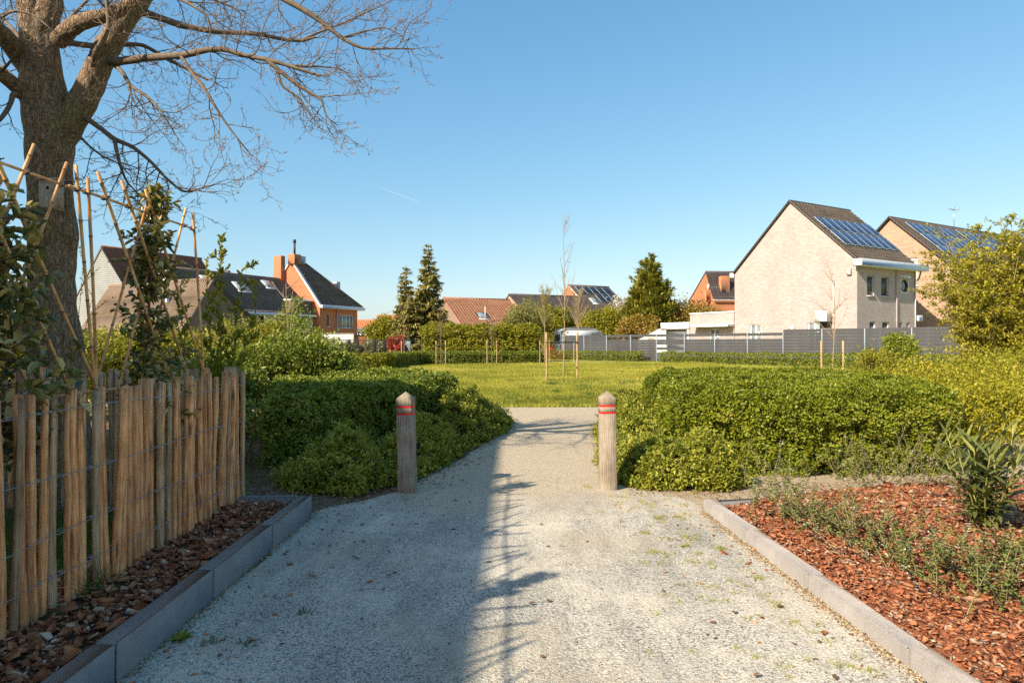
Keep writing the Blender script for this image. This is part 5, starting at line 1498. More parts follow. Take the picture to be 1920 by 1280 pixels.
# ================================================================== BARK MULCH BEDS
def chips(n):
    """unit chips: irregular five-sided flakes about 1 long"""
    a = np.arange(5) * 2 * math.pi / 5 + rng.normal(0, .28, (n, 5))
    rx = .5 * rng.uniform(.7, 1.1, (n, 5)); ry = .30 * rng.uniform(.6, 1.15, (n, 5))
    x = rx * np.cos(a); y = ry * np.sin(a)
    th = rng.uniform(.05, .14, (n, 1))
    top = np.stack([x, y, th + rng.normal(0, .04, (n, 5))], -1); bot = np.stack([x * 1.06, y * 1.06, -th + rng.normal(0, .04, (n, 5))], -1)
    V = np.concatenate([top, bot], 1)
    V[..., 2] += (x ** 2).repeat(2, 0).reshape(n, 10) * 0 
    i = np.arange(5); j = (i + 1) % 5
    return V, np.stack([i, j, j + 5, i + 5], -1), np.arange(5)[None, :]
def rot_mats(n, tilt):
    a = rng.uniform(0, 2 * math.pi, n); t = rng.normal(0, tilt, n); u = rng.normal(0, tilt, n)
    ca, sa = np.cos(a), np.sin(a)
    Rz = np.zeros((n, 3, 3)); Rz[:, 0, 0] = ca; Rz[:, 0, 1] = -sa; Rz[:, 1, 0] = sa; Rz[:, 1, 1] = ca; Rz[:, 2, 2] = 1
    Rx = np.zeros((n, 3, 3)); Rx[:, 0, 0] = 1; Rx[:, 1, 1] = np.cos(t); Rx[:, 1, 2] = -np.sin(t); Rx[:, 2, 1] = np.sin(t); Rx[:, 2, 2] = np.cos(t)
    Ry = np.zeros((n, 3, 3)); Ry[:, 1, 1] = 1; Ry[:, 0, 0] = np.cos(u); Ry[:, 0, 2] = np.sin(u); Ry[:, 2, 0] = -np.sin(u); Ry[:, 2, 2] = np.cos(u)
    return Rz @ Rx @ Ry
def mulch(label, poly, zf, n, mat, gmat, size, nobj, chip_group):
    P = np.array(poly); c0 = P.mean(0)
    xs = np.linspace(P[:, 0].min(), P[:, 0].max(), 40); ys = np.linspace(P[:, 1].min(), P[:, 1].max(), 50)
    # bed surface clipped to the outline by snapping outside vertices is not needed: the outline is a fan of quads
    q = sample_poly(poly, n)
    bed_V = []; T = poly_tris(poly)
    # subdivided triangles for the bed surface
    V = [np.array((x, y)) for x, y in poly]; tris = [tuple(t) for t in T]
    for _ in range(4):
        nt = []; cache = {}
        def md(i, j):
            key = (min(i, j), max(i, j))
            if key not in cache: cache[key] = len(V); V.append((V[i] + V[j]) / 2)
            return cache[key]
        for (a, b, c) in tris:
            ab, bc, ca = md(a, b), md(b, c), md(c, a); nt += [(a, ab, ca), (ab, b, bc), (ca, bc, c), (ab, bc, ca)]
        tris = nt
    V = np.array(V); V3 = np.concatenate([V, zf(V)[:, None]], 1)
    bed = tag(put('mulch_bed', make_mesh('mulch_bed', V3, np.array(tris), gmat, smooth=True)), label, kind='structure')
    z = zf(q)
    s = size * rng.lognormal(-.04, .42, n)
    d = np.hypot(q[:, 0], q[:, 1]); show = s / d
    inview = (np.abs(q[:, 0]) < q[:, 1] * .76 + .05)
    order = np.argsort(-(show * inview))
    first = order[:nobj]; rest = order[nobj:]
    CV, quads, pent = chips(n); Rm = rot_mats(n, .33)
    CV = np.einsum('nij,nkj->nki', Rm, CV * s[:, None, None])
    CV = CV + np.concatenate([q, (z + s * .05 + np.abs(rng.normal(0, .012, n)))[:, None]], 1)[:, None, :]
    m = len(rest); base = np.arange(m)[:, None, None] * 10
    r = rng.random(m)
    me = make_mesh('bark_chips', CV[rest].reshape(-1, 3), [(base + quads[None]).reshape(-1, 4), (base + pent[None]).reshape(-1, 5)], mat, np.concatenate([np.repeat(r, 5), r]))
    o = put('bark_chips', me, bed); o['kind'] = 'stuff'
    tmpl = []
    TV, _, _ = chips(12)
    for k in range(12): tmpl.append(make_mesh('bark_chip', TV[k], [quads, pent], mat, np.full(6, k / 12)))
    for i in first:
        put('bark_chip', tmpl[int(rng.integers(12))], bed, (q[i, 0], q[i, 1], z[i] + s[i] * .06 + abs(rng.normal(0, .012))), (rng.normal(0, .3), rng.normal(0, .3), rng.uniform(0, 6.28)), (s[i],) * 3)
zl = lambda q: .135 + .018 * vnoise(np.c_[q, q[:, :1] * 0], 3.1, 2) + .01 * vnoise(np.c_[q, q[:, :1] * 0], 9, 3)
mulch('dark brown bark mulch between the picket fence and the kerb', [(-1.845, 1.2), (-1.845, 5.84), (-2.72, 5.86), (-2.62, 1.2)], zl, 5200, M['chip_brown'], M['mulch_brown'], .042, 150, 'l')
zr_ = lambda q: .075 + np.clip((q[:, 0] - 1.9) * .06, 0, .10) + .022 * vnoise(np.c_[q, q[:, :1] * 0], 2.3, 2) + .012 * vnoise(np.c_[q, q[:, :1] * 0], 8, 3)
mulch('red bark mulch bed behind the pale kerb in full sun', [(1.945, 2.3), (2.9, 2.6), (6.2, 5.6), (6.6, 7.02), (1.84, 6.10)], zr_, 27000, M['chip_red'], M['mulch_red'], .032, 150, 'r')

# ================================================================== BED PLANTS
def young_shrub(label, x, y, h, nst, seed, flowers=True, lean=(0, 0), spread=.16):
    global rng
    keep = rng; rng = np.random.default_rng(seed)
    z0 = float(zr_(np.array([[x, y]]))[0])
    e = tag(empty('young_shrub', (x, y, z0)), label, 'shrub', 'young white flowering shrubs in the red bark bed')
    base = np.c_[rng.normal(0, spread * .35, (nst, 2)), np.zeros(nst)]
    dr = nrm(np.c_[rng.normal(0, .5, (nst, 2)) + np.array(lean), rng.uniform(.6, 1.2, nst)])
    ln = h * rng.uniform(.55, 1.15, nst)
    P = shoots(base, dr, ln, 6, .22)
    V, F = tubes(P, np.repeat(np.linspace(.0026, .0012, 6)[None], nst, 0), 5)
    mb = MB(); mb.add(V, F); mb.build('stems', M['pale_stem'], e)['kind'] = 'stuff'
    nl = 17
    t = np.tile(np.linspace(.12, 1.0, nl)[None], (nst, 1)); i0 = np.minimum((t * 5).astype(int), 4); fr = (t * 5 - i0)[..., None]; ar = np.arange(nst)[:, None]
    C0 = (P[ar, i0] * (1 - fr) + P[ar, i0 + 1] * fr).reshape(-1, 3)
    C = np.concatenate([C0, C0]); a = rng.uniform(0, 6.28, len(C0)); a = np.concatenate([a, a + math.pi])
    D = np.stack([np.cos(a), np.sin(a), rng.uniform(-.1, .7, len(C))], 1)
    keepm = rng.random(len(C)) < .9; C = C[keepm]; D = D[keepm]
    L = rng.uniform(.016, .036, len(C))
    tone = rng.random(len(C)) * .8
    f = foliage('foliage', C, D, np.array((0, 0, 1.0)) + unit(len(C)) * .35, L, L * .58, M['lf_young'], e, big=True, rnd=tone); f['kind'] = 'stuff'
    if flowers:
        nf = 5 * nst; k = rng.integers(0, len(C0), max(4, nst // 2)); cc = np.repeat(C0[k], 8, 0) + rng.normal(0, .012, (len(k) * 8, 3))
        f = foliage('flowers', cc, unit(len(cc)), unit(len(cc)), .012, .008, M['lf_white'], e); f['kind'] = 'stuff'
    rng = keep
ys_spots = [(1480, 985, 5.55, .42, 'young shrub nearest the kerb corner with white flowers'), (1545, 1000, 5.2, .36, 'young shrub second from the kerb corner'), (1590, 1035, 4.95, .40, 'leafy young shrub before the bare red bark'),
            (1640, 1060, 4.65, .36, 'young shrub leaning over the kerb midway along the bed'), (1725, 1120, 4.15, .36, 'young shrub with tall thin stems midway along the bed'),
            (1790, 1160, 3.9, .34, 'spreading young shrub near the camera end of the bed'), (1870, 1210, 3.6, .34, 'young shrub closest to the camera beside the kerb'),
            (1915, 1130, 4.1, .30, 'small young shrub at the picture edge in red bark')]
for i, (px, py, Y, h, lab) in enumerate(ys_spots):
    young_shrub(lab, (px - 960) / 1280 * Y, Y, h, 23, 50 + i, lean=(-.1, 0), spread=.36)
for i, (px, Y, h, lab) in enumerate(((1455, 6.35, .42, 'thin flowering shrub at the back kerb nearest the low shrub'), (1600, 6.5, .5, 'thin flowering shrub against the sunlit hedge foot'),
                                     (1665, 6.55, .55, 'tall stemmed flowering shrub below the sunlit hedge'), (1735, 6.4, .62, 'white flowering shrub beside the oleander'))):
    young_shrub(lab, (px - 960) / 1280 * Y, Y, h, 22, 80 + i, spread=.40)

def oleander():
    global rng
    keep = rng; rng = np.random.default_rng(5)
    x, y = 3.42, 4.92; z0 = float(zr_(np.array([[x, y]]))[0])
    e = tag(empty('oleander', (x, y, z0)), 'bushy oleander with long narrow leaves standing in red bark', 'shrub')
    tm = []
    for k in range(5):
        L, W = 1.0, .155; n = 7; t = np.linspace(0, 1, n)
        w = W * np.sin(np.clip(t, 0, 1) ** .8 * math.pi) ** .75 * .5; zc = -(.10 + .05 * k) * t ** 2
        V = np.concatenate([np.stack([t, w, zc + .25 * w], 1), np.stack([t, t * 0, zc], 1), np.stack([t, -w, zc + .25 * w], 1)])
        F = np.array([(j * n + i, j * n + i + 1, (j + 1) * n + i + 1, (j + 1) * n + i) for j in range(2) for i in range(n - 1)])
        tm.append(make_mesh('leaf', V, F, M['oleander'], np.full(len(F), (k + .5) / 5)))
    ns = 24
    for i in range(ns):
        a = rng.uniform(0, 6.28); r = rng.uniform(.0, .09); lean = rng.uniform(.05, .62) if i else 0
        h = rng.uniform(.40, .80) * (1 - .3 * lean)
        d = nrm(np.array((math.cos(a) * lean, math.sin(a) * lean, 1.0)))
        b = np.array((r * math.cos(a), r * math.sin(a), -.02))
        P = shoots(b[None], d[None], np.array([h]), 6, .12)[0]
        mb = MB(); mb.tube(P, np.linspace(.0055, .0035, 6), 6); mb.build('stem', M['green_stem'], e)
        nl = 19
        for k in range(nl):
            t = .22 + .78 * k / (nl - 1); q = P[min(int(t * 5), 4)] + (P[min(int(t * 5) + 1, 5)] - P[min(int(t * 5), 4)]) * (t * 5 - min(int(t * 5), 4))
            az = k * 2.1 + rng.normal(0, .25); up = -.15 - 1.05 * t ** 2.5 + rng.normal(0, .15)
            L = rng.uniform(.13, .21) * (1.0 if t < .95 else .75)
            put('leaf', tm[int(min(4, max(0, rng.normal(1.5 + 2 * t ** 3, 1.0))))], e, tuple(q), (rng.normal(0, .25), up, az), (L, L, L))
    rng = keep
oleander()
# ================================================================== THE BIG BARE TREE
def big_tree():
    global rng
    keep = rng; rng = np.random.default_rng(41)
    Y0 = 7.5; o = at(103, 885, Y0); o[2] = 0
    e = tag(empty('bare_tree', tuple(o)), 'large old tree with budding bare branches behind the picket fence', 'tree')
    pp = lambda x, y, dY=0.0: at(x, y, Y0 + dY) - o
    s = Y0 / 1280
    # trunk with bulges
    tr = [(104, 900, 66), (104, 800, 54), (104, 720, 47), (102, 650, 46), (99, 590, 42), (97, 520, 38), (98, 450, 38), (97, 405, 39), (93, 360, 35), (92, 310, 36), (94, 260, 41), (93, 220, 44), (84, 180, 38), (79, 140, 34), (74, 100, 33), (70, 65, 32), (70, 35, 30)]
    k = np.array(tr, float); tt = np.linspace(0, 1, len(k)); t2 = np.linspace(0, 1, 90)
    cx = np.interp(t2, tt, k[:, 0]); cy = np.interp(t2, tt, k[:, 1]); cr = np.interp(t2, tt, k[:, 2]) * s
    ker = np.ones(5) / 5
    for arr in (cx, cr): arr[2:-2] = np.convolve(arr, ker, 'valid')
    Pt = np.array([pp(a, b) for a, b in zip(cx, cy)])
    n = 48
    V, F = tubes(Pt[None], cr[None], n)
    Vr = V.reshape(90, n, 3); ax = Pt[:, None, :]
    rad = Vr - ax; ru = nrm(rad)
    q = Vr * np.array((1, 1, .45))
    disp = .022 * vnoise(q, 7, 1) + .013 * vnoise(q, 17, 2) + .009 * vnoise(Vr * np.array((1, 1, .25)), 38, 3)
    # burl bulges and old branch scars
    for (bx, by, br_, amp, dyy) in ((150, 440, .16, .09, -.05), (150, 640, .13, .05, -.1), (60, 610, .2, .05, -.1), (55, 415, .12, .04, -.1), (95, 500, .07, .03, -.28)):
        c = pp(bx, by, dyy); dd = np.linalg.norm(Vr - c, axis=-1); disp += amp * np.exp(-(dd / br_) ** 2)
    Vr = Vr + ru * disp[..., None]
    mb = MB(); mb.add(Vr.reshape(-1, 3), F)
    limbs = []
    def limb(pts, r0, r1, nn=14, segs=None):
        P = np.array([pp(*p) for p in pts]); m = len(P); ts = np.linspace(0, 1, m); tq = np.linspace(0, 1, (segs or m * 5))
        Q = np.stack([np.interp(tq, ts, P[:, i]) for i in range(3)], 1)
        for _ in range(3): Q[1:-1] = (Q[:-2] + 2 * Q[1:-1] + Q[2:]) / 4
        rr = (r0 + (r1 - r0) * tq ** .9) * s
        Vv, Ff = tubes(Q[None], rr[None], nn)
        Vq = Vv.reshape(len(Q), nn, 3); rad = nrm(Vq - Q[:, None, :])
        Vq = Vq + rad * (rr[:, None] * (.10 * vnoise(Vq, 14, 5) + .07 * vnoise(Vq, 34, 6)))[..., None]
        limbs.append((Q, rr))
        return Vq.reshape(-1, 3), Ff
    big = [([(108, 265), (148, 205), (176, 145), (198, 95), (228, 42), (262, 0, .1), (300, -60, .2)], 27, 17),
           ([(70, 70), (62, 35), (48, 0), (30, -60)], 24, 14), ([(78, 60), (95, 15), (100, -40), (105, -90)], 24, 16),
           ([(70, 150), (40, 110), (15, 75, -.3), (-15, 45, -.6), (-60, 10, -.9)], 22, 11), ([(60, 190), (35, 165, -.2), (0, 138, -.4), (-50, 110, -.6)], 15, 9),
           ([(110, 75, -.1), (135, 50, -.3), (165, 36, -.4), (200, 30, -.4), (235, 15, -.4), (275, -20, -.4)], 16, 9)]
    for (pts, r0, r1) in big:
        a, b = limb(pts, r0, r1); mb.add(a, b)
    mb.build('trunk', M['bark'], e, smooth=True)
    mids = [([(196, 112), (222, 116, -.1), (262, 110, -.2), (300, 107, -.3), (345, 104, -.4), (385, 94, -.5), (420, 92, -.5), (455, 104, -.5), (505, 112, -.6), (555, 128, -.6), (600, 142, -.6)], 8.5, 2.5),
            ([(250, 18, .1), (290, 30, .2), (335, 47, .3), (385, 57, .4), (430, 62, .5), (480, 63, .5), (530, 74, .5), (565, 78, .5), (590, 70, .5)], 8, 2.5),
            ([(300, -60, .2), (400, -55, .0), (480, -35, -.2), (540, 2, -.3), (575, 22, -.3), (610, 46, -.3), (640, 72, -.3), (680, 92, -.3), (725, 91, -.3), (778, 92, -.3)], 9, 1.3),
            ([(118, 78, .1), (150, 84, .2), (190, 88, .4), (235, 83, .5), (268, 84, .6), (300, 102, .7), (350, 130, .8), (390, 150, .8)], 7, 2.2),
            ([(162, 222), (185, 238, -.1), (215, 262, -.2), (250, 275, -.2), (285, 305, -.3), (312, 335, -.3), (345, 362, -.3), (380, 352, -.3), (408, 345, -.3)], 5.5, 1.0),
            ([(215, 262, -.2), (222, 300, -.3), (236, 340, -.3), (262, 366, -.3)], 4.2, 1.0),
            ([(140, 245), (165, 272, -.3), (190, 292, -.4), (220, 305, -.4), (245, 330, -.4)], 2.5, .8),
            ([(215, 122), (232, 138, -.2), (244, 162, -.3), (275, 180, -.4), (300, 205, -.5), (318, 235, -.5), (335, 262, -.5)], 4.6, .9),
            ([(240, 155, -.3), (248, 185, -.4), (262, 210, -.5)], 3.2, .9),
            ([(340, 106, -.4), (362, 140, -.5), (388, 172, -.6), (408, 208, -.6), (430, 240, -.6), (452, 268, -.6), (470, 290, -.6)], 3.6, .8),
            ([(440, 100, -.5), (480, 108, -.4), (530, 122, -.3), (580, 124, -.3), (640, 128, -.2), (662, 150, -.2)], 3.6, .8),
            ([(500, 112, -.6), (530, 138, -.6), (570, 168, -.6), (592, 180, -.6), (604, 188, -.6), (610, 215, -.6), (624, 232, -.6)], 4.2, .9),
            ([(520, 132, -.6), (528, 162, -.6), (560, 182, -.6), (575, 205, -.6), (592, 228, -.6)], 2.8, .8),
            ([(560, 78, .5), (600, 60, .5), (640, 45, .5), (690, 22, .5), (728, 5, .5)], 3.2, .8),
            ([(640, 72, -.3), (680, 60, -.2), (720, 50, -.2), (755, 68, -.2)], 2.5, .7),
            ([(35, 180, -.2), (25, 175, -.3), (18, 200, -.3), (0, 225, -.4), (-30, 250, -.5)], 6, 2.5),
            ([(40, 160, .2), (15, 135, .4), (-20, 110, .6)], 5, 2.5),
            ([(175, 122, -.3), (180, 98, -.45), (196, 70, -.5), (205, 48, -.5), (202, 20, -.5), (198, -25, -.5)], 6, 3),
            ([(60, 120, .3), (30, 60, .6), (0, 30, .8), (-40, 10, 1)], 6, 2), ([(110, 60, .3), (140, 25, .6), (175, -10, .8)], 5, 2),
            ([(275, -20, -.4), (320, -10, -.5), (360, 10, -.6), (390, 30, -.6), (395, 60, -.6)], 4, 1.2),
            ([(300, -60, .2), (340, -30, .3), (400, 0, .5), (440, 15, .6), (462, 35, .6)], 4, 1.2),
            ([(105, -60), (150, -30, .4), (190, 5, .6), (230, 60, .7), (260, 120, .8)], 4, 1.0),
            ([(262, 366, -.3), (290, 372, -.3), (315, 385, -.3), (330, 378, -.3)], 1.2, .6),
            ([(-15, 45, -.6), (20, 20, -.8), (60, 25, -.9), (90, 50, -1)], 3, 1.0), ([(0, 138, -.4), (20, 115, -.6), (45, 75, -.7)], 3, 1.0)]
    mb = MB(); start = len(limbs)
    for (pts, r0, r1) in mids:
        a, b = limb(pts, r0, r1, 8); mb.add(a, b)
    mb.build('branches', M['branch'], e, smooth=True)
    # finer branches grown off the limbs, twigs off those, buds on the twigs
    def grow(lines, step, lmin, lmax, ang, k, grav, tmin=.12):
        B, D, L, Rd = [], [], [], []
        for (Q, rr) in lines:
            seg = np.linalg.norm(np.diff(Q, axis=0), axis=1); cum = np.concatenate([[0], np.cumsum(seg)]); tot = cum[-1]
            m = max(1, int(tot / step)); ss = (np.arange(m) + rng.random(m)) * tot / m
            ss = ss[ss > tmin * tot]; ss = np.append(ss, tot)
            for x in ss:
                i = min(np.searchsorted(cum, x) - 1, len(Q) - 2); i = max(i, 0)
                f = (x - cum[i]) / max(seg[i], 1e-6); p = Q[i] + (Q[i + 1] - Q[i]) * f
                tng = (Q[i + 1] - Q[i]) / max(seg[i], 1e-6)
                v = nrm(np.cross(tng, unit(1)[0])); a = R(rng.uniform(*ang)) if x < tot else R(rng.uniform(0, 25))
                d = tng * math.cos(a) + v * math.sin(a); d[2] += grav
                B.append(p); D.append(nrm(d)); L.append(rng.uniform(lmin, lmax) * (1.0 - .35 * x / tot)); Rd.append(rr[min(i, len(rr) - 1)])
        B, D, L, Rd = map(np.array, (B, D, L, Rd))
        t = np.linspace(0, 1, k)
        b1 = unit(len(B)) * .32; b2 = unit(len(B)) * .16
        P = B[:, None, :] + D[:, None, :] * (L[:, None] * t)[..., None] + b1[:, None, :] * (L[:, None] * t ** 2)[..., None] + b2[:, None, :] * (L[:, None] * np.sin(t * 7))[..., None] * .4
        P[:, :, 2] += (.16 * L)[:, None] * t ** 2
        return P, Rd, L
    base = [(Q[len(Q) // 4:], rr[len(Q) // 4:]) for Q, rr in limbs[start:]] + [(Q[len(Q) // 2:], rr[len(Q) // 2:]) for Q, rr in limbs[:start]]
    P2, R2, L2 = grow(base, .10, .25, .75, (28, 72), 9, -.06, .05)
    r2 = np.minimum(.0068, np.maximum(.0036, R2 * .55))[:, None] * np.linspace(1, .38, 9)[None]
    P3, R3, L3 = grow([(P2[i], r2[i]) for i in range(len(P2))], (.072), .09, .32, (25, 70), 6, .02)
    r3 = np.minimum(.0036, np.maximum(.0024, R3 * .7))[:, None] * np.linspace(1, .55, 6)[None]
    sel = rng.random(len(P3)) < .85
    P4, R4, L4 = grow([(P3[i], r3[i]) for i in np.nonzero(sel)[0]], .085, .03, .11, (25, 70), 3, .03, .2)
    r4 = np.full((len(P4), 3), .0021)
    V2, F2 = tubes(P2, r2, 5); V3, F3 = tubes(P3, r3, 4); V4, F4 = tubes(P4, r4, 3)
    mb = MB(); mb.add(V2, F2); mb.build('branchlets', M['branch'], e)['kind'] = 'stuff'
    mb = MB(); mb.add(V3, F3); mb.add(V4, F4); o_ = mb.build('twigs', M['twig'], e); o_['kind'] = 'stuff'
    tips = np.concatenate([P4[:, -1], P3[:, -1], P4[rng.random(len(P4)) < .5, 1]])
    C = np.repeat(tips, 2, 0) + rng.normal(0, .003, (len(tips) * 2, 3))
    f = foliage('buds', C, unit(len(C)) + np.array((0, 0, .5)), unit(len(C)), rng.uniform(.010, .022, len(C)), rng.uniform(.006, .010, len(C)), M['bud'], e, fold=.5); f['kind'] = 'stuff'
    print('tree twigs', len(P2), len(P3), len(P4))
    rng = keep
big_tree()

# ================================================================== SHRUBS BEHIND THE PICKET FENCE (left)
bush('leafy_shrub', 'broad leafy shrub catching sun above the shaded hedge', (-4.75, 14.2), (1.5, 1.3, 1.72), 22000, .08, M['lf_green'], blobs=34, stems=9)
bush('leafy_shrub', 'fresh green shrub behind the fence corner', (-4.9, 11.0), (1.0, .9, 1.25), 14000, .06, M['lf_green'], blobs=24, stems=9)
bush('leafy_shrub', 'dark leafy shrub between the fence corner and the clipped hedge', (-3.35, 8.5), (.5, .55, .95), 2600, .042, M['lf_hedge_l'], blobs=16, stems=10, loose=.5, core=False)
bush('leafy_shrub', 'tall yellow-green shrub behind the broad leafy one', (-6.6, 17.5), (2.0, 1.4, 2.1), 18000, .085, M['lf_yellow'], blobs=36)
bush('leafy_shrub', 'yellow-green shrub seen through the bamboo canes', (-8.6, 15.5), (2.2, 1.4, 1.85), 18000, .085, M['lf_yellow'], blobs=36)
bush('leafy_shrub', 'yellow-green shrub left of the tree trunk', (-9.6, 12.8), (1.4, 1.2, 2.9), 9000, .06, M['lf_yellow'], blobs=26, loose=.6)
hedge('beech_hedge', 'rust coloured beech hedge seen between bamboo and shrubs', [(-15.5, 24), (-8.2, 26.0), (-8.5, 27.2), (-15.5, 25.4)], 1.85, 15000, .075, M['lf_brown'], rough=.1)
bush('leafy_shrub', 'dark evergreen bush beside the white garden wall', (-9.3, 31.0), (1.3, 1.2, 2.1), 7000, .09, M['lf_hedge_l'], blobs=20)
bush('leafy_shrub', 'loose young shrub at the end of the shaded hedge', (-3.6, 15.6), (.7, .6, 1.15), 2600, .045, M['lf_green'], blobs=16, loose=.6, core=False)
def whip_shrub(label, x, y, stems, leaf, mat, seed, group=None, dens=42):
    """open shrub of long bare stems carrying leaves towards their ends"""
    global rng
    keep = rng; rng = np.random.default_rng(seed)
    e = tag(empty('open_shrub', (x, y, float(gz(y)))), label, 'shrub', group)
    C, D, T = [], [], []
    for (dx, dy, h, th) in stems:
        k = 9; t = np.linspace(0, 1, k)[:, None]
        P = np.array((0, 0, -.05)) + np.array((dx, dy, h)) * t + unit(1) * .05 * np.sin(t * 3)
        mb = MB(); mb.tube(P, np.linspace(th, th * .3, k), 6); mb.build('stem', M['pale_stem'], e)
        side = [P]
        for j in range(7):
            b = P[3 + j % 6]; d = nrm(np.array((dx, dy, h)) / max(h, .1) * .5 + unit(1)[0] * .75 + np.array((0, 0, .35))); l = rng.uniform(.2, .5)
            q = shoots(b[None], d[None], np.array([l]), 5, .2)[0]; side.append(q)
            mb = MB(); mb.tube(q, np.linspace(.004, .002, 5), 4); mb.build('twig', M['pale_stem'], e)
        for q in side:
            n = dens if len(q) == 9 else dens // 3
            tt = rng.uniform(.35 if len(q) == 9 else .1, 1, n) * (len(q) - 1); i0 = np.minimum(tt.astype(int), len(q) - 2); f = (tt - i0)[:, None]
            C.append(q[i0] * (1 - f) + q[i0 + 1] * f); D.append(nrm(q[-1] - q[0])[None] * .5 + unit(n) * .7 + np.array((0, 0, .4)))
    C = np.concatenate(C); D = np.concatenate(D); L = leaf * rng.uniform(.5, 1.2, len(C))
    f = foliage('foliage', C, D, unit(len(C)) + np.array((0, 0, .6)), L, L * .42, mat, e, big=True); f['kind'] = 'stuff'
    rng = keep
whip_shrub('open shrub with upright leafy shoots rising above the fence corner', -4.15, 9.6, [(.05, 0, 2.95, .012), (.3, .1, 2.6, .01), (-.55, 0, 2.2, .01), (.1, -.1, 1.9, .009), (-.25, .2, 2.75, .009), (.55, 0, 2.0, .009)], .095, M['lf_yellow'], 71, dens=80)
whip_shrub('thin whippy shrub with small yellow leaves beside the tree trunk', -6.4, 9.6, [(-.3, 0, 2.5, .008), (.15, 0, 3.0, .007), (.5, 0, 2.2, .007), (.3, .1, 2.7, .006)], .04, M['lf_yellow'], 72, dens=50)
whip_shrub('whippy yellow-leaved shrub at the picture edge beside the trunk', -7.2, 9.0, [(-.3, 0, 2.7, .008), (.15, 0, 2.9, .007), (.4, 0, 2.3, .007), (-.1, .1, 2.5, .006)], .045, M['lf_yellow'], 73, dens=60)
def bare_sapling(label, x, y, h, seed, nb=12, spread=.8, r=.018, up=.9, start=.35, cat='tree', stakes=(), crown_dense=False, sh=1.9, bands=True, sub=5, leafmat=None, tr=None):
    global rng
    keep = rng; rng = np.random.default_rng(seed)
    z0 = float(gz(y))
    e = tag(empty('young_tree', (x, y, z0)), label, cat, 'young staked trees round the meadow' if stakes else None)
    k = 12; t = np.linspace(0, 1, k)
    P = np.stack([.03 * np.sin(t * 5 + seed), .03 * np.cos(t * 4), t * h - .05], 1)
    mb = MB(); mb.tube(P, np.linspace(r, r * .25, k), 7); mb.build('trunk', M['twig'] if tr is None else M[tr], e)
    f = rng.uniform(start, .97, nb); b = np.stack([np.interp(f, t, P[:, i]) for i in range(3)], 1)
    a = rng.uniform(0, 6.28, nb); d = nrm(np.stack([np.cos(a), np.sin(a), np.full(nb, up)], 1)); ln = spread * rng.uniform(.5, 1.1, nb) * (1 - .5 * (f - start))
    Q = shoots(b, d, ln, 6, .2, up=.3)
    V, F = tubes(Q, np.repeat(np.linspace(r * .42, r * .14, 6)[None], nb, 0), 5); mb = MB(); mb.add(V, F)
    i = rng.integers(0, nb, nb * sub); j = rng.integers(1, 5, nb * sub); b2 = Q[i, j]; d2 = nrm(d[i] * .7 + unit(len(i)) * .6 + np.array((0, 0, .3)))
    Q2 = shoots(b2, d2, spread * .4 * rng.uniform(.4, 1.1, len(i)), 4, .2)
    V, F = tubes(Q2, np.repeat(np.linspace(r * .18, r * .08, 4)[None], len(i), 0), 4); mb.add(V, F); mb.build('branches', M['twig'] if tr is None else M[tr], e)
    if leafmat:
        C = np.concatenate([Q2[:, 1], Q2[:, 2], Q2[:, 3]]); C = np.repeat(C, 3, 0) + rng.normal(0, .03, (len(C) * 3, 3))
        ff = foliage('buds', C, unit(len(C)), unit(len(C)), .05, .03, M[leafmat], e); ff['kind'] = 'stuff'
    for (sx, sy) in stakes:
        sk = tag(empty('tree_stake', (x + sx, y + sy, float(gz(y + sy)))), None, None)
        rr = .035 if sh > 1.6 else .028
        zz = np.linspace(-.1, sh, 6); mb = MB(); mb.tube(np.stack([.01 * np.sin(zz * 2), 0 * zz, zz], 1), np.full(6, rr), 10)
        COL.objects.unlink(sk); bpy.data.objects.remove(sk)
        st = mb.build('stake', M['stake_wood'], e, (sx, sy, float(gz(y + sy)) - z0))
        if bands:
            zb = sh * .80; q = np.array([np.interp(zb, P[:, 2], P[:, c]) for c in range(3)])
            mb = MB(); tq = np.linspace(0, 1, 7)[:, None]; A = np.array((sx, sy, zb)); ln_ = A + (q - A) * tq; ln_[:, 2] -= .0 
            for dy in (-.03, .03):
                mb.tube(ln_ + np.array((0, dy, 0)), .028, 6)
            mb.build('tie_band', M['black'], e)
    rng = keep
    return e
bare_sapling('slender bare tree between two stout stakes in the meadow centre', 1.98, 26.1, 6.35, 12, nb=16, spread=.95, r=.028, stakes=((-.62, .9), (.66, 1.6)), start=.38, up=1.6, sh=1.95, tr='pale_stem')
def px_tree(label, px, Y, h, seed, stk, **kw):
    x = (px - 960) / 1280 * Y
    bare_sapling(label, x, Y, h, seed, stakes=tuple(((s - px) / 1280 * Y, .05 * i) for i, s in enumerate(stk)), **kw)
px_tree('bare young tree with one leaning stake before the conifers', 757, 41.0, 3.6, 31, (752.5,), nb=14, spread=.8, r=.03, sh=1.55, bands=False)
px_tree('thin bare young tree between twin stakes at the laurel end', 826, 42.5, 3.4, 32, (817.5, 835), nb=14, spread=.7, r=.028, sh=1.55, bands=True)
px_tree('thin bare young tree between twin stakes before the barn', 922, 43.0, 3.3, 33, (913, 931), nb=13, spread=.7, r=.026, sh=1.55, bands=False)
px_tree('pollarded young tree beside the red car', 1022, 43.5, 4.4, 34, (1012, 1030), nb=34, spread=1.1, r=.035, start=.55, up=1.9, sh=1.55, bands=False, sub=7, leafmat='lf_yellow', tr='pale_stem')
px_tree('pollarded young tree before the camper van', 1084, 44.0, 4.2, 35, (1076,), nb=46, spread=1.25, r=.036, start=.56, up=1.9, sh=1.5, bands=False, sub=8, tr='pale_stem')
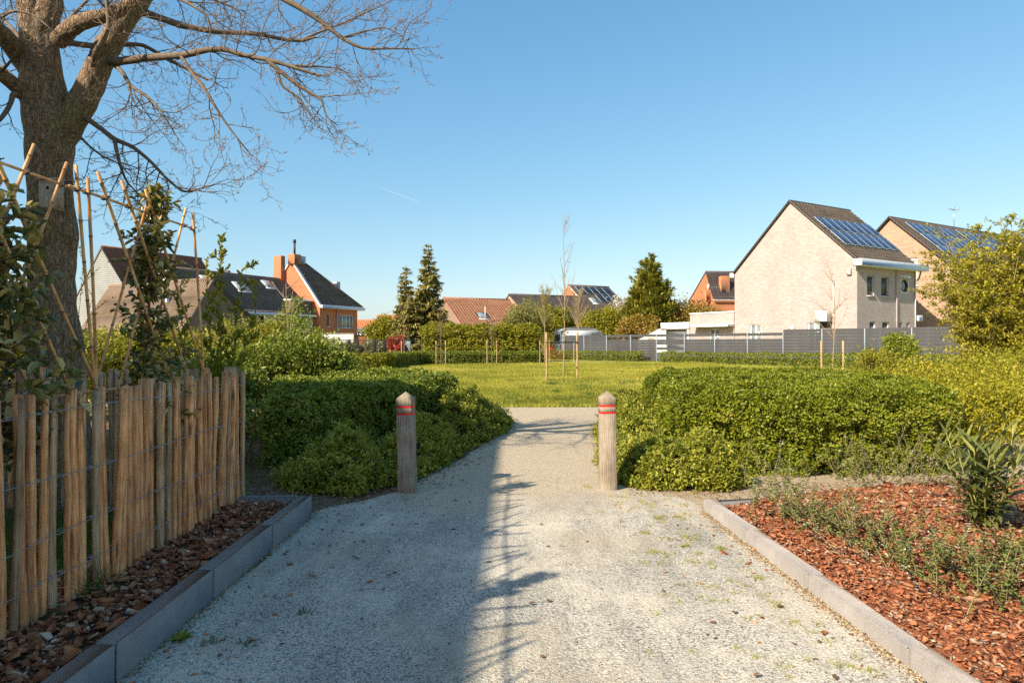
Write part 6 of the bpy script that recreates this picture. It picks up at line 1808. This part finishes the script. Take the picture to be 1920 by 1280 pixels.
px_tree('bare young tree between stakes before the cream gable', 1563, 24.0, 4.0, 36, (1540, 1582), nb=14, spread=1.0, r=.026, sh=1.62, bands=False, tr='pale_stem')
bare_sapling('leafless sapling rising from the leafy shrub before the orange house', -5.0, 15.2, 2.9, 37, nb=12, spread=1.0, r=.022, up=.6, start=.35, tr='pale_stem')
bush('evergreen_sapling', 'small evergreen sapling in front of the white house', (-5.35, 16.8), (.42, .4, 2.75), 900, .11, M['lf_hedge_l'], blobs=14, stems=3, core=False, aspect=.3, zlift=.35, br=.5)

# ================================================================== FAR HEDGES AND TREES
hedge('far_hedge', 'low clipped hedge in sun along the far left meadow edge', [(-11.5, 35.2), (-7.0, 37.6), (-6.6, 38.8), (-11.5, 36.6)], .82, 13000, .085, M['lf_yellow'], rough=.05)
hedge('far_hedge', 'low clipped hedge along the back of the meadow before the laurel', [(-6.9, 38.2), (-5.6, 43.4), (2.35, 45.6), (2.3, 46.8), (-6.3, 44.6), (-7.5, 38.8)], .80, 26000, .085, M['lf_green'], rough=.05)
hedge('laurel_hedge', 'tall yellow-green laurel hedge before the barn', [(-6.3, 48.0), (1.7, 49.0), (1.9, 51.0), (-6.1, 50.2)], 2.45, 20000, .16, M['lf_yellow'], rough=.22, hv=.12, fuzz=.06)
def fence_line(n, off):
    P0 = np.array((.1055 * 56.8, 56.8)); st = np.array((1.605, -1.918)); nn = np.array((-.767, -.642))
    return P0 + st * n + nn * off
def hedge_along(label, n0, n1, h, n, mat):
    a, b = fence_line(n0, 1.5), fence_line(n1, 1.5); c, d = fence_line(n1, .5), fence_line(n0, .5)
    hedge('far_hedge', label, [tuple(a), tuple(b), tuple(c), tuple(d)], h, n, .085, mat, rough=.09)
hedge_along('low hedge at the fence foot before the camper van', -.6, 2.75, .62, 9000, M['lf_green'])
hedge_along('low hedge at the fence foot before the cream house', 3.55, 13, .68, 24000, M['lf_green'])
a = fence_line(-.9, 1.6)
bush('dry_grass_clump', 'dry reddish grass clump beside the red car', (a[0], a[1] - 1.2), (1.6, .8, .75), 2500, .16, M['lf_brown'], blobs=12, stems=0, aspect=.2, core=False)
conifer('spruce_tree', 'taller dark spruce standing beside the barn', (-6.75, 55.0), 9.4, 2.15, 24000, .32, M['lf_conifer'], levels=34)
conifer('spruce_tree', 'shorter slim spruce beside the round laurel', (-8.85, 57.0), 7.9, 1.6, 18000, .30, M['lf_conifer'], levels=30)
conifer('spruce_tree', 'low spreading spruce at the foot of the two tall ones', (-7.9, 53.5), 5.0, 2.0, 17000, .30, M['lf_conifer'], levels=22)
conifer('cypress_tree', 'broad cypress tree behind the grey fence', (14.1, 70.0), 10.4, 3.6, 36000, .42, M['lf_cypress'], levels=34, droop=-.25, upturn=.35, power=.75)
bush('round_laurel', 'round dark laurel beside the red garden wall', (-10.9, 58.5), (1.9, 1.6, 4.1), 11000, .17, M['lf_yellow'], blobs=40, cat='shrub')
bush('round_pine', 'round greyish pine before the slate roof', (1.35, 60.0), (2.25, 2.0, 5.6), 20000, .17, M['lf_pine'], blobs=60, cat='tree', aspect=.3, zlift=.12)
bush('red_bush', 'bright red leaved bush behind the black metal fence', (-8.0, 47.5), (.75, .6, 2.0), 7000, .15, M['lf_red'], blobs=20)
bush('grey_green_bush', 'grey-green hedge bush behind the black fence beside the red bush', (-9.7, 48.0), (1.1, .8, 1.7), 5000, .11, M['lf_greygreen'], blobs=20)
bush('grey_green_bush', 'faded brown-green bush behind the black fence', (-11.5, 48.0), (1.2, .8, 1.5), 5000, .11, M['lf_greygreen'], blobs=20)
bush('yellow_bush', 'yellow-green bush behind the pollarded trees', (4.3, 68.0), (3.0, 2.0, 5.2), 16000, .20, M['lf_yellow'], blobs=44)
bush('yellow_bush', 'broad olive bush between pollard and cypress', (9.0, 67.0), (3.0, 2.0, 4.9), 15000, .20, M['lf_yellow'], blobs=44)
bush('rusty_bush', 'rust-brown bush below the cypress', (12.0, 64.5), (2.6, 1.7, 4.1), 12000, .20, M['lf_brown'], blobs=36)
bush('rusty_bush', 'rust and olive bush between cypress and flat roofed extension', (18.6, 70.0), (4.4, 2.4, 6.0), 15000, .22, M['lf_brown'], blobs=44, loose=.5)
bush('blossom_tree', 'white blossoming tree beside the cypress', (11.9, 74.0), (1.7, 1.5, 7.2), 3600, .17, M['lf_white'], blobs=26, core=False, loose=.7, cat='tree', zlift=.3)
bush('yellow_bush', 'olive bush in the gap behind the silver car', (-.6, 76), (3.2, 2, 4.0), 9000, .22, M['lf_yellow'], blobs=30)
bush('dark_bush', 'dark evergreen bush behind the big shrub at the fence', (16.2, 28.6), (.9, .8, 2.2), 5000, .10, M['lf_hedge_l'], blobs=18)
# right-hand shrubs
def big_right_shrub():
    global rng
    keep = rng; rng = np.random.default_rng(91)
    c = np.array((13.3, 18.2)); e = tag(empty('spreading_shrub', (c[0], c[1], 0)), 'large airy yellow-green shrub with arching twigs before the pink house', 'shrub')
    nb = 80; a = rng.uniform(0, 6.28, nb); out = rng.uniform(.05, .62, nb)
    d = nrm(np.stack([np.cos(a) * out, np.sin(a) * out * .8, np.full(nb, 1.0)], 1)); ln = rng.uniform(2.6, 4.7, nb) * (1 - .06 * out)
    base = np.c_[rng.normal(0, .3, (nb, 2)), np.zeros(nb)]
    P = shoots(base, d, ln, 9, .15)
    V, F = tubes(P, np.repeat(np.linspace(.016, .004, 9)[None], nb, 0), 6); mb = MB(); mb.add(V, F); mb.build('stems', M['pale_stem'], e)['kind'] = 'stuff'
    ns = 6600; i = rng.integers(0, nb, ns); t = rng.uniform(.10, 1, ns) * 8; i0 = np.minimum(t.astype(int), 7); f = (t - i0)[:, None]
    b = P[i, i0] * (1 - f) + P[i, i0 + 1] * f
    az = rng.uniform(0, 6.28, ns); d2 = nrm(np.stack([np.cos(az), np.sin(az), rng.uniform(-.1, .55, ns)], 1) + d[i] * .3)
    l2 = rng.uniform(.35, 1.0, ns) * (1.15 - t / 8 * .5)
    Q = shoots(b, d2, l2, 6, .15, up=-.18)
    V, F = tubes(Q, np.repeat(np.linspace(.005, .002, 6)[None], ns, 0), 4); mb = MB(); mb.add(V, F); o_ = mb.build('twigs', M['pale_stem'], e); o_['kind'] = 'stuff'
    nl = 22; tt = rng.uniform(.1, 1, (ns, nl)) * 5; j0 = np.minimum(tt.astype(int), 4); ff = (tt - j0)[..., None]; ar = np.arange(ns)[:, None]
    C = (Q[ar, j0] * (1 - ff) + Q[ar, j0 + 1] * ff).reshape(-1, 3) + rng.normal(0, .02, (ns * nl, 3))
    D = np.repeat(d2, nl, 0) * .4 + unit(len(C)) * .8 + np.array((0, 0, .1))
    tone = np.clip(np.repeat(rng.normal(.5, .18, ns), nl) + rng.normal(0, .15, len(C)), 0, 1)
    f = foliage('foliage', C, D, np.array((0, 0, 1.0)) + unit(len(C)) * .6, rng.uniform(.05, .10, len(C)), rng.uniform(.03, .058, len(C)), M['lf_airy'], e, rnd=tone); f['kind'] = 'stuff'
    rng = keep
big_right_shrub()
bush('leafy_shrub', 'small upright shrub poking up before the fence beyond the sunlit hedge', (8.1, 15.2), (.6, .5, 1.75), 4200, .045, M['lf_yellow'], blobs=22, loose=.7, core=False)
bush('leafy_shrub', 'low sprawling green shrub behind the sunlit hedge', (7.6, 16.5), (2.6, 1.0, .95), 9000, .045, M['lf_hedge_r'], blobs=34, stems=6)
bush('leafy_shrub', 'loose twiggy shrub at the end of the sunlit hedge', (7.4, 11.2), (1.4, 1.5, 1.15), 26000, .045, M['lf_airy'], blobs=50, loose=.55, stems=14, stem_mat='pale_stem', core=False)
bush('leafy_shrub', 'pale-leaved shrub at the picture edge behind the oleander', (6.05, 8.75), (.85, .85, 1.02), 17000, .042, M['lf_airy'], blobs=36, loose=.5, stems=12, stem_mat='pale_stem', core=False)
bush('leafy_shrub', 'green shrub between the twiggy shrub and the airy large one', (10.2, 14.0), (1.7, 1.3, 1.25), 18000, .06, M['lf_yellow'], blobs=36, loose=.5, stems=10, stem_mat='pale_stem')
bush('leafy_shrub', 'leafy shrub at the picture edge below the airy large one', (12.2, 15.2), (1.6, 1.3, 1.5), 18000, .06, M['lf_yellow'], blobs=36, loose=.5, stems=10, stem_mat='pale_stem')

# ================================================================== GRASS, WEEDS, DEBRIS
def blades(name, label, q, z, h, w, mat, lean=.45, parent=None):
    n = len(q); a = rng.uniform(0, 6.28, n)
    C = np.c_[q, z]; side = np.stack([np.cos(a), np.sin(a), 0 * a], 1) * (w / 2)[:, None]
    b = rng.uniform(0, 6.28, n); ln = rng.uniform(.05, lean, n)
    tip = C + np.stack([np.cos(b) * ln, np.sin(b) * ln, np.ones(n)], 1) * h[:, None]
    V = np.stack([C - side, C + side, tip], 1).reshape(-1, 3)
    o = put(name, make_mesh(name, V, np.arange(n * 3).reshape(-1, 3), mat, np.clip(.5 + .30 * vnoise(np.c_[q, 0 * a], .8, 3) + .25 * vnoise(np.c_[q, 0 * a], .33, 4) + rng.normal(0, .2, n), 0, 1)), parent)
    o['kind'] = 'stuff'; o['label'] = label
    return o
def meadow():
    n = 230000
    Y = 15.4 + (46 - 15.4) * rng.random(n) ** 1.15
    wide = rng.random(n) < .25
    u = np.where(wide, rng.uniform(-.62, .75, n), rng.uniform(-.15, .30, n))
    X = u * Y
    r = np.hypot((X - .9) / 1.3, Y - 34.5)
    m = (r < 18.3) | (Y > 34)
    X, Y = X[m], Y[m]; k = len(X)
    tuft = (vnoise(np.c_[X, Y, X * 0], 1.6, 7) + 1) / 2
    h = (.035 + .06 * rng.random(k) + .07 * tuft ** 4) * (1 + .012 * (Y - 16))
    blades('meadow_grass', 'short sunlit meadow grass', np.c_[X, Y], gz(Y), h, .006 + .0006 * Y * rng.uniform(.6, 1.3, k), M['grass_yellow'], lean=.9)
meadow()
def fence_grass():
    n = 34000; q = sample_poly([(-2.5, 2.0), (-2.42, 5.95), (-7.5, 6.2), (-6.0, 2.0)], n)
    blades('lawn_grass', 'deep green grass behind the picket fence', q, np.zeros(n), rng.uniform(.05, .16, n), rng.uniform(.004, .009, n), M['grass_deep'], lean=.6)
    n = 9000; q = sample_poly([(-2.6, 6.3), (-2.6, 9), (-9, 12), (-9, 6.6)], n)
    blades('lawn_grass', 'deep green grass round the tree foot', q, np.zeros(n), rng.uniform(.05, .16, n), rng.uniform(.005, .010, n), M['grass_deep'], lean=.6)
fence_grass()
def tuft(label, x, y, z, n, h, spread, mat, flat=.6, name='grass_tuft'):
    q = rng.normal(0, spread * .35, (n, 2)); e = blades(name, label, q, np.zeros(n), rng.uniform(.5, 1.1, n) * h, rng.uniform(.004, .008, n), mat, lean=flat)
    e.location = (x, y, z); e['category'] = 'grass'; e['kind'] = 'thing'
    return e
tuft('long green grass tuft at the picket fence foot', -2.28, 3.72, .13, 70, .26, .16, M['grass_deep'], 1.3)
tuft('small grass tuft on bark before the nearest pickets', -2.26, 3.35, .13, 24, .10, .10, M['grass_deep'], 1.6)
for (px, py, lab) in ((570, 1152, 'small green weed on the shaded gravel'), (465, 1210, 'flat green weed on the shaded gravel near the kerb'), (395, 1208, 'brownish weed beside the dandelion')):
    Y = 1920 / (py - 645); tuft(lab, (px - 960) / 1280 * Y, Y, .012, 40, .025, .07, M['grass_deep'], 2.2, 'weed')
def dandelion():
    Y = 1920 / (1203 - 645); e = tag(empty('dandelion', ((343 - 960) / 1280 * Y, Y, .012)), 'fresh green dandelion rosette beside the dark kerb', 'weed')
    n = 13; a = rng.uniform(0, 6.28, n); D = np.stack([np.cos(a), np.sin(a), rng.uniform(.2, .8, n)], 1)
    f = foliage('leaves', np.zeros((n, 3)), D, np.repeat([[0, 0, 1.0]], n, 0), rng.uniform(.05, .10, n), .024, M['lf_yellow'], e, big=True); f['kind'] = 'stuff'
dandelion()
def path_weeds():
    cs = []
    for _ in range(95):
        y = rng.uniform(3.0, 6.9); x = rng.normal(1.32, .28) + (6 - y) * .04
        if .55 < x < 1.80 + (6.1 - y) * .035 - .08: cs.append((x, y))
    for (px, py) in ((1175, 905), (1270, 972), (1240, 975), (1290, 1010), (1425, 1085), (1465, 1142), (1575, 1250), (1210, 1003), (1295, 1055), (1100, 915), (1230, 1040), (1350, 1030)):
        Y = 1920 / (py - 645); cs += [((px - 960) / 1280 * Y + rng.normal(0, .02), Y + rng.normal(0, .02)) for _ in range(3)]
    cs = np.array(cs); per = 20
    k = np.repeat(np.arange(len(cs)), per); q = cs[k] + rng.normal(0, .022, (len(k), 2))
    blades('path_weeds', 'scattered small grass weeds growing in the sunlit gravel', q, np.full(len(k), .012), rng.uniform(.006, .032, len(k)), rng.uniform(.003, .006, len(k)), M['grass_yellow'], lean=1.8)
path_weeds()
def debris():
    n = 9000
    Y = 2.6 + 5.0 * rng.random(n) ** 1.3; X = rng.uniform(-1.7, 1.75, n)
    s = rng.lognormal(math.log(.0055), .35, n)
    CV, quads, pent = chips(n); CV[..., 1] *= 1.5; CV[..., 2] *= 2.6
    V = np.einsum('nij,nkj->nki', rot_mats(n, .4), CV * s[:, None, None]) + np.c_[X, Y, np.full(n, .013)][:, None, :]
    b = np.arange(n)[:, None, None] * 10; r = rng.random(n)
    o = put('loose_stones', make_mesh('loose_stones', V.reshape(-1, 3), [(b + quads[None]).reshape(-1, 4), (b + pent[None]).reshape(-1, 5)], M['pebble'], np.concatenate([np.repeat(r, 5), r])))
    tag(o, 'loose grey stone grains on the path', kind='stuff')
    # coarser sandy crumbs along the kerb feet
    n = 2600
    Y = rng.uniform(2.7, 6.1, n); side = rng.random(n) < .78
    X = np.where(side, 1.72 + (6.14 - Y) * .037 - np.abs(rng.normal(0, .035, n)) - .006, -1.735 + np.abs(rng.normal(0, .02, n)))
    s = rng.lognormal(math.log(.010), .35, n)
    CV, quads, pent = chips(n); CV[..., 1] *= 1.5; CV[..., 2] *= 2.6
    V = np.einsum('nij,nkj->nki', rot_mats(n, .4), CV * s[:, None, None]) + np.c_[X, Y, np.full(n, .014)][:, None, :]
    b = np.arange(n)[:, None, None] * 10; r = rng.random(n)
    o = put('sandy_crumbs', make_mesh('sandy_crumbs', V.reshape(-1, 3), [(b + quads[None]).reshape(-1, 4), (b + pent[None]).reshape(-1, 5)], M['crumb'], np.concatenate([np.repeat(r, 5), r])))
    tag(o, 'sandy crumbs gathered along the kerb feet', kind='stuff')
    n = 150
    Y = 2.9 + 3.6 * rng.random(n); sd = rng.random(n)
    X = np.where(sd < .5, -1.68 + np.abs(rng.normal(0, .35, n)), 1.70 + (6.1 - Y) * .035 - np.abs(rng.normal(0, .35, n)))
    s = rng.lognormal(math.log(.026), .4, n)
    CV, quads, pent = chips(n); CV[..., 1] *= .8
    V = np.einsum('nij,nkj->nki', rot_mats(n, .25), CV * s[:, None, None]) + np.c_[X, Y, np.full(n, .016)][:, None, :]
    b = np.arange(n)[:, None, None] * 10; r = rng.random(n)
    o = put('scattered_bark', make_mesh('scattered_bark', V.reshape(-1, 3), [(b + quads[None]).reshape(-1, 4), (b + pent[None]).reshape(-1, 5)], M['chip_brown'], np.concatenate([np.repeat(r, 5), r])))
    tag(o, 'stray bark bits lying on the gravel near the kerbs', kind='stuff')
M['pebble'] = chip_mat('path_pebble', [(0, (0.10, 0.10, 0.10)), (0.3, (0.24, 0.235, 0.225)), (0.7, (0.42, 0.405, 0.37)), (1, (0.62, 0.59, 0.53))])
M['crumb'] = chip_mat('sandy_crumb', [(0, (0.22, 0.15, 0.09)), (0.5, (0.42, 0.31, 0.19)), (1, (0.58, 0.46, 0.31))])
debris()
def path_leaves():
    n = 170
    Y = 2.8 + 9 * rng.random(n) ** 1.4; sd = rng.random(n)
    X = np.where(sd < .45, -1.66 + np.abs(rng.normal(0, .5, n)), np.where(sd < .8, 1.66 - np.abs(rng.normal(0, .4, n)), rng.uniform(-1, 1.2, n)))
    X = np.where(Y > 6.5, np.interp(Y, [6.5, 7.5, 12], [-1.2, -.85, -.05]) + np.abs(rng.normal(0, .2, n)), X)
    a = rng.uniform(0, 6.28, n); D = np.stack([np.cos(a), np.sin(a), rng.normal(.15, .2, n)], 1)
    o = foliage('dry_leaves', np.c_[X, Y, np.full(n, .018)], D, np.array((0, 0, 1.0)) + unit(n) * .4, rng.uniform(.02, .055, n), rng.uniform(.012, .03, n), M['lf_dead'], big=True)
    tag(o, 'dry brown leaves strewn on the gravel path', kind='stuff')
path_leaves()

def meadow_tufts():
    n = 70; Y = 15.6 + 12 * rng.random(n) ** 1.6; X = Y * rng.uniform(-.13, .26, n)
    m = np.hypot((X - .9) / 1.3, Y - 34.5) < 18.2; X, Y = X[m], Y[m]
    per = 170; k = np.repeat(np.arange(len(X)), per); sp = rng.uniform(.05, .22, len(X))[k]
    q = np.c_[X[k], Y[k]] + rng.normal(0, 1, (len(k), 2)) * np.c_[sp * 1.6, sp]
    blades('meadow_tufts', 'darker longer grass tufts in the meadow', q, gz(q[:, 1]), rng.uniform(.06, .17, len(k)), rng.uniform(.008, .016, len(k)), M['grass_deep'], lean=.7)
meadow_tufts()

def contrail():
    m, nt, b = new_mat('contrail')
    b.inputs['Base Color'].default_value = (.8, .8, .8, 1); b.inputs['Roughness'].default_value = 1.0
    tc = N_(nt, 'ShaderNodeTexCoord')
    f = noise(nt, tc.outputs['Object'], .03, 3)
    fac = N_(nt, 'ShaderNodeMapRange', {'Value': f, 'From Min': .3, 'From Max': .7, 'To Min': .02, 'To Max': .09})
    t = N_(nt, 'ShaderNodeBsdfTransparent')
    ms = N_(nt, 'ShaderNodeMixShader', {0: fac.outputs[0], 1: t.outputs[0], 2: b.outputs[0]})
    nt.links.new(ms.outputs[0], nt.nodes['Material Output'].inputs[0])
    a, c = at(690, 343, 1500), at(786, 379, 1460)
    k = 24; tq = np.linspace(0, 1, k)[:, None]
    mb = MB(); mb.tube(a + (c - a) * tq, np.interp(tq[:, 0], [0, .7, 1], [.3, .9, .4]), 8)
    tag(mb.build('contrail', m), 'faint white vapour trail in the clear sky', kind='stuff')
contrail()
